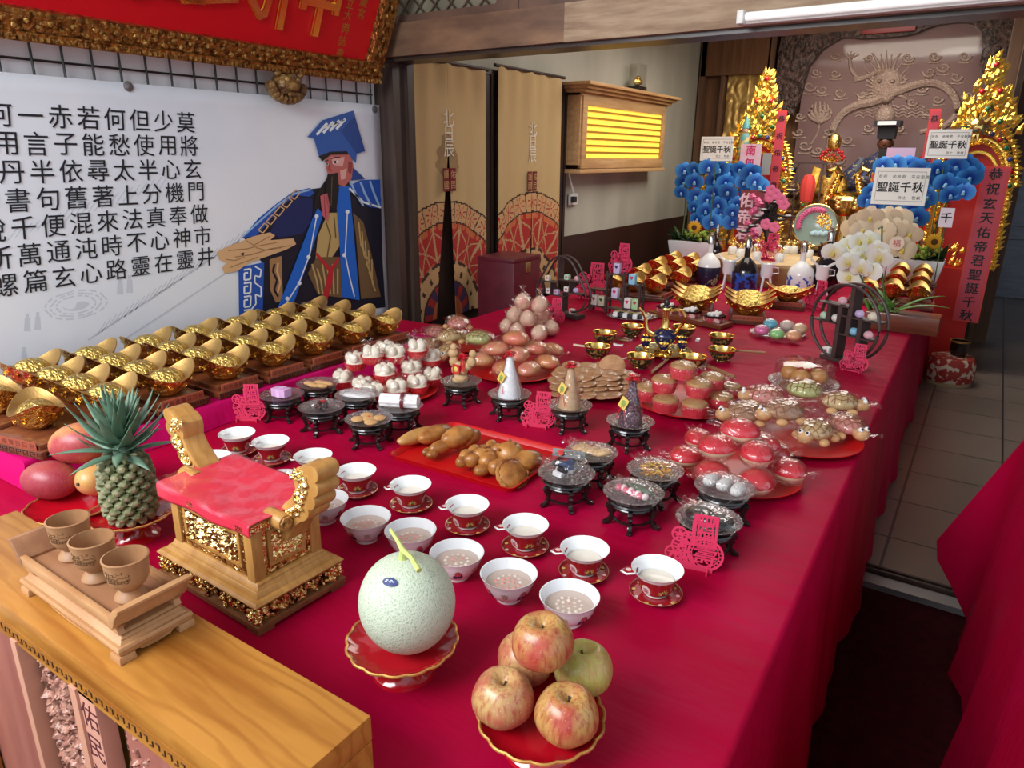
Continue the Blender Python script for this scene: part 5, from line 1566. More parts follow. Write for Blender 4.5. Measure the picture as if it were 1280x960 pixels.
# sesame cookies
ses = mat('sesame_cookie', (.60, .38, .19), .7, col2=(.70, .54, .34), nscale=130, lo=.5, hi=.6, bump=.7, bscale=170)
p = SP['sesame']
for i, (x, y, d) in enumerate(((-.034, .006, 'nearest the bread tray'), (0, -.002, 'middle one with the red dot'), (.036, -.012, 'overlapping the plate rim'))):
    o = thing('sesame_cookie', 'round sesame cookie in a row of three, ' + d, 'cookie', (p.x + x, p.y + y, CZ + .002 + .0045 * i), 0)
    MB().sph((0, 0, .009), (.026, .026, .009), 20, 10, M=Euler((0, -.18, 0)).to_matrix()).build('cookie_body', ses, o)
    if i == 1: MB().sph((0, .004, .0185), (.005, .005, .0015), 8, 5).build('red_dot', redspot, o)
b = bag_mb(.068, .036, .015, 15, .10, z0=.018); wing(b, (-.06, .01, .02), (-1, .3, .1), .022, .02, .026, 5)
o = b.build('cookie_wrapper', film1, loc=(p.x, p.y, CZ)); tag(o, 'clear wrapper around the three sesame cookies', 'wrapper')
# dried lily strips
p = SP['lily']; b = MB(); rr = random.Random(5)
for i in range(85):
    a = rr.uniform(0, 2 * pi); r = .036 * sqrt(rr.random()); x, y, z = r * cos(a), r * sin(a), .006 + rr.random() * .018 * (1 - r / .05)
    an = rr.uniform(0, pi); L = rr.uniform(.015, .028)
    dx, dy = cos(an) * L, sin(an) * L; dz = rr.uniform(-.004, .008)
    b.tube([(x - dx / 2, y - dy / 2, max(.003, z - dz)), (x, y, z + .003), (x + dx / 2, y + dy / 2, max(.003, z + dz))], .0016, 4, mi=i % 3)
o = b.build('dried_lily_strips', [mat('lily_orange', (.62, .27, .04), .6), mat('lily_brown', (.30, .13, .03), .6), mat('lily_yellow', (.66, .42, .08), .6)], loc=(p.x, p.y, CZ)); tag(o, 'shredded orange dried lily strips piled on a glass plate', 'dried lily', kind='stuff')
b = bag_mb(.058, .042, .018, 21, .14, z0=.019); wing(b, (-.04, .02, .02), (-.9, .5, .15), .03, .025, .03, 7); o = b.build('lily_wrapper', film1, loc=(p.x, p.y, CZ)); tag(o, 'clear wrapper over the dried orange lily strips', 'wrapper')
# pink wrapped sweets
p = SP['pinks']; t = tthing('bag_of_pink_sweets', 'clear bag of pink and white candies with dark green leaves', 'bag of sweets', p, rz=-.25)
for i in range(8):
    MB().sph((-.036 + .0105 * i, -.010 + .006 * (i % 2), .010), (.0085, .010, .009), 10, 7).build('candy', [mat('pink_candy', (.66, .16, .22), .3), mat('pale_candy', (.78, .64, .64), .3)][i % 2], t)
MB().sph((.004, .018, .012), (.042, .012, .008), 12, 8, disp=lambda q: 1 + .3 * noise.noise(q * 5)).build('green_leaves', mat('grey_green_leaf', (.10, .13, .09), .6), t)
b = bag_mb(.058, .038, .019, 27, .12, z0=.019); wing(b, (-.05, 0, .02), (-1, .2, .2), .02, .024, .028, 4); b.build('wrapper', film1, t)
# three white coated rolls
p = SP['whiteb']; crm = mat('white_coated_roll', (.80, .78, .75), .7, bump=.9, bscale=260)
for i, d in enumerate(('closest to the dried lily', 'in the middle', 'closest to the aisle')):
    o = thing('coated_roll', 'white sugar coated roll in clear bag, the one ' + d, 'sweet roll', (p.x - .037 + .036 * i, p.y + .003 - .007 * i, CZ), -.15)
    MB().sph((0, 0, .016), (.015, .026, .016), 16, 12, disp=lambda q: 1 + .12 * (q.x * q.x * q.y * q.y) * 4).build('roll_body', crm, o)
b = bag_mb(.068, .036, .022, 31, .08, z0=.022); wing(b, (-.055, 0, .02), (-1, .25, .1), .03, .02, .028, 6); o = b.build('roll_wrapper', film1, loc=(p.x, p.y, CZ)); tag(o, 'clear wrapper around the three white coated rolls', 'wrapper')
# bag of seaweed
p = SP['nori']; t = tthing('bag_of_seaweed', 'clear bag of black seaweed on a glass plate behind paper-cut', 'bag of seaweed', p, rz=-.25)
nori = mat('black_seaweed', (.012, .013, .014), .35, bump=.5, bscale=60)
for k in (-1, 1): MB().sph((k * .026, 0, .012), (.030, .036, .010), 16, 10, disp=lambda q: 1 + .08 * noise.noise(q * 4)).build('seaweed_block', nori, t)
b = bag_mb(.066, .046, .018, 37, .10, z0=.017); wing(b, (-.05, .015, .018), (-1, .35, .15), .035, .03, .03, 8); b.build('wrapper', film1, t)

# ================================================================= PINK PAPER-CUT STANDS
pcut = mat('pink_cut_paper', (.68, .035, .11), .6)
pcut2 = mat('red_cut_paper', (.56, .015, .045), .6)
def papercut_mb():
    b = MB(); y0, y1 = -.001, .001
    def ring(cx, cz, r, t, n=24, dy=0):
        for i in range(n):
            a0, a1 = 2 * pi * i / n, 2 * pi * (i + 1) / n
            b.prism([(cx + r * cos(a0), cz + r * sin(a0)), (cx + (r - t) * cos(a0), cz + (r - t) * sin(a0)), (cx + (r - t) * cos(a1), cz + (r - t) * sin(a1)), (cx + r * cos(a1), cz + r * sin(a1))], y0 + dy, y1 + dy, 'y')
    def chars(ch, cx, cz, w_, h_, bold):
        V, F = glyph(ch)
        for dx in (-bold, 0, bold):
            for yy in (-.0012, .0012): b.add([(cx + dx + p_.x * w_, yy + dx * .02, cz + p_.y * h_) for p_ in V], F)
    b.frame(.000, .048, .056, .128, .0055, y0, y1)
    chars('福', .024, .092, .036, .050, .0007)
    for z in (.076, .108): b.box((.024, 0, z), (.046, .0018, .0035))
    for x in (.010, .038): b.box((x, 0, .092), (.0035, .0018, .068))
    for k in range(5): b.box((.0075 + .0083 * k, 0, .118), (.004, .0018, .012)); b.box((.0075 + .0083 * k, 0, .066), (.004, .0018, .012))
    cx, cz = .028, .040
    ring(cx, cz, .037, .0048); ring(cx, cz, .0285, .002)
    for i in range(22):
        a = 2 * pi * i / 22; b.box((cx + .0295 * cos(a), 0, cz + .0295 * sin(a)), (.0028, .0018, .006), M=Matrix.Rotation(-a + pi / 2, 3, 'Y'))
    chars('壽', cx, cz, .050, .050, .0008)
    for (px_, pz_, r) in ((-.022, .050, .020), (-.036, .030, .018), (-.014, .024, .018), (-.026, .076, .017), (-.008, .072, .014)):
        ring(px_, pz_, r, .0038, 18)
        for k in range(5):
            a = k * 2 * pi / 5 + .4; b.box((px_ + r * .45 * cos(a), 0, pz_ + r * .45 * sin(a)), (.0026, .0018, r * .9), M=Matrix.Rotation(-a + pi / 2, 3, 'Y'))
        b.prism([(px_ - r * .5, pz_ - r * .3), (px_ + r * .5, pz_ - r * .1), (px_ + r * .1, pz_ + r * .6)], y0, y1, 'y')
    for k in range(5): b.prism([(-.050 + k * .012, .010), (-.043 + k * .012, .024), (-.036 + k * .012, .010), (-.043 + k * .012, .003)], y0, y1, 'y')
    b.box((0, 0, .006), (.09, .002, .012)); b.box((-.005, 0, .058), (.03, .002, .005))
    b.box((-.012, 0, .040), (.005, .0018, .07)); b.box((.0, 0, .088), (.005, .0018, .05))
    return b
pcs = thing('papercut_stand', 'x', 'paper-cut')
papercut_mb().build('cut_panel', pcut, pcs, smooth=0)
b = MB()
for x in (-.03, .035): b.box((x, .0, .005), (.003, .034, .010))
b.build('foot', pcut, pcs, smooth=0)
pp = Proto(pcs)
def papercut(px, py, z, rz, l, s=1.0, red=False):
    p = atz(px, py, z)
    o = pp.put('pink paper-cut stand with longevity medallion ' + l, (p.x, p.y, z), rz, scale=s)
    return o
papercut(309, 526, TZ, radians(35), 'between the tea cups and the lilac box', 1.0)
papercut(670, 534, TZ, radians(20), 'between the white and tan cones', .98)
papercut(862, 711, TZ, radians(12), 'beside the tea cup at the aisle end', 1.05)
papercut(1064, 464, TZ, radians(-5), 'in front of the round shelf', .95)

# ================================================================= RED TRAY WITH BAKED BREADS
tray_r = mat('red_plastic_tray', (.55, .006, .008), .35)
cs = [atz(489, 570, TZ + .014), atz(655, 618, TZ + .014), atz(698, 560, TZ + .014), atz(560, 527, TZ + .014)]
cen = sum(cs, Vector()) / 4
ux = (cs[1] - cs[0]); rzt = atan2(ux.y, ux.x)
tw2 = (ux.length + (cs[2] - cs[3]).length) / 4; td2 = ((cs[3] - cs[0]).length + (cs[2] - cs[1]).length) / 4
bt = thing('bread_tray', 'rectangular red plastic tray holding baked animal breads', 'tray', (cen.x, cen.y, TZ), rzt)
def rrect(hx, hy, r, n=5):
    P = []
    for cx, cy, a0 in ((hx - r, hy - r, 0), (-hx + r, hy - r, 90), (-hx + r, -hy + r, 180), (hx - r, -hy + r, 270)):
        for i in range(n + 1):
            a = radians(a0 + 90 * i / n); P.append((cx + r * cos(a), cy + r * sin(a)))
    return P
b = MB(); rings = []
for (e, z) in ((.012, 0), (.010, .001), (.004, .014), (0, .018), (.003, .0185), (.008, .014), (.014, .0035)):
    rings.append([(x, y, z) for x, y in rrect(tw2 - e, td2 - e, .02)])
n = len(rings[0])
V = [q for r in rings for q in r]
b.add(V, [(j * n + i, j * n + (i + 1) % n, (j + 1) * n + (i + 1) % n, (j + 1) * n + i) for j in range(len(rings) - 1) for i in range(n)] + [tuple(range(n))[::-1], tuple((len(rings) - 1) * n + i for i in range(n))])
b.build('tray_body', tray_r, bt)
crust_m = mat('baked_crust', (.50, .22, .05), .36, col2=(.22, .06, .010), nscale=26, ndetail=5, lo=.36, hi=.62, bump=.25, bscale=60, coat=.25)
crust_l = mat('pale_crust', (.56, .31, .09), .42, col2=(.42, .16, .035), nscale=24, ndetail=5, bump=.25, bscale=60, coat=.2)
dark_bake = mat('dark_bake_line', (.22, .08, .018), .5)
def bread(label, px, py, cz, rz, mb, m, extra=None, rot=(0, 0)):
    p = atz(px, py, TZ + .004 + cz)
    o = thing('baked_bread', label, 'bread', (p.x, p.y, TZ + (.009 if not rot[0] else .018)), rz); o.scale = (1.14, 1.14, 1.2)
    mb.build('loaf', m, o, rot=(rot[0], rot[1], 0))
    if extra is not None: extra.build('bake_marks', dark_bake, o, rot=(rot[0], rot[1], 0))
    return o
rT = rzt
def lump(q, s): return 1 + .06 * noise.noise(q * 2.5 + Vector((s, s, s)))
bread('slim long bread roll at the biscuit end of the red tray', 523, 548, .02, rT + 1.35, MB().sph((0, 0, .020), (.068, .020, .019), 24, 14, disp=lambda q: lump(q, 1)), crust_l)
bread('plain brown oval bread second in the red tray', 544, 546, .022, rT + 1.35, MB().sph((0, 0, .022), (.058, .026, .022), 24, 14, disp=lambda q: lump(q, 2)), crust_m)
b = MB().sph((.022, 0, .034), (.052, .028, .028), 22, 14, disp=lambda q: lump(q, 3)).sph((-.032, 0, .022), (.036, .017, .017), 16, 10).sph((-.066, .010, .014), (.018, .012, .011), 12, 8).sph((-.066, -.012, .014), (.018, .012, .011), 12, 8)
bread('fish-shaped bread with forked tail leaning in the red tray', 564, 556, .028, rT + 1.25, b, crust_m)
bread('brown bread wedged behind the plaited loaf', 582, 552, .025, rT + 1.3, MB().sph((0, 0, .024), (.052, .024, .024), 22, 14, disp=lambda q: lump(q, 4)), crust_m)
b = MB()
for k in range(4):
    for s in (-1, 1): b.sph((-.036 + k * .026, s * .013, .026 + .006 * (k % 2)), (.022, .017, .018), 14, 9, M=Matrix.Rotation(s * .6, 3, 'Z'))
b.sph((-.056, 0, .022), (.018, .014, .014), 12, 8)
ex = MB()
for k in range(3): ex.sph((-.026 + k * .026, 0, .042), (.005, .004, .003), 8, 5)
bread('plaited knobbly bread in the middle of the red tray', 601, 572, .028, rT + 1.2, b, crust_m, ex)
b = MB().sph((.022, 0, .036), (.036, .034, .032), 20, 14, disp=lambda q: lump(q, 5)).sph((-.030, .014, .026), (.028, .022, .022), 14, 9).sph((-.028, -.022, .024), (.026, .020, .020), 14, 9).sph((-.060, 0, .016), (.022, .016, .014), 12, 8).sph((.05, .02, .03), (.015, .012, .012), 10, 7).sph((.05, -.02, .03), (.015, .012, .012), 10, 7)
ex = MB().sph((.03, .012, .066), (.004, .004, .003), 8, 5).sph((.03, -.012, .066), (.004, .004, .003), 8, 5).sph((-.01, 0, .055), (.005, .006, .003), 8, 5)
bread('turtle-shaped bread with a knobbly head near the tray corner', 628, 578, .030, rT + 1.15, b, crust_m, ex)
b = MB().sph((0, 0, .014), (.043, .036, .014), 24, 12).tube([(.041 * cos(a * pi / 14), .034 * sin(a * pi / 14), .014 + .003 * (a % 2)) for a in range(28)], .0055, 8, closed=True)
bread('round rimmed bread leaning at the front corner of the tray', 637, 588, .032, rT + 1.2, b, crust_m, None, rot=(.85, 0))
bread('smooth brown bread behind the round rimmed one', 657, 580, .028, rT + 1.1, MB().sph((0, 0, .026), (.046, .028, .026), 22, 14, disp=lambda q: lump(q, 7)), crust_m)

# ================================================================= PLATES OF BUNS AND CAKES
rplate = MB().lathe([(0, .002), (.11, .002), (.13, .006), (.158, .014), (.168, .018), (.169, .020), (.166, .021), (.154, .017), (.128, .0095), (.11, .006), (0, .006)], 56).build('red_plate', tray_r)
rp_used = [False]
def red_plate(px, py, r, label):
    p = atz(px, py, TZ + .015)
    o = rplate
    if rp_used[0]: o = rplate.copy(); COL.objects.link(o)
    rp_used[0] = True
    o.location = (p.x, p.y, TZ); s = r / .168; o.scale = (s, s, 1)
    tag(o, label, 'plate'); return p
ORD = ['first', 'second', 'third', 'fourth', 'fifth', 'sixth', 'seventh', 'eighth', 'ninth', 'tenth']
def pile(proto_fn, name, cat, spots, layers, label, group, seed=1, rh=.05, rv=.035, sc=.97):
    """spots: (px, py, layer, extra); layers: centre heights. Labels count from the banner side within each layer"""
    rnd = random.Random(seed)
    lay = ['lowest layer', 'middle layer', 'top layer'] if len(layers) == 3 else (['lower layer', 'upper layer'] if len(layers) == 2 else ['plate'])
    out = []
    P0_ = relax([atz(s[0], s[1], TZ + layers[s[2]]) for s in spots], rh * sc, rv * sc, TZ + layers[0], .93)
    for L in range(len(layers)):
        row = sorted([(s, P0_[k]) for k, s in enumerate(spots) if s[2] == L], key=lambda r: r[0][0])
        for i, (s, p) in enumerate(row):
            wh = (ORD[i] + ' from banner side in ' + lay[L]) if len(row) > 1 else 'alone on the ' + lay[L]
            o = proto_fn(label + ', ' + wh, p, rnd.uniform(0, 6.28), s[3:] if len(s) > 3 else None)
            o['group'] = group; o.scale = o.scale * sc; out.append(o)
    return out
# white split sponge cakes in red cups
cakew = mat('white_sponge', (.83, .78, .66), .75, col2=(.78, .70, .55), nscale=30, bump=.35, bscale=120)
redcup = mat('red_paper_cup', (.66, .03, .04), .5, bump=.3, bscale=30)
fg = thing('sponge_cake', 'x', 'cake')
MB().lathe([(.0, -.03), (.032, -.03), (.045, 0.0), (.043, 0.0), (.03, -.027), (0, -.027)], 48, wob=lambda a, j, r: r * (1 + (.03 * cos(24 * a) if r > .03 else 0))).build('paper_cup', redcup, fg)
b = MB().sph((0, 0, -.008), (.040, .040, .022), 18, 10)
for k in range(4):
    a = k * pi / 2 + .4
    b.sph((.019 * cos(a), .019 * sin(a), .014), (.021, .017, .026), 14, 10, M=Euler((0, .35, a), 'XYZ').to_matrix())
b.build('cake', cakew, fg)
b = bag_mb(.047, .047, .046, 3, .06, z0=.004); wing(b, (.03, 0, .035), (.7, .1, .8), .025, .02, .03, 2); b.build('wrapper', film1, fg)
fgp = Proto(fg)
red_plate(488, 487, .175, 'red plastic plate under the pile of white sponge cakes')
pile(lambda l, p, r, e: fgp.put(l, p, r), 'sponge_cake', 'cake', [(437, 474, 0), (455, 484, 0), (476, 489, 0), (511, 482, 0), (537, 470, 0), (495, 486, 0), (520, 452, 0), (445, 460, 1), (481, 466, 1), (514, 460, 1), (536, 454, 1), (463, 448, 2), (498, 446, 2), (482, 438, 2), (518, 444, 2)],
     [.052, .095, .135], 'white split sponge cake in red paper cup', 'white sponge cakes', rh=.048, rv=.043)
# orange-pink smooth buns
bun_o = mat('orange_bun', (.62, .28, .10), .4, col2=(.62, .17, .10), nscale=12, ndetail=1, lo=.38, hi=.62, coat=.15)
bun_p = mat('pink_bun', (.66, .22, .15), .4, col2=(.62, .33, .14), nscale=12, ndetail=1, coat=.15)
def smooth_bun(m, sz, film=True):
    o = thing('bun', 'x', 'bun')
    MB().sph((0, 0, 0), (.058 * sz, .045 * sz, .032 * sz), 24, 14, disp=lambda q: 1 + .04 * noise.noise(q * 2) - .12 * max(0, -q.z) ** 2).build('bun_body', m, o)
    b = bag_mb(.062 * sz, .049 * sz, .036 * sz, 6, .05); wing(b, (.055 * sz, 0, 0), (1, .1, .1), .03, .02, .03, 1); wing(b, (-.055 * sz, 0, 0), (-1, .1, .1), .03, .02, .03, 9)
    b.build('wrapper', film1, o)
    return Proto(o)
bo, bpk = smooth_bun(bun_o, 1.0), smooth_bun(bun_p, 1.0)
red_plate(642, 462, .185, 'red plastic plate under the orange and pink buns')
pile(lambda l, p, r, e: (bo if e[0] else bpk).put(l, p, r), 'bun', 'bun', [(607, 450, 0, 0), (630, 461, 0, 1), (661, 462, 0, 0), (683, 453, 0, 1), (690, 438, 0, 1), (612, 440, 0, 1), (620, 438, 1, 0), (648, 443, 1, 0), (668, 436, 1, 1), (643, 425, 2, 1)],
     [.050, .094, .138], 'smooth glazed orange-pink bun', 'glazed buns', rh=.055, rv=.036)
# peach buns tied in bags
peach_m = mat('peach_bun', (.72, .50, .36), .6, col2=(.66, .22, .18), nscale=16, ndetail=1, lo=.52, hi=.72)
pb = thing('peach_bun', 'x', 'bun')
MB().lathe([(0, -.034), (.024, -.034), (.038, -.02), (.042, 0), (.036, .02), (.022, .034), (.006, .044), (0, .046)], 22).build('bun_body', peach_m, pb)
b = MB().lathe([(.0, -.037), (.028, -.037), (.043, -.02), (.047, 0), (.042, .022), (.028, .038), (.012, .052), (.005, .060), (.010, .070), (.020, .082)], 24, wob=lambda a, j, r: r * (1 + .08 * cos(7 * a + j * 1.7) + .05 * cos(13 * a)))
b.build('bag', film1, pb)
MB().tube([(.006 * cos(k * pi / 4), .006 * sin(k * pi / 4), .060) for k in range(8)], .0015, 5, closed=True).build('tie', mat('gold_tie', (.6, .35, .12), .3, .7), pb)
pbp = Proto(pb)
pile(lambda l, p, r, e: pbp.put(l, p, r), 'peach_bun', 'bun', [(635, 408, 0), (650, 414, 0), (668, 416, 0), (686, 410, 0), (641, 400, 0), (676, 402, 0), (644, 396, 1), (662, 400, 1), (678, 395, 1), (656, 384, 2), (670, 386, 2)],
     [.038, .098, .155], 'pink-tipped peach bun tied in clear bag', 'bagged peach buns', rh=.046, rv=.052)
# turtle breads with scored crusts
def turtle(col, head, eyes, sz=1.0):
    o = thing('turtle_bread', 'x', 'bread')
    shell = mat('scored_crust_%d' % int(sum(col) * 1000), col, .6, col2=tuple(c * .72 for c in col), nscale=20, bump=.2, bscale=80)
    MB().sph((0, 0, 0), (.060 * sz, .050 * sz, .034 * sz), 26, 14, disp=lambda q: 1 - .2 * max(0, -q.z) ** 2).build('crust', shell, o)
    s = MB()
    def sp_(x, y): 
        z = .0345 * sz * sqrt(max(0, 1 - (x / .062) ** 2 - (y / .052) ** 2)); return (x * sz, y * sz, z)
    for k in range(-2, 3):
        L = .052 * sqrt(max(0, 1 - (k * .021 / .062) ** 2)) * .93
        s.tube([sp_(k * .021 + .006 * (t / 5 - 1), -L + 2 * L * t / 10) for t in range(11)], .0014, 4)
    for k in range(-2, 3):
        L = .062 * sqrt(max(0, 1 - (k * .019 / .052) ** 2)) * .93
        s.tube([sp_(-L + 2 * L * t / 10, k * .019 + .004 * sin(t)) for t in range(11)], .0014, 4)
    s.build('score_lines', mat('score_brown', (.26, .10, .035), .6), o)
    dough = mat('turtle_dough', (.60, .34, .15), .5)
    if head:
        MB().sph((.070 * sz, 0, -.006), (.030 * sz, .026 * sz, .022 * sz), 16, 10).build('head', dough, o)
        for sy in (-1, 1):
            for sx in (-1, 1): MB().sph((sx * .034 * sz, sy * .05 * sz, -.018), (.020 * sz, .016 * sz, .012), 12, 8).build('foot', dough, o)
        if eyes:
            for sy in (-1, 1):
                e_ = MB().sph((.080 * sz, sy * .011, .012), (.008, .008, .008), 12, 8).build('eye', mat('icing_white', (.82, .80, .76), .4), o)
                MB().sph((.0855 * sz, sy * .0115, .0155), (.0042, .0042, .0042), 8, 6).build('pupil', mat('icing_black', (.012, .01, .01), .3), e_)
    b = bag_mb(.085 * sz, .062 * sz, .041 * sz, 9, .08, z0=.002); wing(b, (.08 * sz, 0, 0), (1, 0, .15), .045, .018, .034, 3); wing(b, (-.08 * sz, 0, 0), (-1, 0, .1), .035, .018, .034, 5)
    b.build('wrapper', film1, o)
    return Proto(o)
GRN, PNK, BEI, BRN = (.50, .52, .20), (.68, .26, .22), (.60, .43, .20), (.42, .23, .13)
tg, tp, tb, tn = turtle(GRN, 0, 0, .95), turtle(PNK, 1, 1, .9), turtle(BEI, 1, 1, .9), turtle(BRN, 1, 1, .98)
nP = {'g': (tg, 'green'), 'p': (tp, 'pink'), 'b': (tb, 'beige'), 'n': (tn, 'brown')}
red_plate(570, 430, .17, 'red plastic plate under the turtle breads by the ingot step')
TUR = []
def place_turtle(*a): TUR.append(a)
def put_turtles():
    Q = relax([atz(a[0], a[1], TZ + a[2]) for a in TUR], .068, .037, TZ + .054, .92)
    for a, p in zip(TUR, Q): put_turtle(p, *a[2:])
    TUR.clear()
def put_turtle(p, z, k, rz, l):
    return nP[k][0].put(nP[k][1] + ' scored turtle bread in clear bag ' + l, p, rz)
place_turtle(572, 404, .125, 'p', 2.6, 'topmost beside the banner wall')
place_turtle(545, 416, .075, 'p', .4, 'low at the ingot side of its plate')
place_turtle(594, 423, .095, 'g', .2, 'towards the glazed buns')
place_turtle(563, 425, .085, 'b', 1.2, 'behind the ginger root')
place_turtle(538, 433, .050, 'n', 3.6, 'at the plate edge by the sponge cakes')
place_turtle(560, 441, .045, 'b', 5.0, 'lowest, right behind the ginger root')
put_turtles()
red_plate(1003, 546, .175, 'red plastic plate under the turtle breads by the aisle')
place_turtle(1006, 488, .105, 'g', .2, 'topmost in front of the domed cake box')
place_turtle(957, 497, .095, 'p', 3.4, 'next to the red-cupped cakes')
place_turtle(1050, 504, .095, 'b', .35, 'with one eye showing at the aisle edge')
place_turtle(988, 519, .080, 'n', 3.9, 'with two white eyes facing the front')
place_turtle(934, 515, .065, 'n', 3.7, 'with one big eye behind the red buns')
place_turtle(1054, 531, .055, 'p', 5.6, 'with two eyes at the aisle corner')
place_turtle(1014, 537, .050, 'b', 4.4, 'lowest at the front of the plate')
put_turtles()
# flat brown peanut cookies
pc_m = mat('peanut_cookie', (.50, .27, .13), .65, col2=(.36, .17, .07), nscale=35, ndetail=4, bump=.4, bscale=90, coat=.3)
ck = thing('flat_cookie', 'x', 'cookie')
MB().sph((0, 0, 0), (.036, .036, .0075), 22, 8, disp=lambda q: 1 + .03 * noise.noise(q * 3)).build('cookie_body', pc_m, ck)
MB().sph((0, 0, .0), (.0385, .0385, .009), 18, 8, disp=lambda q: 1 + .10 * noise.noise(q * 4)).build('wrapper', film_mat('thin_wrapper', (.99, .99, .99), .22, .12, .5, 30), ck)
ckp = Proto(ck)
red_plate(745, 481, .18, 'red plastic plate under the flat brown cookies')
rr = random.Random(6)
spots = []
for L, (cy, n, half) in enumerate([(494, 6, 52), (486, 6, 50), (479, 6, 50), (472, 6, 48), (466, 5, 42), (459, 4, 34)]):
    for i in range(n):
        x = 741 + (i - (n - 1) / 2) * (2 * half / n) + rr.uniform(-3, 3)
        y = cy - 7 * (abs(i - (n - 1) / 2) / n) ** 2 * 3 + rr.uniform(-1.5, 1.5)
        z = [.032, .046, .060, .074, .084, .090][L]
        p = atz(x, y, TZ + z)
        o = ckp.put('flat brown wrapped cookie, ' + ORD[i] + ' from banner side in heap row ' + ORD[L], (p.x, p.y, TZ + z), rr.uniform(0, 6))
        o.rotation_euler = (rr.uniform(.02, .22), rr.uniform(-.10, .10), rr.uniform(-.4, .4)); o['group'] = 'flat brown cookies'
p = atz(765, 457, TZ + .10)
t = thing('big_cookie', 'large round cookie standing up behind the cookie heap, by the gold bowl', 'cookie', p, .2)
MB().sph((0, 0, 0), (.050, .044, .008), 24, 8, M=Euler((.95, 0, 0)).to_matrix()).build('cookie_body', pc_m, t)
# sponge cakes in pink-red cups
tops = mat('brown_cake_top', (.48, .27, .10), .55, col2=(.40, .20, .07), nscale=14)
pcup = mat('pink_red_cup', (.66, .05, .07), .5, bump=.3, bscale=40)
cc = thing('cup_cake', 'x', 'cake')
MB().lathe([(0, -.028), (.040, -.028), (.048, .014), (.046, .014), (.04, -.02), (0, -.02)], 60, wob=lambda a, j, r: r * (1 + (.018 * cos(30 * a) if r > .03 else 0))).build('paper_cup', pcup, cc)
MB().lathe([(.0465, .008), (.047, .014), (.043, .023), (.030, .028), (0, .030)], 30).build('cake_top', tops, cc)
b = bag_mb(.053, .053, .037, 14, .05, z0=.0); wing(b, (.05, 0, .01), (1, .1, .3), .03, .02, .034, 6); b.build('wrapper', film1, cc)
ccp = Proto(cc)
red_plate(858, 502, .185, 'red plastic plate under the cakes in pink-red cups')
pile(lambda l, p, r, e: ccp.put(l, p, r), 'cup_cake', 'cake', [(810, 490, 0), (834, 503, 0), (866, 508, 0), (899, 500, 0), (906, 487, 0), (884, 482, 0), (835, 482, 1), (869, 487, 1), (891, 479, 1), (852, 469, 2)], [.050, .097, .135], 'brown-topped cake in pink-red paper cup', 'cakes in red cups', rh=.054, rv=.037)
# red-topped buns
redbun = mat('red_bun_glaze', (.58, .02, .035), .35, coat=.4, bump=.08, bscale=20); bunw = mat('pale_bun_side', (.72, .52, .34), .6)
rb = thing('red_bun', 'x', 'bun')
MB().sph((0, 0, 0), (.052, .045, .032), 28, 16, disp=lambda q: 1 - .10 * max(0, -q.z) ** 2).build('bun_body', bunw, rb)
V = MB()
V.grid(lambda u, v: Vector((sin(v * 1.62) * cos(u * 2 * pi) * .0528, sin(v * 1.62) * sin(u * 2 * pi) * .0458, cos(v * 1.62) * .0328)), 28, 9)
V.build('red_glaze', redbun, rb)
b = bag_mb(.057, .050, .037, 19, .06); wing(b, (.052, 0, 0), (1, .1, .2), .035, .02, .032, 2); wing(b, (-.052, 0, .01), (-1, .1, .25), .035, .02, .032, 7)
b.build('wrapper', film1, rb)
rbp = Proto(rb)
red_plate(928, 592, .158, 'red plastic plate under the red-glazed buns')
pile(lambda l, p, r, e: rbp.put(l, p, r, scale=e[0] if e else 1), 'red_bun', 'bun', [(857, 571, 0, .92), (892, 590, 0, 1), (945, 600, 0, 1), (984, 588, 0, 1), (965, 566, 0, .95), (873, 549, 0, .9), (897, 568, 1, 1), (945, 575, 1, 1), (953, 557, 1, .95), (924, 543, 2, 1.05)], [.052, .095, .135], 'red-glazed bun in a clear bag', 'red-glazed buns', rh=.053, rv=.037)
# clear domed cake box with buns and a strawberry
p = atz(1004, 478, TZ + .01)
t = thing('domed_cake_box', 'clear plastic domed cake box with golden buns and strawberries', 'cake box', (p.x, p.y, TZ), .2)
MB().lathe([(0, .003), (.10, .003), (.125, .010), (.134, .014), (.132, .016), (.122, .013), (.10, .006), (0, .006)], 48, wob=lambda a, j, r: r * (1 + (.012 * cos(30 * a) if r > .11 else 0))).build('glass_base', pg_m, t)
MB().lathe([(.113, .014), (.112, .06), (.108, .085), (.095, .094), (0, .098)], 48, wob=lambda a, j, r: r * (1 + (.010 * cos(40 * a) if j < 3 else 0))).build('dome', film_mat('clear_dome', (.95, .93, .93), .5, .05, .1, 30), t)
gb_ = mat('golden_bun', (.60, .33, .11), .4, col2=(.48, .21, .06), nscale=14, coat=.2)
bx = [thing('cake_bun', 'golden bun inside the domed box, ' + d, 'bun', (p.x + x, p.y + y, TZ + .0095), 0) for x, y, d in ((-.052, -.0, 'banner side'), (.0, .050, 'rear centre'), (.052, -.0, 'aisle side'), (-.002, -.050, 'front centre'))]
for o in bx: MB().sph((0, 0, .033), (.037, .037, .033), 20, 12).build('bun_body', gb_, o)
for i, (x, y, d) in enumerate(((-.012, -.035, 'banner side'), (.018, -.03, 'aisle side'))):
    o = thing('strawberry', 'red strawberry with green cap inside the domed box, ' + d, 'strawberry', (p.x + x, p.y + y, TZ + .066), 0)
    MB().lathe([(0, 0), (.008, .002), (.013, .010), (.012, .016), (0, .018)], 14).build('berry', mat('berry_red', (.55, .02, .02), .35, bump=.5, bscale=300), o)
    b = MB()
    for k in range(6): leaf(b, (0, 0, .017), k * 1.05, .3, .018, .006, -.6, 4)
    b.build('green_cap', mat('berry_leaf', (.12, .30, .03), .5), o, thick=.0006)
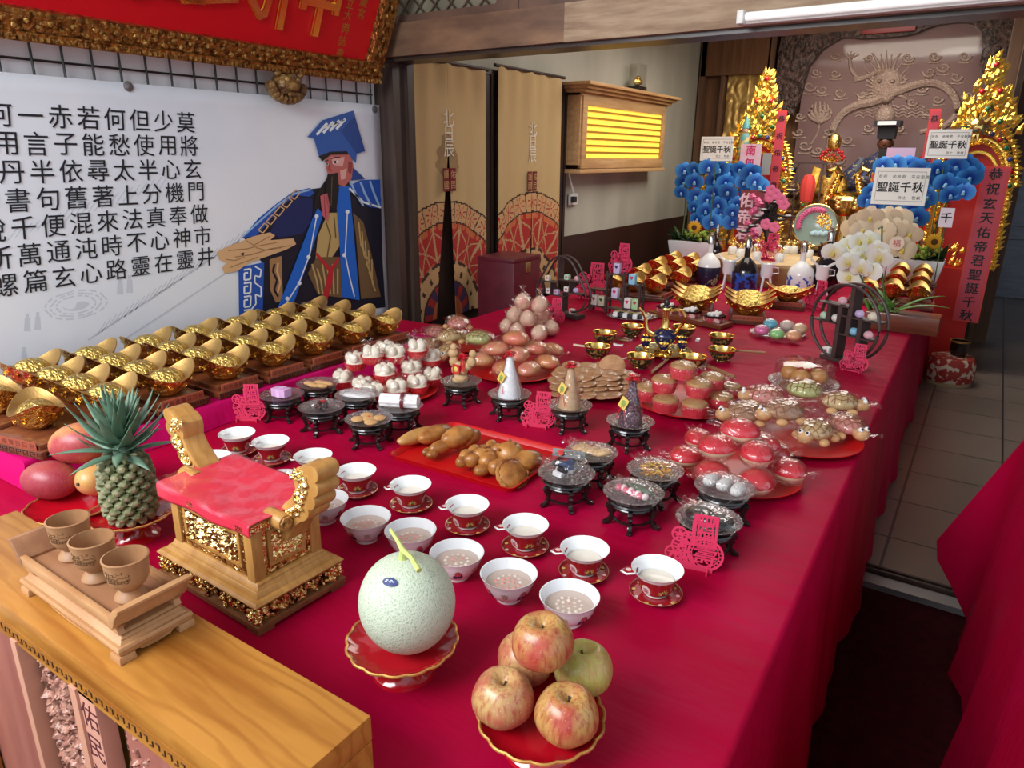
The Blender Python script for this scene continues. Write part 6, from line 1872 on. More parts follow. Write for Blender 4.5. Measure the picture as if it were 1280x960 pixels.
# plate of coloured mochi
p = atz(972, 417, TZ + .012)
o = plate.copy(); COL.objects.link(o); o.location = (p.x, p.y, TZ); o.scale = (1.72, 1.5, 1.2); tag(o, 'wide clear glass plate with coloured rice cakes', 'plate')
for x, y, c, d in ((952, 413, (.72, .16, .38), 'pink'), (963, 405, (.10, .42, .55), 'blue'), (971, 418, (.25, .62, .22), 'green'), (984, 407, (.58, .46, .40), 'clear brown'), (992, 420, (.74, .36, .18), 'orange'), (1000, 411, (.62, .42, .25), 'tan')):
    q = atz(x, y, TZ + .035)
    t = thing('rice_cake', 'soft round %s rice cake wrapped in film on glass plate' % d, 'rice cake', (q.x, q.y, TZ + .012), 0)
    MB().sph((0, 0, .024), (.036, .033, .024), 20, 12).build('cake_body', mat('mochi_' + d.replace(' ', '_'), c, .55), t)
    bag_mb(.041, .038, .028, 5, .08, z0=.025).build('wrapper', film1, t)
# ================================================================= GOLD INGOTS
dome_m = mat('ingot_dome', (.80, .58, .16), .30, 1.0, bump=1.0, bscale=55, bdist=.02)
wing_m = mat('ingot_satin', (.60, .38, .13), .40, .95, bump=.1, bscale=200)
side_m = mat('ingot_side', (.82, .53, .13), .22, 1.0, bump=.9, bscale=45, bdist=.02)
def ingot_mb(L=.105, W=.072, H=.062):
    b = MB(); n = 40
    def ringf(k, a):
        s_, c_ = sin(a), cos(a); up = abs(s_) ** 2.2
        if k == 0: return (.36 * W * c_, .36 * L * s_, .0)
        if k == 1: return (.62 * W * c_, .56 * L * s_, .012 + .004 * up)
        if k == 2: return (.86 * W * c_, .78 * L * s_, .030 + .016 * up)
        if k == 3: return (1.0 * W * c_, 1.0 * L * s_, H * .82 + .042 * up)
        if k == 4: return (.96 * W * c_, .975 * L * s_, H * .84 + .042 * up)
        if k == 5: return (.80 * W * c_, .76 * L * s_, H * .76 + .012 * up)
        if k == 6: return (.70 * W * c_, .60 * L * s_, H * .80)
        if k == 7: return (.58 * W * c_, .50 * L * s_, H * 1.05)
        if k == 8: return (.36 * W * c_, .32 * L * s_, H * 1.24)
        return (.0, .0, H * 1.30)
    V = [ringf(k, 2 * pi * i / n) for k in range(9) for i in range(n)] + [ringf(9, 0)]
    b.v = V
    for k in range(8):
        for i in range(n):
            b.f.append([k * n + i, k * n + (i + 1) % n, (k + 1) * n + (i + 1) % n, (k + 1) * n + i]); b.m.append(0 if k < 3 else (1 if k < 6 else 2))
    for i in range(n): b.f.append([8 * n + i, 8 * n + (i + 1) % n, 9 * n]); b.m.append(2)
    b.f.append(list(range(n))[::-1]); b.m.append(0)
    # relief: coins round the side and a character on the dome
    for k in range(10):
        a = 2 * pi * k / 10 + .3
        c = Vector((.86 * W * cos(a), .82 * L * sin(a), .034 + .014 * abs(sin(a)) ** 2.2)); nrm = Vector((cos(a) / W, sin(a) / L, -3)).normalized()
        q = nrm.to_track_quat('Z', 'Y').to_matrix()
        b.lathe([(.009, -.001), (.009, .003), (.006, .003), (.006, .0015), (0, .0015)], 10, M=q, c=c, mi=0)
    for ch, y in (('招', .022), ('財', -.018)):
        V_, F_ = glyph(ch)
        b.add([(-p_.y * .034 , y + p_.x * .034, H * 1.30 - 9.0 * ((p_.y * .034) ** 2 + (y + p_.x * .034) ** 2) + .0012) for p_ in V_], F_, 3)
    return b
ing = tag(ingot_mb().build('gold_ingot', [side_m, wing_m, dome_m, gold_pol], smooth=50), 'x', 'ingot')
ing_used = [False]
def ingot(p, rz, label, s=1.0, tilt=0.0, group=None):
    o = ing
    if ing_used[0]: o = ing.copy(); COL.objects.link(o)
    ing_used[0] = True
    o.location = p; o.rotation_euler = (tilt, 0, rz); o.scale = s if hasattr(s, '__len__') else (s, s, s); o['label'] = label
    if group: o['group'] = group
    return o
base_w = mat('red_brown_stand_wood', (.20, .055, .022), .32, col2=(.13, .032, .014), nscale=4, stretch=(1.2, 9, 9), coat=.3)
sign_w = mat('red_sign_wood', (.34, .075, .035), .4); fret_d = mat('dark_fret', (.03, .008, .006), .5)
def ing_stand(Lx):
    """carved plinth; long axis x, sign and key fret on the +x end"""
    o = thing('ingot_plinth', 'x', 'plinth')
    MB().box((0, 0, .014), (Lx, .172, .022)).box((0, 0, .0015), (Lx - .02, .15, .003)).build('plinth', base_w, o, bevel=.003)
    MB().box((-.006, 0, .0315), (Lx - .03, .150, .015)).build('upper_board', base_w, o, bevel=.003)
    s_ = MB().box((Lx / 2 - .008, 0, .036), (.006, .142, .024)).build('sign_board', sign_w, o, bevel=.001)
    t = MB()
    for i, ch in enumerate('招財進寶日日有'):
        write(t, ch, (Lx / 2 - .0046, -.058 + i * .0195, .036), (0, 1, 0), (0, 0, 1), .016)
    t.build('sign_lettering', mat('sign_ink', (.10, .015, .01), .5), s_, smooth=0)
    t = MB()
    for sy in range(9):
        y = -.078 + sy * .0195
        for (dy, dz, w_, h_) in ((0, .006, .014, .002), (0, -.006, .014, .002), (-.006, 0, .002, .012), (.006, .003, .002, .008), (.002, .0, .008, .002)):
            t.box((Lx / 2 + .0005, y + dy, .014 + dz), (.002, w_, h_))
    for sy in (-1, 1):
        for k in range(int(Lx / .0195) - 1):
            x = -Lx / 2 + .018 + k * .0195
            for (dx, dz, w_, h_) in ((0, .006, .014, .002), (0, -.006, .014, .002), (-.006, 0, .002, .012), (.006, .003, .002, .008), (.002, 0, .008, .002)):
                t.box((x + dx, sy * .0865, .014 + dz), (w_, .002, h_))
    t.build('key_fret', fret_d, o, smooth=0)
    return Proto(o)
RO = ['first', 'second', 'third', 'fourth', 'fifth', 'sixth', 'seventh']
rows_y = [.985, 1.172, 1.380, 1.577, 1.765, 1.965, 2.150]
ps4 = ing_stand(.64)
for k, y in enumerate(rows_y):
    ps4.put('red-brown carved plinth under the %s row of four ingots from the pineapple' % RO[k], (PX - .005 - .32, y, PZ), 0)
    for i, d in enumerate(('front', 'second', 'third', 'rear')):
        x = PX - .005 - .085 - i * .153
        ingot((x, y, PZ + .039), .04, 'gold ingot with raised wings, the %s one in the %s row from the pineapple' % (d, RO[k]), (1.0, .90, 1.05), group='ingots on the step')
for k, (px, py, l, dx) in enumerate(((50, 515, 'single gold ingot on its own plinth at the step corner, behind the mangoes', 0), (0, 497, 'gold ingot cut off by the frame edge beside the corner ingot', 0))):
    p = atz(px, py, PZ + .085)
    q = ps4.put('red-brown plinth under the %s' % ('corner ingot behind the mangoes' if k == 0 else 'ingot beyond the corner ingot'), (p.x + .01 - .02 * k, p.y + .01, PZ), radians(-78), scale=(.34, 1.35, 1))
    ingot((p.x - .02, p.y, PZ + .039), radians(72), l, .95)
# inner hall: ingot groups on their plinths
ps3 = ing_stand(.50)
def grp(px, py, rz, n, where, sc=(.85, 1.3, 1.15), pitch=.128):
    p = atz(px, py, TZ + .04)
    d = Vector((cos(rz), sin(rz), 0)); cen_ = p - d * (n - 1) / 2 * pitch
    ps3.put('dark carved plinth under the ingots ' + where, (cen_.x, cen_.y, TZ), rz, scale=((n * pitch + .05) / .5, 1.1, 1))
    for i in range(n):
        q = p - d * i * pitch
        ingot((q.x, q.y, TZ + .040), rz + .02, 'gold ingot %s, %s' % (where, ('the single one' if n == 1 else ('front', 'middle', 'rear', 'last')[i] + ' of its row')), sc, group='ingots in the inner hall')
grp(868, 386, radians(-74), 3, 'in front of the black and blue bottle')
grp(935, 393, radians(-74), 3, 'in front of the white legged cup')
grp(985, 376, radians(-80), 1, 'below the white and blue bottle')
S2 = (.92, 1.2, 1.15)
grp(818, 366, radians(4), 3, 'just behind the stepped shelf', S2, .14)
grp(850, 356, radians(4), 3, 'second row behind the stepped shelf', S2, .14)
grp(868, 345, radians(4), 3, 'third row behind the stepped shelf', S2, .14)
grp(885, 337, radians(4), 3, 'under the blue orchid planter by the brown wall', S2, .14)
grp(1146, 376, radians(2), 3, 'at the aisle edge behind the orchid leaves', S2, .14)
grp(1148, 362, radians(2), 3, 'second row at the aisle edge', S2, .14)
grp(1152, 351, radians(2), 2, 'at the aisle edge under the white planter', S2, .14)
# ================================================================= GOLD BOWLS, EWER AND CUPS
enam = mat('cloisonne_enamel', (.035, .05, .025), .3, .35, col2=(.45, .30, .08), nscale=75, lo=.52, hi=.58, bump=.5, bscale=90)
gin_ = mat('gold_inside', (.85, .58, .16), .18, 1.0)
gbw = thing('gold_bowl', 'x', 'bowl')
MB().lathe([(0, .008), (.020, .008), (.022, 0), (.027, 0), (.027, .006), (.040, .014), (.052, .030), (.057, .048), (.0585, .054), (.057, .054), (.054, .047), (.048, .030), (.036, .016), (0, .012)], 36, mf=lambda a, j: 0 if j < 7 else 1).build('body', [enam, gin_], gbw)
MB().tube([(.0578 * cos(i * pi / 18), .0578 * sin(i * pi / 18), .054) for i in range(36)], .0018, 6, closed=True).build('rim', gold_pol, gbw)
for k in range(3):
    a = k * 2 * pi / 3; MB().sph((.028 * cos(a), .028 * sin(a), .004), (.006, .006, .006), 8, 6).build('foot', gold_pol, gbw)
gbp = Proto(gbw)
for px, py, l in ((756, 415, 'beyond the bone-handled bowl, closest to the shelves'), (791, 407, 'in front of the plate of striped sweets'), (747, 432, 'with a pale handle pointing to the banner'), (855, 408, 'behind the ewer handle'), (902, 419, 'rear one by the aisle side'),
                  (903, 436, 'with a brown handle pointing to the aisle'), (801, 444, 'in front of the ewer, over the cookies'), (866, 445, 'in front of the ewer, over the cup cakes')):
    p = atz(px, py, TZ + .054)
    gbp.put('small enamelled gold bowl ' + l, (p.x, p.y, TZ), px * .1)
bone = mat('bone_handle', (.70, .56, .40), .4); cane = mat('brown_handle', (.28, .13, .05), .4)
def stick(x0, y0, x1, y1, m, name, label, z=TZ + .012, r=.005):
    a, b_ = atz(x0, y0, z), atz(x1, y1, z)
    o = MB().tube([a - b_ if False else Vector((0, 0, 0)), (b_ - a) * .5, b_ - a], [r * .7, r, r * 1.15], 8).build(name, m, loc=a); tag(o, label, name.replace('_', ' '))
    return o
stick(738, 434, 717, 431, bone, 'spoon_handle', 'pale bone spoon handle beside the gold bowl on the banner side', TZ + .04)
stick(788, 446, 770, 452, bone, 'spoon_handle', 'pale spoon handle reaching over the cookies from a gold bowl', TZ + .04)
stick(912, 438, 957, 441, cane, 'spoon_handle', 'brown spoon handle pointing to the aisle', TZ + .04)
for a in ((836, 447, 815, 464, 'front'), (872, 451, 918, 470, 'aisle'), (768, 422, 786, 424, 'shelf')):
    for k in (0, 1):
        stick(a[0], a[1] + k * 2, a[2], a[3] + k * 2, cane, 'chopstick', 'brown chopstick on the %s side of the ewer, %s of a pair' % (a[4], ('upper', 'lower')[k]), r=.004)
for px, py, d in ((831, 448, 'front'), (785, 425, 'shelf side'), (773, 432, 'banner side'), (872, 426, 'aisle side')):
    p = atz(px, py, TZ)
    o = MB().prism([(-.022, 0), (.022, 0), (.024, .010), (.016, .007), (0, .005), (-.016, .007), (-.024, .010)], -.009, .009, axis='y').build('chopstick_rest', white_por, loc=p, rot=(0, 0, px), bevel=.001)
    tag(o, 'white porcelain chopstick rest on the %s of the ewer' % d, 'chopstick rest')
blue_en = mat('blue_enamel', (.014, .02, .085), .2, .2, coat=.5, col2=(.45, .32, .10), nscale=45, lo=.56, hi=.62)
ep = atz(829, 440, TZ + .01)
ttr = thing('gilt_tray', 'round gilt and enamel tray under the ewer set', 'tray', (ep.x, ep.y, TZ))
MB().lathe([(0, .006), (.08, .006), (.10, .010), (.125, .018), (.127, .021), (.122, .020), (.098, .0135), (.08, .010), (0, .010)], 48, mf=lambda a, j: 1 if j in (5, 6) else 0).build('tray_body', [gold_pol, enam], ttr)
MB().lathe([(.05, 0), (.07, 0), (.065, .007), (.05, .007), (.05, 0)], 32).build('foot_ring', gold_pol, ttr)
ew = thing('ewer', 'slender gold and blue enamel wine ewer with long spout and looped handle', 'ewer', (ep.x, ep.y, TZ + .0105))
MB().lathe([(0, 0), (.040, 0), (.042, .006), (.028, .014), (.024, .028), (.034, .038), (.050, .056), (.054, .074), (.046, .094), (.028, .108)], 36, mf=lambda a, j: 1 if j >= 5 else 0).build('body', [gold_pol, blue_en], ew)
MB().lathe([(.028, .108), (.020, .114), (.016, .130), (.014, .165), (.016, .190), (.024, .196), (.022, .204), (.012, .208), (0, .209)], 28).build('neck', gold_pol, ew)
l_ = MB().lathe([(.020, .206), (.018, .212), (.012, .216), (.013, .224), (.011, .236), (.004, .246), (0, .248)], 20).build('lid', mat('dark_knob', (.03, .02, .02), .3), ew)
MB().tube([(-.048, -.01, .07), (-.074, -.016, .085), (-.084, -.02, .110), (-.088, -.022, .150), (-.098, -.026, .175), (-.118, -.03, .190)], [.014, .012, .010, .008, .007, .006], 10).build('spout', gold_pol, ew)
MB().tube([(.016, 0, .188), (.045, .004, .200), (.075, .006, .196), (.088, .006, .172), (.078, .006, .140), (.062, .004, .118), (.050, .003, .095)], [.005, .007, .0085, .0085, .008, .007, .006], 10).build('handle', gold_pol, ew)
sc_ = thing('wine_goblet', 'x', 'goblet')
MB().lathe([(0, 0), (.016, 0), (.016, .004), (.006, .010), (.005, .026), (.016, .034), (.021, .048), (.0225, .062), (.021, .062), (.018, .046), (0, .036)], 24, mf=lambda a, j: 1 if j in (5, 6) else 0).build('goblet_body', [gold_pol, blue_en], sc_)
scp = Proto(sc_)
for k in range(6):
    a = k * pi / 3 - 1.2
    scp.put('little blue and gold goblet on the tray, %s the ewer' % ('in front of', 'on the aisle side of', 'by the handle of', 'behind', 'on the shelf side of', 'under the spout of')[k], (ep.x + .092 * cos(a), ep.y + .092 * sin(a), TZ + .012), a)

# ================================================================= DISPLAY SHELVES WITH SWEETS
shw = mat('dark_shelf_wood', (.075, .045, .042), .45, col2=(.05, .03, .028), nscale=6)
def plank(b, x0, x1, z, d=.05, t=.006): b.box(((x0 + x1) / 2, 0, z), (x1 - x0, d, t))
def post(b, x, z0, z1, d=.05, t=.006): b.box((x, 0, (z0 + z1) / 2), (t, d, z1 - z0))
pc = atz(703, 395, TZ); s3 = 1 / pxm(pc)
hs = thing('heart_shelf', 'dark wooden curio shelf with cloud-lobed outline in front of the maroon box', 'shelf', pc, radians(-8))
sc1 = .335
out = []
for i in range(61):
    a = radians(-60 + 300 * i / 60)
    r = .155 * (1 + .13 * cos(3 * (a - radians(90))) )
    out.append((r * cos(a) * 1.05, .165 + r * sin(a) * .95))
for sy in (-.024, .024): 
    MB().tube([(x, sy, z) for x, z in out], .0055, 8).build('curved_frame', shw, hs)
b = MB()
for (x0, x1, z) in ((-.148, -.02, .185), (-.02, .14, .205), (.02, .145, .140), (-.10, .03, .115), (-.03, .02, .07)): plank(b, x0, x1, z)
b.build('shelf_board', shw, hs, smooth=0)
b = MB()
for (x, z0, z1) in ((-.02, .185, .318), (.06, .14, .205), (-.07, .115, .185), (.015, .03, .14)): post(b, x, z0, z1)
b.build('divider', shw, hs, smooth=0)
MB().box((.02, 0, .014), (.22, .07, .022)).box((-.07, 0, .004), (.04, .07, .008)).box((.11, 0, .004), (.04, .07, .008)).build('foot_board', shw, hs, bevel=.003)
def sweet(par_loc, rz, x, z, col, label, round_=False, sz=.030):
    M = Matrix.Rotation(rz, 3, 'Z'); w_ = M @ Vector((x, -.012, 0)) + Vector(par_loc)
    nm = 'sweet_' + col
    cs_ = {'white': (.78, .76, .70), 'green': (.45, .68, .48), 'pink': (.72, .42, .46), 'lilac': (.56, .46, .70), 'blue': (.25, .55, .72), 'cream': (.76, .68, .52)}
    o = thing('display_sweet', label, 'sweet', (w_.x, w_.y, par_loc[2] + z), rz)
    if round_: MB().sph((0, 0, sz * .48), (sz * .55, sz * .5, sz * .48), 14, 9, disp=lambda q: 1 + .06 * cos(5 * atan2(q.y, q.x))).build('sweet_body', mat(nm, cs_[col], .5), o)
    else: MB().box((0, 0, sz * .48), (sz, sz * .85, sz * .96)).build('sweet_body', mat(nm, cs_[col], .5), o, bevel=sz * .16)
    if not round_: MB().sph((.002, -sz * .43, sz * .55), (sz * .28, .0015, sz * .22), 8, 5).build('printed_flower', mat('sweet_flower', (.55, .18, .25), .6), o)
    return o
hl_ = hs.location
for x, z, c, l, r_ in ((-.10, .188, 'cream', 'upper banner-side', False), (.035, .208, 'green', 'upper middle', False), (.10, .208, 'pink', 'upper aisle-side', True), (-.035, .118, 'lilac', 'lower middle', False), (.035, .143, 'white', 'central', False), (.095, .143, 'lilac', 'heart-shaped middle', True), (-.09, .118, 'white', 'lower banner-side', False), (.075, .025, 'white', 'bottom', False)):
    sweet(hl_, radians(-8), x, z, c, '%s sweet at the %s spot of the cloud-lobed shelf' % (c, l), r_)
# stepped shelf
pc = atz(770, 392, TZ)
ss = thing('stepped_shelf', 'dark wooden stepped curio shelf between ingots and cloud-lobed shelf', 'shelf', pc, radians(-6))
b = MB()
for x, h in ((-.165, .13), (-.055, .235), (.055, .245), (.155, .19)):
    for sy in (-.022, .022): b.box((x, sy, h / 2), (.011, .011, h))
b.build('post', shw, ss, smooth=0)
b = MB()
for (x0, x1, z) in ((-.17, -.05, .125), (-.06, .06, .225), (.05, .16, .175), (-.17, -.055, .03), (-.055, .055, .085), (.055, .155, .04), (-.055, .055, .03)): plank(b, x0, x1, z, .052, .007)
b.build('shelf_board', shw, ss, smooth=0)
b = MB()
for (x0, x1, z) in ((-.05, .05, .222), (.06, .15, .172), (-.16, -.06, .122), (-.16, -.06, .027), (-.05, .05, .082), (.06, .15, .037)):
    for s_ in (0, 1):
        q = [(x0, z), (x0 + .03, z), (x0 + .016, z - .006), (x0 + .008, z - .016), (x0, z - .024)] if s_ == 0 else [(x1, z), (x1 - .03, z), (x1 - .016, z - .006), (x1 - .008, z - .016), (x1, z - .024)]
        b.prism(q, -.024, -.018, axis='y')
b.build('carved_bracket', shw, ss, smooth=0)
def tile_box(loc, rz, x, z, col, spot, label):
    M = Matrix.Rotation(rz, 3, 'Z'); w_ = M @ Vector((x, -.008, 0)) + Vector(loc)
    o = thing('sweet_tin', label, 'sweet', (w_.x, w_.y, loc[2] + z), rz)
    MB().box((0, 0, .029), (.040, .032, .058)).build('block', mat('tile_' + '%d%d%d' % tuple(int(c * 99) for c in col), col, .45), o, bevel=.006)
    b = MB()
    for k in (-1, 1): b.prism([(k * .005 + .006 * cos(a * pi / 4), .040 + .006 * sin(a * pi / 4)) for a in range(8)], -.0168, -.0162, axis='y')
    b.prism([(-.0105, .038), (.0105, .038), (0, .026)], -.0168, -.0162, axis='y')
    b.build('heart_print', mat('heart_%d' % spot, [(.05, .06, .2), (.06, .2, .08), (.6, .05, .12)][spot], .5), o, smooth=0)
sl = ss.location
for x, z, c, sp_, l in ((0, .229, (.62, .52, .74), 0, 'lilac block with a dark heart on top of the stepped shelf'), (-.005, .089, (.66, .58, .78), 2, 'lilac block with a red heart in the middle of the stepped shelf'), (-.09, .034, (.74, .70, .52), 1, 'cream block with a green heart low on the stepped shelf'),
                        (.10, .179, (.30, .62, .80), 2, 'light blue block on the aisle side of the stepped shelf'), (.080, .044, (.78, .70, .70), 2, 'white block with a pink heart low on the stepped shelf'), (.128, .044, (.42, .66, .34), 2, 'light green block at the end of the stepped shelf'), (-.14, .034, (.74, .72, .66), 2, 'cream block partly behind the cloud-lobed shelf')):
    tile_box(sl, radians(-6), x, z, c, sp_, l)
# round shelf
pc = atz(1053, 452, TZ)
rs = thing('round_shelf', 'dark wooden round curio shelf in front of the white orchid', 'shelf', pc, radians(-28))
R1 = .165
for sy in (-.03, .03):
    MB().tube([(R1 * cos(2 * pi * i / 48), sy, .175 + R1 * sin(2 * pi * i / 48)) for i in range(48)], .007, 8, closed=True).build('round_frame', shw, rs)
b = MB()
for (x0, x1, z) in ((-.145, .02, .245), (-.162, -.03, .165), (-.03, .162, .205), (-.02, .13, .125)): plank(b, x0, x1, z, .06)
b.build('shelf_board', shw, rs, smooth=0)
b = MB()
for (x, z0, z1) in ((-.03, .02, .245), (.02, .125, .335), (.075, .03, .205), (-.085, .165, .245)): post(b, x, z0, z1, .06, .02)
b.build('divider', shw, rs, smooth=0)
MB().box((0, 0, .008), (.18, .08, .016)).build('foot_board', shw, rs, bevel=.003)
rl_ = rs.location
for x, z, c, l, r_ in ((-.035, .248, 'pink', 'upper', True), (-.115, .168, 'green', 'banner-side', True), (-.055, .168, 'white', 'middle', True), (.055, .208, 'lilac', 'star-shaped upper', True), (.115, .208, 'cream', 'aisle-side', True), (.04, .128, 'blue', 'lower', True), (.11, .128, 'pink', 'lower aisle-side', True), (-.075, .016, 'white', 'bottom', False)):
    sweet(rl_, radians(-28), x, z, c, '%s sweet at the %s spot of the round shelf' % (c, l), r_, .036)
papercut(737, 374, TZ, radians(5), 'standing behind the cloud-lobed shelf', 1.8)
papercut(768, 334, TZ + .2285, radians(-6), 'on top of the stepped shelf', 1.3).location = (ss.location.x - .005, ss.location.y + .014, TZ + .2285)
papercut(690, 405, TZ, radians(8), 'behind the bagged peach buns', 1.1)
papercut(1018, 386, TZ + .0, radians(-28), 'tilted behind the round shelf', 1.35)
# plate of striped sweets
p = atz(790, 396, TZ + .012)
o = plate.copy(); COL.objects.link(o); o.location = (p.x, p.y, TZ); o.scale = (1.75, 1.35, 1.2); tag(o, 'wide glass plate with rows of black and white wrapped sweets', 'plate')
for i in range(7):
    o = thing('wrapped_sweet', 'black and white wrapped sweet, %s from the shelf side of the wide plate' % ORD[i], 'sweet', (p.x - .087 + i * .029, p.y + .006 * (i % 2), TZ + .008), .1)
    MB().box((0, 0, .014), (.026, .085, .026)).build('wrapper', mat('black_wrapper', (.015, .015, .018), .3) if i % 2 else mat('white_wrapper', (.8, .8, .8), .3), o, bevel=.004)
    MB().box((0, -.0, .0275), (.0264, .03, .0008)).build('band', mat('gold_band', (.55, .40, .16), .4), o, smooth=0)
# three hexagonal boxes on a dark tray
p = atz(862, 397, TZ + .02)
ht = thing('dark_box_tray', 'dark red-brown wooden tray carrying three hexagonal sweet boxes', 'tray', (p.x, p.y, TZ), radians(-14))
MB().box((0, 0, .016), (.46, .13, .024)).box((0, 0, .002), (.42, .10, .004)).build('tray_body', base_w, ht, bevel=.004)
M = Matrix.Rotation(radians(-14), 3, 'Z')
for i, d in enumerate(('behind the ewer handle', 'in the middle', 'closest to the front ingots')):
    w_ = M @ Vector((-.15 + .15 * i, 0, 0)) + p
    o = thing('hexagonal_box', 'hexagonal black and red sweet box with white filling, ' + d, 'box', (w_.x, w_.y, TZ + .028), .3)
    MB().lathe([(.056, 0), (.058, .030), (.054, .030), (.052, .012), (0, .012)], 6, mf=lambda a, j: 0).build('box_body', mat('floral_red', (.42, .04, .05), .4, col2=(.66, .42, .40), nscale=50, lo=.5, hi=.58), o, smooth=0)
    MB().lathe([(.059, .022), (.060, .034), (.054, .034), (.054, .022), (.059, .022)], 6).build('black_rim', black_lac, o, smooth=0)
    b = MB()
    for k in range(12):
        a = k * 2.4; r = .034 * sqrt((k + .5) / 12); b.sph((r * cos(a), r * sin(a), .032 + .004 * (k % 3)), .011, 8, 6)
    b.build('white_sweets', mat('sugar_white', (.80, .78, .74), .6), o)['kind'] = 'stuff'
# maroon box by the doorway
p = atz(650, 415, TZ); q = atx(620, 330, -2.25)
mb_ = thing('maroon_box', 'tall maroon leatherette case standing beside the table, below the second curtain', 'case', (-2.44, 3.66, 0), 0)
lea = mat('maroon_leather', (.13, .016, .028), .35, col2=(.10, .012, .022), nscale=12, bump=.2, bscale=200)
MB().box((0, 0, .50), (.27, .30, 1.0)).build('case_body', lea, mb_, bevel=.012)
MB().box((0, 0, 1.0), (.275, .305, .03)).build('lid', lea, mb_, bevel=.01)
MB().box((.138, 0, .95), (.01, .05, .06)).build('clasp', mat('dull_brass', (.4, .28, .12), .4, .8), mb_, bevel=.003)
# ================================================================= ALTAR WALL
carved = mat('dark_carved_altar_wood', (.030, .014, .012), .38, col2=(.10, .055, .045), nscale=26, lo=.45, hi=.62, bump=1.0, bscale=28, coat=.2, bdist=.03)
YM = 7.50
def mur(px, py, off=0.0): return aty(px, py, YM - off)
b = MB()
op = [(990, 212), (988, 184), (993, 144), (1002, 118), (1012, 83), (1030, 61), (1056, 46), (1082, 49), (1126, 46), (1144, 43), (1166, 33), (1196, 28), (1216, 29), (1229, 42), (1229, 61), (1224, 80), (1236, 112), (1252, 138)]
pts = [mur(*q) for q in op]
outer = [(-.17, 2.3), (-.13, 2.75), (-2.02, 2.75), (-1.88, 2.1), (-1.86, 1.86)]
outl = [(p.x, p.z) for p in pts[::-1]] 
inner = [(p.x, p.z) for p in pts]
# ring built as strips between the opening outline and the panel edge
def strip(b, A, B, y0, y1):
    for i in range(len(A) - 1):
        b.prism([A[i], A[i + 1], B[i + 1], B[i]], y0, y1, axis='y')
def lerp_path(P, n):
    L = [0]
    for a, c in zip(P[:-1], P[1:]): L.append(L[-1] + sqrt((a[0] - c[0]) ** 2 + (a[1] - c[1]) ** 2))
    out = []
    for k in range(n + 1):
        s_ = L[-1] * k / n; i = 0
        while i < len(L) - 2 and L[i + 1] < s_: i += 1
        f = (s_ - L[i]) / max(1e-9, L[i + 1] - L[i]); out.append((P[i][0] + (P[i + 1][0] - P[i][0]) * f, P[i][1] + (P[i + 1][1] - P[i][1]) * f))
    return out
il = inner[2:]
e0 = [mur(968, 137), mur(975, 60), mur(990, 10), mur(1120, -12), mur(1285, -20), mur(1272, 60), mur(1256, 140)]
strip(b, lerp_path(il, 30), lerp_path([(p.x, p.z) for p in e0], 30), YM - .05, YM + .04)
fr_ = tag(b.build('carved_screen_frame', carved, smooth=30), 'dark carved wooden frame with a cloud-shaped opening around the dragon mural', 'frame')
tp = mur(1112, 38)
t_ = MB().box((tp.x, YM - .07, tp.z + .03), (.42, .03, .12)).build('red_name_board', mat('dark_red_board', (.22, .012, .015), .4), fr_, bevel=.008)
# mural: tinted relief panel with dragon, clouds, lotus and pearl
pan_m = mat('mauve_relief_glass', (.185, .115, .115), .07, col2=(.25, .165, .16), nscale=1.3, ndetail=3, spec=.22)
rel_m = mat('cream_relief', (.40, .29, .24), .35, col2=(.31, .21, .175), nscale=7, bump=.4, bscale=60, vor=True, bdist=.02)
a, c = mur(978, 300), mur(1262, -10)
mural = tag(MB().box(((a.x + c.x) / 2, YM + .06, (a.z + 2.74) / 2), (c.x - a.x, .03, 2.74 - a.z)).build('dragon_mural', pan_m, smooth=0), 'large mauve glass relief of a cream dragon among clouds behind the altar', 'mural')
def rp(px, py): q = aty(px, py, YM + .043); return Vector((q.x, YM + .043, q.z))
def rtube(b, pts, r0, r1=None, n=6):
    P = [rp(*q) for q in pts]
    # smooth the polyline
    for _ in range(2):
        Q = [P[0]]
        for u, v in zip(P[:-1], P[1:]): Q += [u.lerp(v, .25), u.lerp(v, .75)]
        P = Q + [P[-1]]
    r1 = r0 if r1 is None else r1
    b.tube(P, [(r0 + (r1 - r0) * i / (len(P) - 1)) for i in range(len(P))], n)
def cloud(b, x, y, s, d=1):
    rtube(b, [(x + d * s * (1 - k / 14) * cos(k * .62), y + s * .8 * (1 - k / 14) * sin(k * .62)) for k in range(13)], .014, .006)
b = MB()
rtube(b, [(1052, 255), (1040, 222), (1036, 185), (1044, 150), (1066, 132), (1092, 128), (1112, 118)], .03, .05, 8)
rtube(b, [(1112, 118), (1160, 100), (1190, 112), (1200, 140), (1180, 160), (1150, 165)], .045, .02, 8)
rtube(b, [(1068, 100), (1085, 96), (1098, 88), (1108, 92)], .025, .02, 8)
rtube(b, [(1062, 72), (1064, 88), (1072, 98)], .016, .02, 6)
for k in range(5): rtube(b, [(1062, 74), (1054 + k * 5, 64 - abs(k - 2) * -2)], .012, .004)
b.build('dragon_body', rel_m, mural)
b = MB()
hc = rp(1108, 105)
b.sph(hc, (.12, .03, .13), 16, 10); b.sph(rp(1108, 118), (.08, .05, .08), 14, 9); b.sph(rp(1108, 124), (.05, .06, .04), 12, 8)
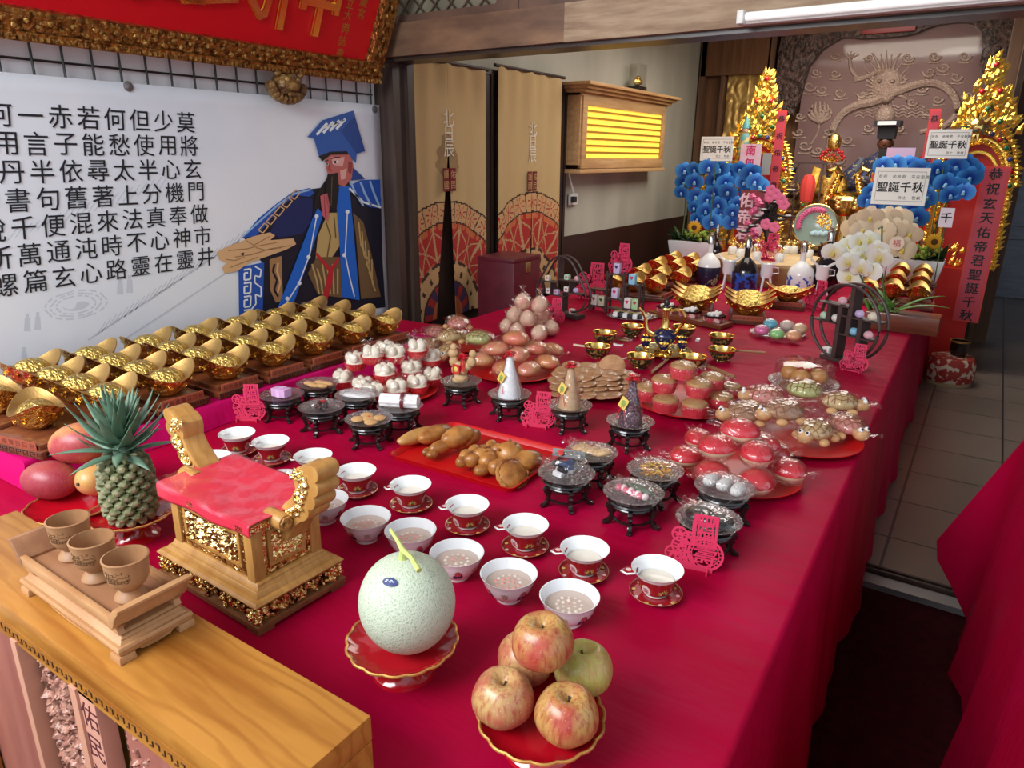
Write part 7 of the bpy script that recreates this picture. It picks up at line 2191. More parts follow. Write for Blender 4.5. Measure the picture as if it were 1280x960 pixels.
for s in (-1, 1):
    b.sph(rp(1108 + s * 8, 102), (.028, .05, .022), 10, 7)
    rtube(b, [(1108 + s * 6, 96), (1108 + s * 10, 78), (1108 + s * 18, 66)], .018, .006)
    rtube(b, [(1108 + s * 8, 118), (1108 + s * 22, 112), (1108 + s * 30, 122), (1108 + s * 40, 116)], .008, .003)
    for k in range(7): rtube(b, [(1108 + s * 10, 106 + k * 2), (1108 + s * (20 + k), 92 + k * 5), (1108 + s * (30 - k), 82 + k * 8)], .016, .003)
for k in range(7): rtube(b, [(1108 + (k - 3) * 3, 92), (1108 + (k - 3) * 7, 62 + abs(k - 3) * 5)], .015, .003)
for k in range(5): rtube(b, [(1108 + (k - 2) * 3, 122), (1108 + (k - 2) * 5, 134)], .010, .003)
b.build('dragon_head', rel_m, mural)
MB().sph(rp(1106, 145), (.085, .05, .085), 20, 12).build('pearl', rel_m, mural)
b = MB()
for (x, y, s, d) in ((1012, 108, 9, 1), (1028, 112, 7, -1), (1050, 116, 8, 1), (1078, 118, 6, -1), (1162, 90, 9, -1), (1152, 110, 8, 1), (1195, 96, 8, 1), (1006, 182, 9, 1), (1022, 188, 7, -1), (1000, 145, 6, 1), (1045, 70, 6, -1), (1140, 128, 7, 1), (1135, 72, 8, 1), (1180, 84, 9, -1), (1206, 70, 8, 1), (1210, 120, 8, -1), (1030, 135, 7, 1), (1044, 92, 7, 1), (1128, 100, 6, -1), (1172, 124, 7, 1), (1200, 150, 8, 1), (1180, 170, 8, -1), (1048, 200, 8, 1), (1060, 175, 7, -1), (1085, 160, 7, 1), (1125, 160, 7, -1), (998, 165, 7, -1), (1035, 165, 6, 1), (1160, 140, 7, -1), (1168, 70, 8, 1), (1020, 90, 6, 1), (1086, 72, 5, -1)):
    cloud(b, x, y, s, d); rtube(b, [(x - s, y + s), (x, y + s * 1.15), (x + s * 1.3, y + s * .9)], .010, .004)
b.build('cloud_relief', rel_m, mural)
b = MB()
for k in range(7):
    an = (k - 3) * .42
    rtube(b, [(1025, 153), (1025 + 16 * sin(an), 150 - 12 * cos(an)), (1025 + 15 * sin(an * .8), 152 - 26 * cos(an * .7))], .024, .003, 8)
rtube(b, [(1025, 153), (1022, 168), (1014, 180)], .012, .008)
b.build('lotus', rel_m, mural)
b = MB()
for k in range(8):
    for r in range(4): rtube(b, [(1068 + k * 11, 135 + r * 4), (1074 + k * 11, 131 + r * 4), (1079 + k * 11, 135 + r * 4)], .006)
b.build('scales', rel_m, mural)
# gilt relief in the side niche
q0, q1 = aty(903, 165, 7.62), aty(962, 82, 7.62)
gr = MB().grid(lambda u, v: Vector((q0.x + (q1.x - q0.x) * u, 7.655 - .035 * abs(noise.noise(Vector((u * 6, v * 9, 1)))) * (1 if u < .55 else .25), q0.z - .3 + (q1.z - q0.z + .3) * v)), 40, 50).build('gilt_relief_panel', mat('gilt_panel', (.62, .42, .14), .4, .55, col2=(.42, .25, .07), nscale=5), smooth=50)
tag(gr, 'gold relief panel glowing in the wooden niche beside the dragon mural', 'relief panel')

# ================================================================= ALTAR TABLE AND FIGURES
alt_m = mat('dark_red_altar_wood', (.075, .018, .012), .35, col2=(.035, .010, .008), nscale=8, bump=.4, bscale=40)
alt = thing('altar_table', 'dark carved stepped altar table in front of the dragon mural', 'altar', (-1.12, 6.9, 0))
MB().box((0, .24, .575), (1.75, .62, 1.15)).build('rear_step', alt_m, alt, bevel=.008)
MB().box((.09, -.30, .40), (.86, .44, .80)).build('front_step', alt_m, alt, bevel=.008)
b = MB().grid(lambda u, v: Vector((-.85 + 1.7 * u, -.075 - .03 * abs(noise.noise(Vector((u * 18, v * 5, 4)))), .84 + .28 * v)), 90, 16)
b.build('carved_front', gold_dark, alt, smooth=50)
b = MB()
for z in (1.14, .83): b.box((0, -.085, z), (1.74, .03, .025))
b.build('gilt_edge', gold_dark, alt, bevel=.004)
AZ = 1.152
robe_gold = mat('gold_brocade', (.62, .38, .07), .45, .5, col2=(.30, .12, .03), nscale=60, lo=.45, hi=.6, bump=.5, bscale=60)
navy_r = mat('navy_brocade', (.02, .025, .06), .5, col2=(.30, .24, .14), nscale=45, lo=.58, hi=.64)
face_d = mat('dark_face', (.10, .035, .02), .4)
bead = mat('red_bead', (.45, .01, .015), .3)
def deity(loc, label, robe, h, crown):
    """seated robed statue: head with face, hat, shoulders, sleeves, knees under the robe"""
    o = thing('deity_statue', label, 'statue', loc)
    k = h / .6
    MB().lathe([(0, 0), (.20, 0), (.21, .03), (.19, .14), (.16, .20), (.13, .25), (.135, .33), (.125, .38), (.06, .42), (.045, .44)], 28, sx=k, sy=.72 * k).build('robe', robe, o, rot=None).scale = (1, 1, k)
    b = MB()
    for s in (-1, 1): b.tube([(s * .11 * k, 0, .37 * k), (s * .19 * k, -.03 * k, .27 * k), (s * .14 * k, -.13 * k, .21 * k), (s * .03 * k, -.16 * k, .24 * k)], [.05 * k, .06 * k, .065 * k, .04 * k], 12)
    b.build('sleeves', robe, o)
    b = MB().sph((0, -.01 * k, .49 * k), (.048 * k, .052 * k, .062 * k), 18, 12)
    b.sph((0, -.062 * k, .485 * k), (.010 * k, .014 * k, .014 * k), 8, 6)
    for s in (-1, 1): b.sph((s * .049 * k, 0, .488 * k), (.008 * k, .012 * k, .02 * k), 8, 6); b.sph((s * .022 * k, -.055 * k, .502 * k), (.010 * k, .006 * k, .005 * k), 8, 5)
    b.sph((0, -.056 * k, .462 * k), (.016 * k, .008 * k, .005 * k), 8, 5)
    b.build('head', face_d, o)
    MB().prism([(-.03 * k, .455 * k), (.03 * k, .455 * k), (.022 * k, .36 * k), (0, .32 * k), (-.022 * k, .36 * k)], -.075 * k, -.055 * k, axis='y').build('beard', mat('black_beard', (.01, .008, .008), .6), o)
    b = MB()
    if crown:
        b.lathe([(.056, .52), (.07, .54), (.075, .60), (.05, .64), (0, .66)], 20, sx=k, sy=k)
        for i in range(15):
            a = pi + pi * i / 14; rr_ = .11 + .02 * (i % 2)
            b.tube([(0, 0, .56 * k), (rr_ * cos(a) * k, -.02, (.60 - rr_ * sin(a) * .9) * k)], .004, 4)
        b.build('crown', gold, o)
        r = MB()
        for i in range(15):
            a = pi + pi * i / 14; rr_ = .115 + .02 * (i % 2); r.sph((rr_ * cos(a) * k, -.02, (.60 - rr_ * sin(a) * .9) * k), .013, 8, 6)
        for i in range(7):
            a = pi + pi * i / 6; r.sph((.07 * cos(a) * k, -.05, (.58 - .07 * sin(a)) * k), .010, 8, 6)
        r.build('beads', bead, o)
    else:
        b.box((0, 0, .565 * k), (.11 * k, .12 * k, .09 * k), taper=1.1); b.box((0, -.01, .625 * k), (.17 * k, .18 * k, .035 * k))
        b.build('hat', mat('black_hat', (.012, .012, .018), .5), o)
        MB().box((0, -.105 * k, .625 * k), (.12 * k, .004, .025 * k)).build('hat_emblem', mat('pale_emblem', (.6, .62, .64), .4), o)
    return o
p = aty(1100, 222, 7.0)
d1 = deity((p.x, 7.0, AZ), 'seated dark-faced deity in navy robe with square hat under the pearl', navy_r, .70, False)
b = MB()
for s in (-1, 1): b.add([(s * .03, -.17, .36), (s * .10, -.16, .38), (s * .24, -.2, .02), (s * .16, -.22, .0)], [(0, 1, 2, 3)])
b.build('ribbon', mat('navy_ribbon', (.02, .03, .10), .5), d1, thick=.006)
MB().prism([(-.05, .10), (.05, .10), (.04, .34), (-.04, .34)], -.215, -.19, axis='y').build('red_apron', mat('red_brocade', (.40, .05, .02), .5, col2=(.55, .30, .06), nscale=60, lo=.5, hi=.58), d1)
arch = MB()
strip(arch, [(.33 * cos(pi * i / 24), .12 + .34 * sin(pi * i / 24)) for i in range(25)], [(.25 * cos(pi * i / 24), .10 + .26 * sin(pi * i / 24)) for i in range(25)], 7.25 - 7.0, 7.31 - 7.0)
arch.box((-.29, .28, .06), (.08, .06, .12)).box((.29, .28, .06), (.08, .06, .12)).box((0, .28, .02), (.6, .06, .04))
o = arch.build('arched_throne_back', mat('black_gilt_arch', (.02, .015, .012), .4, col2=(.45, .30, .10), nscale=40, lo=.55, hi=.6), loc=(p.x, 7.0, AZ)); tag(o, 'dark arched throne back with gilt edge behind the navy-robed deity', 'throne back')
p = aty(1033, 250, 6.95)
d2_ = deity((p.x, 6.95, AZ - .0), 'gold-robed deity with red-beaded crown beside the jade plate', robe_gold, .44, True)
b = MB()
for s in (-1, 1): b.add([(s * .05, -.16, .36), (s * .11, -.14, .38), (s * .20, -.24, -.12), (s * .10, -.26, -.12)], [(0, 1, 2, 3)])
b.build('yellow_ribbon', mat('yellow_brocade', (.70, .46, .06), .45, .3, col2=(.45, .22, .03), nscale=40), d2_, thick=.006)
p = aty(1162, 225, 7.28)
deity((p.x, 7.28, AZ), 'small brown and gold deity half hidden behind the blue flowers', robe_gold, .44, True)
for px, h, l in ((985, .34, 'dark lacquer incense figure behind the pink blossom branch'),):
    p = aty(px, 250, 7.30); deity((p.x, 7.30, AZ), l, mat('dark_brocade', (.10, .05, .02), .5, .3, col2=(.35, .2, .06), nscale=50, lo=.5, hi=.58), h, False)
# dragon incense burner
p = aty(1056, 262, 6.55)
ce = thing('dragon_incense_burner', 'shiny gold incense burner with two curling dragon handles', 'incense burner', (p.x, 6.55, .801))
zb_ = p.z - .80
MB().lathe([(0, 0), (.11, 0), (.12, .03), (.07, .06), (.06, zb_ - .05), (.10, zb_ - .03), (.15, zb_ + .02), (.16, zb_ + .08), (.13, zb_ + .12), (.15, zb_ + .14), (.12, zb_ + .14), (0, zb_ + .11)], 28).build('body', gold_pol, ce)
for s in (-1, 1):
    a_ = MB().tube([(s * .12, -.02, zb_ + .11), (s * .09, -.05, zb_ + .20), (s * .06, -.06, zb_ + .27), (s * .10, -.07, zb_ + .33), (s * .15, -.07, zb_ + .31), (s * .14, -.07, zb_ + .27)], [.035, .032, .028, .026, .024, .016], 10)
    for k in range(5): a_.sph((s * (.11 - .01 * k), -.075, zb_ + .15 + .03 * k), (.02, .014, .016), 8, 6)
    a_.build('dragon_handle', gold_pol, ce)
b = MB()
for k in range(26):
    a = k * .9; b.sph((.15 * cos(a), -abs(.15 * sin(a)), zb_ + .02 + .09 * (k % 5) / 5), (.022, .016, .02), 8, 6)
b.build('relief_pattern', gold, ce)
# hanging lantern stand at the altar side
p = aty(1006, 262, 6.60)
ls = thing('lantern_stand', 'red and green bead lantern in a dark frame beside the red couplet', 'lantern', (p.x, 6.60, .80))
b = MB()
for x in (-.10, .10): b.box((x, 0, .38), (.012, .012, .76))
b.box((0, 0, .76), (.26, .02, .014)).box((0, 0, .01), (.24, .06, .02)); b.build('frame', shw, ls, smooth=0)
MB().lathe([(0, .44), (.05, .45), (.06, .52), (.06, .60), (.04, .66), (0, .67)], 8).build('lantern_body', mat('lantern_red', (.55, .05, .04), .4, emis=.25), ls)
b = MB()
for k in range(30): b.sph((.04 * cos(k * 1.7), .03 * sin(k * 1.7), .20 + .24 * ((k * 7) % 30) / 30), .016, 7, 5, mi=k % 3)
b.build('bead_strings', [mat('bead_green', (.05, .25, .10), .3), bead, gold], ls)

# ================================================================= GILT PAPER TOWERS WITH COUPLETS
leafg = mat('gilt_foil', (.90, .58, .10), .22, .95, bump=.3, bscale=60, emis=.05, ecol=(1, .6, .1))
redp = mat('red_foil_panel', (.50, .018, .012), .4)
gems = [mat('gem_' + n, c, .15, coat=.6) for n, c in (('green', (.01, .16, .07)), ('red', (.5, .01, .02)), ('blue', (.03, .05, .25)))]
def flame(b, x, z, an, L, w_, y):
    d = Vector((sin(an), 0, cos(an))); s = Vector((cos(an), 0, -sin(an)))
    P = Vector((x, y, z)); V = [P - s * w_, P + d * L * .45 - s * w_ * .9 + Vector((0, -.008, 0)), P + d * L + s * w_ * .5, P + d * L * .5 + s * w_ * .8 + Vector((0, -.008, 0)), P + s * w_, P + d * L * .35 + Vector((0, -.016, 0))]
    b.add(V, [(0, 1, 5), (1, 2, 5), (2, 3, 5), (3, 4, 5), (4, 0, 5)])
def tower_panel(root, M, off, W, H, seed, nm='gilt_panel'):
    """arched filigree panel: red backing, gilt arches edged by foil flames, gems"""
    rnd = random.Random(seed); b = MB(); g = []; r = MB()
    hw_ = W / 2; zA = H * .42
    def tx(v): return M @ Vector(v) + Vector(off)
    r.prism([(-hw_ * .8, 0), (hw_ * .8, 0), (hw_ * .8, zA), (hw_ * .5, zA + H * .2), (0, zA + H * .27), (-hw_ * .5, zA + H * .2), (-hw_ * .8, zA)], .0, .012, axis='y')
    rows = []
    for s in (-1, 1):
        for k in range(26):
            t = k / 25
            rows.append((s * hw_ * (1 - .02 * t), t * zA, s * .7, .055))
    for i in range(48):
        a = pi * i / 47
        for rr_, L in ((.82, .05), (1.0, .06), (1.18, .07)):
            x, z = hw_ * .92 * rr_ * cos(a), zA + (H * .24) * rr_ * sin(a)
            rows.append((x, z, pi / 2 - a, L * W * 1.6))
    for k in range(130):
        t = rnd.random(); z = zA + H * .24 + (H * .34) * t; x = rnd.uniform(-1, 1) * hw_ * .95 * (1 - t) ** .9
        rows.append((x, z, rnd.uniform(-.5, .5) + x * 2, .10 * W * 1.6))
    for k in range(40):
        x = rnd.uniform(-1, 1) * hw_; rows.append((x, rnd.uniform(0, .10) * H, rnd.uniform(-.4, .4), .10 * W))
    for (x, z, an, L) in rows: flame(b, x, z, an + rnd.uniform(-.3, .3), L * rnd.uniform(.8, 1.3), L * .32, -.01 - rnd.random() * .03)
    for (rr_, t_) in ((.66, .016), (.92, .012)):
        b.tube([(hw_ * rr_ * cos(pi * i / 24), -.02, zA + H * .24 * rr_ * sin(pi * i / 24)) for i in range(25)], t_, 6)
        for s in (-1, 1): b.tube([(s * hw_ * rr_, -.02, 0), (s * hw_ * rr_, -.02, zA)], t_, 6)
    for k in range(13):
        a = pi * k / 12; g.append(((hw_ * 1.0 * cos(a), -.05, zA + H * .25 * sin(a)), k % 3))
    for (x, z) in ((0, .98), (-.12, .86), (.12, .86), (0, .78), (-.2, .72), (.2, .72)): g.append(((x * W, -.05, z * H), int(z * 50) % 3))
    for q in (b, r): q.v = [tuple(tx(v)) for v in q.v]
    r.build('red_backing', redp, root, smooth=0)
    b.build('gilt_filigree', leafg, root, smooth=0)
    for v, k in g: MB().sph(tx(v), .019, 8, 6).build('gem', gems[k], root)
def couplet(root, px0, py0, px1, py1, y, wd, text, m=None, tz=.0):
    A, Bt = aty(px0, py0, y), aty(px1, py1, y); x = (A.x + Bt.x) / 2
    L = Vector(root.location)
    s_ = MB().box((x - L.x, y - L.y, (A.z + Bt.z) / 2), (wd, .012, A.z - Bt.z)).build('couplet_strip', mat('couplet_red', (.62, .05, .045), .5), root, smooth=0)
    MB().box((x - L.x, y - L.y - .002, (A.z + Bt.z) / 2), (wd * .84, .012, A.z - Bt.z - .03)).build('couplet_field', mat('couplet_pink', (.52, .055, .085), .5), s_, smooth=0)
    t = MB(); n = len(text); H_ = A.z - Bt.z
    for i, ch in enumerate(text): write(t, ch, (x - L.x, y - L.y - .0095, A.z - H_ * (i + .5) / n), (1, 0, 0), (0, 0, 1), min(wd * .72, H_ / n * .85), bold=.02)
    t.build('couplet_lettering', ink, s_, smooth=0)
def figure_in(root, loc, m):
    L = Vector(loc)
    MB().lathe([(0, 0), (.05, 0), (.055, .04), (.04, .10), (.045, .15), (.03, .18)], 14, c=L).build('paper_figure', m, root)
    MB().sph(L + Vector((0, -.005, .205)), (.026, .028, .03), 12, 8).build('figure_head', mat('paper_face', (.66, .42, .30), .6), root)
    MB().lathe([(.035, .22), (.03, .25), (.012, .30), (0, .32)], 12, c=L).build('figure_hat', mat('teal_hat', (.10, .30, .32), .4), root)
q = aty(930, 290, 6.55)
tl_ = thing('gilt_paper_tower', 'ornate gold foil paper tower with blue-hatted figure behind the blue orchids by the wall', 'paper tower', (q.x, 6.55, 0))
zt = aty(945, 95, 6.55).z
MB().box((-.03, .07, .40), (.60, .30, .80)).build('pedestal', redp, tl_, smooth=0)
tower_panel(tl_, Matrix.Identity(3), (.06, 0, .80), .48, zt - .80, 3)
tower_panel(tl_, Matrix.Rotation(radians(-35), 3, 'Z'), (-.36, .10, .80), .36, (zt - .80) * .62, 5)
c_ = aty(931, 176, 6.5); figure_in(tl_, (c_.x - q.x, -.05, c_.z - .12), mat('teal_yellow_robe', (.12, .30, .30), .5, col2=(.60, .45, .15), nscale=30, lo=.5, hi=.55))
couplet(tl_, 976, 138, 966, 262, 6.45, .075, '恭祝佑帝君聖')
couplet(tl_, 872, 225, 860, 330, 6.35, .06, '聖壽無疆')
q = aty(1200, 290, 6.55)
tr2 = thing('gilt_paper_tower', 'ornate gold foil paper tower standing by the aisle post', 'paper tower', (q.x, 6.55, 0))
zt = aty(1205, 78, 6.55).z
MB().box((-.06, .07, .40), (.46, .30, .80)).build('pedestal', redp, tr2, smooth=0)
tower_panel(tr2, Matrix.Identity(3), (.02, 0, .80), .46, zt - .80, 13)
tower_panel(tr2, Matrix.Rotation(radians(-40), 3, 'Z'), (-.26, .10, .80), .22, (zt - .80) * .72, 15)
c_ = aty(1222, 158, 6.45)
b = MB()
for k in range(18): a = k * pi / 9; b.tube([(c_.x - q.x + .05 * cos(a), -.1, c_.z + .05 * sin(a)), (c_.x - q.x + .10 * cos(a), -.11, c_.z + .10 * sin(a))], [.018, .004], 5)
b.sph((c_.x - q.x, -.1, c_.z), (.06, .03, .06), 14, 9).build('gilt_rosette', gold_pol, tr2)
couplet(tr2, 1170, 136, 1158, 210, 6.40, .075, '恭祝佑')
couplet(tr2, 1247, 208, 1206, 402, 6.30, .17, '恭祝玄天佑帝君聖誕千秋')

# ================================================================= ORCHIDS, FLOWERS AND CARDS
def petal_mb(b, az, L, wd, tilt, mi=0, n=5, cup=.25):
    d = Vector((cos(az), sin(az), 0)); s = Vector((-sin(az), cos(az), 0))
    V = []
    for i in range(n + 1):
        t = i / n; w_ = wd * sin(pi * (.08 + .84 * t)) ** .8
        c_ = d * L * t + Vector((0, 0, tilt * L * t - cup * L * t * t))
        V += [c_ + s * w_, c_ + Vector((0, 0, .12 * w_)), c_ - s * w_]
    b.add(V, [(i * 3 + k, i * 3 + k + 1, i * 3 + 4 + k, i * 3 + 3 + k) for i in range(n) for k in range(2)], mi)
def orchid_flower(pm, lip, R=.06):
    b = MB()
    for az, L, w_ in ((pi / 2, 1.0, .55), (pi * 1.22, .95, .5), (pi * 1.78, .95, .5)): petal_mb(b, az, R * L, R * w_ * .9, .05)
    for az in (.10, pi - .10): petal_mb(b, az, R * 1.08, R * .78, .22)
    b.sph((0, -.004, .010), (R * .16, R * .2, R * .16), 8, 6, mi=1); b.sph((0, -R * .22, .012), (R * .2, R * .14, R * .1), 8, 5, mi=1)
    b.v = [(x, -z, y) for x, y, z in b.v]     # face the front (-y)
    return b.build('flower', [pm, lip])
blue_p = mat('blue_petal', (.004, .09, .52), .5, col2=(.05, .30, .74), nscale=14, ndetail=2, lo=.4, hi=.68)
white_p = mat('white_petal', (.84, .84, .70), .5, sss=.05); shaded_p = mat('shaded_petal', (.74, .62, .44), .55)  # the cream tone is shade painted into the rear orchid's petals
lip_b = mat('pale_blue_lip', (.25, .55, .78), .4); lip_y = mat('yellow_lip', (.74, .62, .14), .5)
leaf_d = mat('dark_green_leaf', (.018, .055, .016), .35, col2=(.04, .10, .03), nscale=9); leaf_l = mat('fresh_green_leaf', (.09, .22, .035), .45)
pot_w = mat('white_planter', (.70, .73, .76), .4)
stem_g = mat('green_stem', (.07, .12, .03), .5)
yel_pt = mat('sunflower_petal', (.80, .47, .03), .5); brn_c = mat('sunflower_centre', (.10, .045, .012), .7)
def place_flowers(root, master, pxs, y, seed, s=1.0):
    rnd = random.Random(seed); first = not master.get('used')
    L = Vector(root.location)
    for (px, py) in pxs:
        p = aty(px, py, y + rnd.uniform(-.05, .05)) - L
        o = master['o'] if first else master['o'].copy()
        if not first: COL.objects.link(o)
        first = False; master['used'] = 1
        o.parent = root; o.location = p; k = s * rnd.uniform(.9, 1.12); o.scale = (k, k, k)
        o.rotation_euler = (rnd.uniform(.0, .5), rnd.uniform(-.3, .3), rnd.uniform(-.3, .5))
def sunflower(root, p, s=.06):
    b = MB()
    for k in range(18): petal_mb(b, k * 2 * pi / 18, s, s * .16, .15, 0, 4)
    for k in range(18): petal_mb(b, k * 2 * pi / 18 + .17, s * .85, s * .15, .3, 0, 4)
    b.lathe([(s * .38, 0), (s * .36, s * .2), (0, s * .24)], 16, mi=1)
    b.v = [(x, -z, y) for x, y, z in b.v]
    b.build('sunflower', [yel_pt, brn_c], root, loc=p, rot=(.25, 0, .1))
def greens(root, c, rx, ry, n, m, seed, L0=.09):
    b = MB(); rnd = random.Random(seed)
    for k in range(n):
        a = rnd.uniform(0, 6.28); leaf(b, (c[0] + rnd.uniform(-rx, rx), c[1] + rnd.uniform(-ry, ry), c[2]), a, rnd.uniform(.2, 1.3), L0 * rnd.uniform(.7, 1.5), L0 * .28, -.6, 5)
    b.build('foliage', m, root, thick=.001)['kind'] = 'stuff'
def small_buds(root, c, rx, ry, n, seed):
    b = MB(); rnd = random.Random(seed)
    for k in range(n): b.sph((c[0] + rnd.uniform(-rx, rx), c[1] + rnd.uniform(-ry, ry), c[2] + rnd.uniform(-.02, .06)), rnd.uniform(.010, .018), 7, 5)
    b.build('green_buds', mat('lime_bud', (.28, .42, .05), .5), root)['kind'] = 'stuff'
def radial(m, c0, c1, R):
    nt = m.node_tree; b = nt.nodes['Principled BSDF']; tc = nt.nodes.new('ShaderNodeTexCoord')
    ln_ = nt.nodes.new('ShaderNodeVectorMath'); ln_.operation = 'LENGTH'; nt.links.new(tc.outputs['Object'], ln_.inputs[0])
    mr = nt.nodes.new('ShaderNodeMapRange'); mr.inputs['From Max'].default_value = R; nt.links.new(ln_.outputs['Value'], mr.inputs['Value'])
    r = nt.nodes.new('ShaderNodeValToRGB'); r.color_ramp.elements[0].color = (*c0, 1); r.color_ramp.elements[1].color = (*c1, 1); r.color_ramp.elements[0].position = .25
    nt.links.new(mr.outputs[0], r.inputs['Fac']); nt.links.new(r.outputs['Color'], b.inputs['Base Color'])
radial(blue_p, (.002, .045, .36), (.06, .36, .84), .088)
radial(white_p, (.78, .72, .36), (.84, .85, .76), .05)
bf = {'o': orchid_flower(blue_p, lip_b, .073)}
def planter(px, py, y, W, label, flowers, fy, sun, seed, stems):
    p = atz(px, py, TZ)
    root = thing('blue_orchid_planter', label, 'potted orchid', (p.x, y, TZ))
    MB().box((0, 0, .075), (W * .86, .18, .15), taper=1.16).build('planter_box', pot_w, root, bevel=.01)
    MB().box((0, 0, .148), (W * .94, .18, .01)).build('soil', mat('moss_soil', (.05, .045, .02), .9), root)
    greens(root, (0, 0, .15), W * .42, .06, 40, leaf_d, seed, .12); small_buds(root, (W * .12, -.06, .19), W * .3, .05, 40, seed)
    L = Vector(root.location); b = MB()
    for (ax, tx_, ty_) in stems:
        e = aty(tx_, ty_, fy) - L
        b.tube([(ax, 0, .14), (ax * .9 + e.x * .1, .02, .14 + e.z * .4), (e.x * .8 + ax * .2, .0, e.z * .95), (e.x, fy - y, e.z)], .007, 6)
    b.build('stems', stem_g, root)
    place_flowers(root, bf, flowers, fy, seed)
    sunflower(root, aty(*sun, y - .10) - L)
    return root
FL = [(856, 214), (868, 212), (855, 228), (868, 227), (852, 241), (886, 210), (900, 212), (912, 216), (893, 226), (907, 228), (893, 242), (910, 240), (925, 212), (938, 216), (930, 228), (944, 228), (936, 242), (950, 234), (947, 246), (870, 246), (884, 250), (898, 256), (912, 252), (868, 260), (882, 264), (900, 268), (916, 266), (922, 256), (872, 274), (890, 278), (908, 276), (916, 278)]
PLt = planter(880, 318, 6.16, .43, 'white planter of bright blue orchids with a sunflower, by the brown inner wall', FL, 6.10, (868, 284), 3, [(-.12, 856, 230), (-.02, 900, 228), (.08, 938, 228), (.02, 905, 268)])
FR = [(1090, 240), (1084, 250), (1094, 258), (1150, 212), (1162, 216), (1172, 212), (1158, 226), (1148, 238), (1196, 208), (1208, 206), (1216, 212), (1186, 216), (1200, 220), (1212, 222), (1182, 230), (1196, 234), (1205, 240), (1188, 244), (1150, 250), (1160, 246), (1140, 262), (1124, 266), (1110, 264), (1146, 272), (1132, 276), (1104, 208), (1120, 206), (1136, 208)]
PRt = planter(1142, 342, 6.05, .42, 'white planter of bright blue orchids with a sunflower, beside the aisle', FR, 6.0, (1168, 302), 7, [(.02, 1160, 220), (.10, 1204, 218), (-.02, 1140, 262), (-.14, 1090, 248)])
# white orchid at the front of the altar, and one behind coloured as shaded
wf = {'o': orchid_flower(white_p, lip_y, .068)}; cf_ = {'o': orchid_flower(shaded_p, lip_y, .075)}
p = atz(1110, 410, TZ)
wo = thing('white_orchid', 'white orchid with arching sprays and broad leaves behind the round shelf', 'potted orchid', (p.x, p.y, TZ))
MB().box((0.06, 0, .045), (.34, .16, .09)).build('wooden_pot', base_w, wo, bevel=.006)
greens(wo, (-.06, .0, .09), .06, .04, 18, leaf_l, 3, .06)
b = MB()
leaf(b, (.02, -.02, .09), -.25, .55, .26, .034, -.7, 8); leaf(b, (.02, 0, .09), .15, .75, .24, .03, -.7, 8); leaf(b, (0, 0, .09), 2.4, .9, .18, .03, -.6, 8)
b.build('broad_leaves', leaf_l, wo, thick=.002)
L = Vector(wo.location); b = MB()
for tx_, ty_ in ((1098, 286), (1055, 318)):
    e = aty(tx_, ty_, p.y - .02) - L
    b.tube([(-.02, 0, .08), (e.x * .5 - .02, .02, e.z * .6), (e.x * .9, 0, e.z * 1.03), (e.x, -.02, e.z)], .005, 6)
b.build('stems', stem_g, wo)
place_flowers(wo, wf, [(1042, 316), (1054, 312), (1062, 306), (1074, 302), (1086, 300), (1098, 312), (1068, 318), (1080, 322), (1093, 326), (1060, 328), (1076, 336), (1088, 338), (1062, 346), (1076, 316), (1100, 322)], p.y, 5, .82)
p2 = aty(1060, 330, 5.5)
co = thing('shaded_orchid', 'shade-coloured orchid with dense blooms in front of the white planter', 'potted orchid', (p2.x + .03, 5.5, TZ))
MB().lathe([(0, 0), (.06, 0), (.085, .12), (.08, .12), (0, .10)], 24).build('pot', pot_w, co)
L = Vector(co.location); b = MB()
for tx_, ty_ in ((1070, 280), (1120, 282)):
    e = aty(tx_, ty_, 5.45) - L; b.tube([(0, 0, .1), (e.x * .4, .02, e.z * .7), (e.x, -.03, e.z)], .006, 6)
b.build('stems', stem_g, co)
place_flowers(co, cf_, [(1066, 286), (1076, 276), (1088, 272), (1100, 274), (1112, 272), (1124, 274), (1130, 288), (1138, 292), (1118, 286), (1104, 288), (1090, 286), (1078, 288), (1110, 300), (1122, 302), (1098, 302), (1128, 312)], 5.45, 6, 1.0)
ct = aty(1121, 304, 5.36) - L
MB().lathe([(.045, 0), (.045, .003), (0, .003)], 24, M=Matrix.Rotation(pi / 2, 3, 'X'), c=ct).build('round_tag', mat('cream_tag', (.74, .62, .5), .5), co, smooth=0)
t = MB(); write(t, '福', ct + Vector((0, -.005, 0)), (1, 0, 0), (0, 0, 1), .05); t.build('tag_lettering', mat('tag_red', (.5, .03, .06), .5), co, smooth=0)
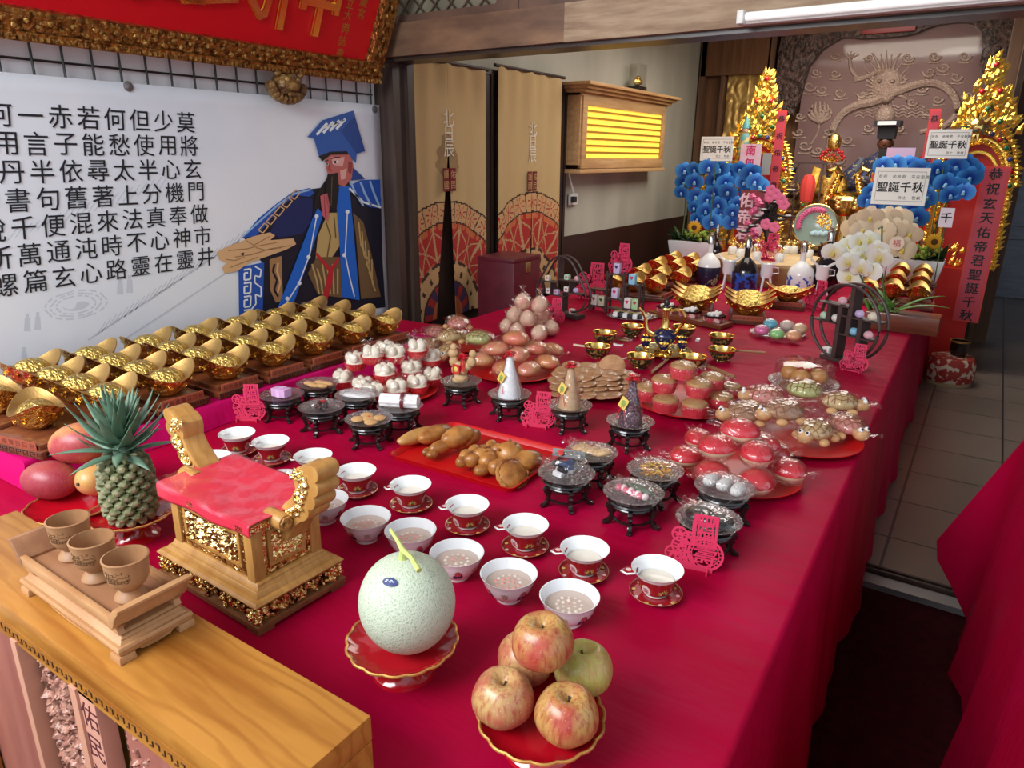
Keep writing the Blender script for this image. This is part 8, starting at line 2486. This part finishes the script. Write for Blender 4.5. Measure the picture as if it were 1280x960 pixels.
# greeting cards on sticks
card_m = mat('white_card', (.78, .79, .78), .5)
def card(px, py, y, w_, h_, zfoot, label, rz=0.0):
    p = aty(px, py, y)
    o = thing('greeting_card', label, 'card', p, rz)
    MB().box((0, 0, 0), (w_, .004, h_)).build('card_sheet', card_m, o, smooth=0)
    MB().tube([(0, .006, -h_ * .3), (0, .012, zfoot - p.z)], .004, 6).build('stick', stem_g, o)
    t = MB()
    for i, ch in enumerate('聖誕千秋'): write(t, ch, ((i - 1.5) * w_ * .215, -.0026, -.02 * h_), (1, 0, 0), (0, 0, 1), w_ * .215, bold=.02)
    for i, ch in enumerate('恭祝 佑帝君 平安聖壽'):
        if ch != ' ': write(t, ch, ((i - 4.5) * w_ * .085, -.0026, h_ * .26), (1, 0, 0), (0, 0, 1), w_ * .075)
    for i, ch in enumerate('信士 敬獻'):
        if ch != ' ': write(t, ch, ((i + .3) * w_ * .085, -.0026, -h_ * .30), (1, 0, 0), (0, 0, 1), w_ * .075)
    t.build('card_lettering', ink, o, smooth=0)
    t = MB().frame(-w_ * .44, w_ * .44, -h_ * .40, h_ * .40, .003, -.0026, -.0024, axis='y'); t.build('card_border', mat('grey_line', (.3, .3, .32), .5), o, smooth=0)
card(896, 186, 6.05, .27, .19, TZ + .14, 'white birthday card standing above the blue orchids by the wall')
card(1185, 180, 5.95, .255, .19, TZ + .14, 'white birthday card in front of the gold tower by the aisle')
card(1125, 233, 5.78, .34, .25, TZ, 'largest white birthday card, in front of the blue orchids at the aisle', .05)
def small_tag(px, py, y, w_, h_, m, text, label, zf, tm):
    p = aty(px, py, y); o = thing('gift_tag', label, 'tag', p)
    MB().box((0, 0, 0), (w_, .004, h_)).build('tag_sheet', m, o, smooth=0)
    MB().tube([(0, .005, -h_ * .4), (0, .01, zf - p.z)], .004, 6).build('stick', stem_g, o)
    t = MB()
    for i, ch in enumerate(text): write(t, ch, (0, -.0026, h_ * .5 * (len(text) - 1) / len(text) - i * h_ / len(text)), (1, 0, 0), (0, 0, 1), min(w_, h_ / len(text)) * .85, bold=.02)
    t.build('tag_lettering', tm, o, smooth=0)
pinkt = mat('pink_tag_paper', (.76, .40, .46), .5, col2=(.74, .56, .62), nscale=12)
small_tag(938, 196, 6.2, .17, .20, pinkt, '南無', 'pink paper tag beside the red couplet behind the blue orchids', TZ + .14, mat('tag_magenta', (.6, .02, .12), .5))
small_tag(958, 205, 6.2, .07, .17, mat('grey_tag', (.30, .30, .29), .5), '', 'grey card leaning beside the pink paper tag', TZ + .14, ink)
small_tag(1125, 197, 6.25, .19, .14, mat('rainbow_tag', (.72, .42, .60), .5, col2=(.50, .50, .74), nscale=8), '', 'pink and lilac card behind the largest birthday card', .80, ink)
small_tag(1183, 272, 5.85, .085, .13, mat('lilac_white_tag', (.70, .62, .72), .5), '千', 'small white tag on a stick above the sunflower at the aisle', TZ, ink)
# pink banner with characters under the blue orchids
p = aty(938, 275, 6.0)
o = thing('pink_flower_banner', 'pink blossom spray with white-outlined characters under the blue orchids', 'banner', (p.x, 6.0, TZ))
MB().box((0, .01, .30), (.20, .008, .60)).build('banner_sheet', mat('wine_red_sheet', (.20, .03, .04), .5), o, smooth=0)
t = MB()
for i, ch in enumerate('佑帝君'): write(t, ch, (-.05, .003, .52 - i * .13), (1, 0, 0), (0, 0, 1), .12, bold=.03)
for i, ch in enumerate('聖壽'): write(t, ch, (.06, .003, .42 - i * .13), (1, 0, 0), (0, 0, 1), .10, bold=.03)
t.build('banner_lettering', mat('pink_white_ink', (.80, .55, .64), .5), o, smooth=0)
b = MB(); rnd = random.Random(4)
for k in range(16): b.sph((rnd.uniform(-.02, .07), -.02, rnd.uniform(.18, .58)), (.030, .016, .026), 9, 6, disp=lambda q: 1 + .2 * cos(5 * atan2(q.z, q.x)))
b.build('pink_blossom', mat('pink_blossom', (.66, .13, .28), .5), o)['kind'] = 'stuff'

# ================================================================= STUMP TABLE, BOTTLES, CANDLE BRANCH, JADE PLATE
bark = mat('peeled_log', (.56, .38, .18), .6, col2=(.36, .21, .08), nscale=9, ndetail=5, stretch=(1, 1, .18), bump=.5, bscale=26)
cut = mat('cut_wood', (.62, .46, .25), .5, col2=(.54, .37, .18), nscale=6)
sp_c = aty(962, 330, 5.32); st_c = Vector((sp_c.x, 5.32, TZ)); SH = aty(962, 322, 5.32).z - TZ
stp = thing('log_table', 'round low table cut from a pale log, holding small white cups', 'table', st_c)
MB().lathe([(0, 0), (.33, 0), (.35, .03), (.36, SH * .6), (.385, SH - .02), (.385, SH), (0, SH)], 60, mf=lambda a, j: 1 if j >= 4 else 0, wob=lambda a, j, r: r * (1 + (.018 * sin(11 * a) + .014 * sin(23 * a + j)) * (j < 4))).build('log', [bark, cut], stp)
goldtop = thing('lidded_cup', 'x', 'cup')
MB().lathe([(0, 0), (.026, 0), (.032, .015), (.034, .04), (.028, .055), (.02, .06), (0, .06)], 20).build('cup_body', white_por, goldtop)
b = MB().sph((0, 0, .072), (.016, .016, .014), 10, 7)
for s in (-1, 1): b.tube([(s * .006, 0, .075), (s * .022, -.004, .092), (s * .034, -.006, .088)], [.008, .007, .003], 6)
b.sph((0, 0, .092), (.010, .010, .014), 8, 6); b.build('gold_finial', gold_pol, goldtop)
gtp = Proto(goldtop); Zs = TZ + SH
for px, py, d in ((915, 318, 'closest to the white bottle'), (925, 321, 'second along the banner side'), (928, 313, 'rear one on the banner side'), (946, 325, 'front one beside the red paper-cut'), (943, 313, 'behind the red paper-cut'), (974, 327, 'front one in the middle'), (974, 314, 'rear one in the middle'), (994, 317, 'behind the blue and white bottle'), (1010, 322, 'front one at the aisle side'), (1002, 312, 'rear one at the aisle side')):
    p = atz(px, py, Zs + .0)
    dx, dy = p.x - st_c.x, p.y - st_c.y; r_ = sqrt(dx * dx + dy * dy); k = min(1, .33 / r_)
    gtp.put('small white cup with gold finial on the log table, ' + d, (st_c.x + dx * k, st_c.y + dy * k, Zs), 0)
papercut(957, 326, Zs, radians(5), 'on the log table among the small cups', 1.5)
# bottles
blk_g = mat('black_glass', (.012, .010, .014), .06, coat=.5); cob = mat('cobalt_floral', (.02, .10, .50), .2, col2=(.015, .015, .05), nscale=26, lo=.48, hi=.54, coat=.4)
whb = mat('white_blue_floral', (.80, .82, .84), .12, col2=(.03, .11, .48), nscale=26, ndetail=3, lo=.54, hi=.58, coat=.4); silver = mat('silver_cap', (.7, .7, .7), .2, 1.0)
def bottle(px, py, name_l, body, label, h=.34, r=.085):
    p = atz(px, py, TZ); o = thing('wine_bottle', name_l, 'bottle', (p.x, p.y, TZ))
    MB().lathe([(0, 0), (r * .85, 0), (r, .02), (r, h * .36), (r * .86, h * .47), (r * .4, h * .58), (r * .22, h * .62), (r * .20, h * .86)], 32, mf=lambda a, j: 1 if j in (1, 2) else 0).build('bottle_body', [body, label], o)
    MB().lathe([(r * .20, h * .78), (r * .27, h * .79), (r * .27, h * .93), (r * .18, h * .96), (r * .2, h), (0, h * 1.01)], 20).build('cap', silver, o)
bottle(929, 365, 'black bottle with bright blue floral band in front of the log table', blk_g, cob, .37)
bottle(998, 366, 'white porcelain bottle with blue flowers in front of the log table', white_por, whb, .34)
bottle(884, 356, 'white bottle with a dark panel and yellow flower beside the ingots', white_por, mat('dark_flower_band', (.02, .02, .05), .2, col2=(.70, .70, .30), nscale=12, lo=.60, hi=.66), .36, .08)
bottle(1029, 364, 'black glass bottle behind the white legged cup', blk_g, blk_g, .42)
bottle(893, 334, 'small black bottle behind the white bottle', blk_g, blk_g, .34, .05)
jue = thing('legged_cup', 'x', 'cup')
b = MB().lathe([(0, .10), (.035, .105), (.042, .13), (.040, .17), (.046, .20), (.044, .20), (.036, .17), (.036, .13), (0, .115)], 24, sy=.8)
b.prism([(.03, .19), (.085, .225), (.08, .235), (.03, .205)], -.02, .02, axis='y'); b.prism([(-.03, .19), (-.085, .235), (-.08, .245), (-.03, .205)], -.025, .025, axis='y')
b.build('vessel', white_por, jue)
for k in range(3): MB().tube([(.026 * cos(k * 2.09), .022 * sin(k * 2.09), .11), (.036 * cos(k * 2.09), .032 * sin(k * 2.09), .06), (.048 * cos(k * 2.09), .042 * sin(k * 2.09), 0)], [.009, .008, .006], 8).build('leg', white_por, jue)
MB().tube([(.04, 0, .18), (.075, 0, .175), (.078, 0, .14), (.04, 0, .135)], .004, 6).build('handle', white_por, jue)
jp = Proto(jue)
for px, py, l in ((908, 361, 'white porcelain three-legged cup beside the white bottle'), (955, 366, 'white porcelain three-legged cup beside the black and blue bottle'), (1024, 369, 'white porcelain three-legged cup beside the blue-flowered bottle')):
    p = atz(px, py, TZ); jp.put(l, (p.x, p.y, TZ + .0005), .2, scale=.95)
# candle branch
p = aty(960, 325, 5.75)
cb = thing('candle_branch', 'dark sculpted branch with pink blossoms and round candle dishes', 'candle holder', (p.x, 5.75, TZ + .021))
dk_br = mat('dark_branch', (.030, .022, .024), .5, bump=.4, bscale=40)
L = Vector(cb.location)
def lp(px, py, y=5.75): return aty(px, py, y) - L
b = MB().tube([(.0, 0, 0), (.02, 0, .18), (-.02, 0, .30), lp(962, 262), lp(972, 246), lp(978, 238)], [.06, .05, .045, .035, .02, .012], 10)
tips = [(930, 291), (955, 264), (970, 255), (957, 241), (985, 272), (948, 272), (968, 289), (990, 240), (940, 284), (975, 276)]
for i, (x, y) in enumerate(tips): b.tube([lp(960, 270 + (i % 3) * 12), (lp(960, 272) + lp(x, y)) / 2 + Vector((0, -.03, .02)), lp(x, y, 5.70)], [.02, .012, .008], 6)
b.build('branch', dk_br, cb)
for (x, y) in tips:
    c_ = lp(x, y, 5.70)
    d_ = MB().lathe([(0, 0), (.03, .002), (.052, .010), (.05, .014), (.03, .008), (0, .008)], 20, c=c_).build('candle_dish', dk_br, cb)
    MB().lathe([(.022, .008), (.022, .020), (0, .021)], 14, c=c_).build('candle', mat('candle_white', (.75, .75, .72), .5), d_)
for (x, y) in ((964, 238), (970, 243), (980, 256), (957, 280), (968, 284), (962, 246), (977, 250)):
    b = MB()
    for k in range(5): petal_mb(b, k * 2 * pi / 5, .042, .024, .3)
    b.v = [(q[0], -q[2], q[1]) for q in b.v]
    b.build('pink_blossom', mat('pink_blossom', (.66, .13, .28), .5), cb, loc=lp(x, y, 5.64))
# jade plate on a stand
p = aty(1019, 282, 5.75); 
jp_o = thing('jade_plate', 'round grey-green plate with pink blossoms and gold tree on a stand', 'plate', (p.x, 5.75, TZ))
zc = p.z - TZ
jade = mat('jade_green', (.26, .34, .29), .2, coat=.4)
Rx = Euler((radians(80), 0, radians(8))).to_matrix()
MB().lathe([(0, 0), (.12, .0), (.15, .012), (.158, .016), (.15, .022), (.12, .012), (0, .010)], 48, M=Rx, c=(0, 0, zc)).build('plate_disc', jade, jp_o)
MB().tube([Rx @ Vector((.152 * cos(i * pi / 24), .152 * sin(i * pi / 24), .020)) + Vector((0, 0, zc)) for i in range(48)], .005, 6, closed=True).build('gilt_edge', gold_pol, jp_o)
b = MB(); rnd = random.Random(9)
for k in range(70):
    a = rnd.uniform(-.3, 2.4); r = .10 * sqrt(rnd.random()); b.sph(Rx @ Vector((.03 + r * cos(a) * .8, .0 + r * sin(a), .016)) + Vector((0, 0, zc)), .009, 6, 5)
b.build('gold_leaves', gold, jp_o)['kind'] = 'stuff'
b = MB()
for k in range(14):
    a = 1.2 + k * .16; b.sph(Rx @ Vector((.115 * cos(a), .115 * sin(a), .024)) + Vector((0, 0, zc)), (.022, .014, .02), 9, 6, disp=lambda q: 1 + .2 * cos(5 * atan2(q.z, q.x)))
b.build('pink_flowers', mat('pink_blossom', (.66, .13, .28), .5), jp_o)['kind'] = 'stuff'
b = MB(); 
for k in range(6): b.sph(Rx @ Vector((-.01 + .018 * k, -.06 + .008 * (k % 2), .02)) + Vector((0, 0, zc)), (.022, .012, .016), 8, 6)
b.build('pale_rock', mat('pale_blue_rock', (.45, .66, .72), .4), jp_o)
b = MB().box((0, .06, .02), (.24, .14, .04))
for s in (-1, 1): b.tube([(s * .07, .02, .02), (s * .07, -.03, zc - .13), (s * .07, -.055, zc - .12)], .010, 6); b.tube([(s * .05, .10, .02), (s * .03, .05, zc + .05)], .010, 6)
b.build('stand', shw, jp_o)
# crystal vases and embroidered stool by the aisle
p = aty(1196, 345, 6.2)
for k, (dx, l) in enumerate(((0, 'slim clear crystal vase beside the long red couplet'), (-.07, 'slim crystal vase beside the white planter'))):
    o = thing('crystal_vase', l, 'vase', (-.335 + dx, 6.235 + .03 * k, TZ))
    MB().lathe([(0, 0), (.028, 0), (.03, .01), (.012, .03), (.012, .05), (.02, .08), (.024, .22), (.032, .26), (.030, .26), (.02, .22), (.014, .08), (0, .07)], 20).build('vase_body', film_mat('crystal', (.85, .85, .88), .55, .05, .2), o)
p = atz(1172, 485, 0)
q = thing('embroidered_stool', 'low round red stool with white embroidery on the tiled floor at the table end', 'stool', (p.x + .05, p.y + .22, 0))
emb = mat('red_embroidery', (.34, .03, .02), .6, col2=(.62, .52, .40), nscale=24, ndetail=2, lo=.52, hi=.57)
MB().lathe([(0, .02), (.15, .02), (.165, .05), (.16, .16), (.14, .20), (0, .21)], 32).build('cushion', emb, q)
MB().lathe([(0, 0), (.15, 0), (.155, .022), (0, .022)], 32).build('base', mat('straw_base', (.45, .33, .18), .7), q)
o = thing('black_pot', 'small black pot standing on the embroidered stool by the table end', 'pot', (q.location.x + .03, q.location.y + .02, .21))
MB().lathe([(0, 0), (.05, 0), (.062, .04), (.06, .10), (.065, .11), (.055, .11), (.05, .04), (0, .02)], 24).build('pot_body', black_lac, o)
MB().lathe([(.064, .1), (.067, .112), (.06, .114), (.06, .1), (.064, .1)], 24).build('gilt_lip', gold_dark, o)
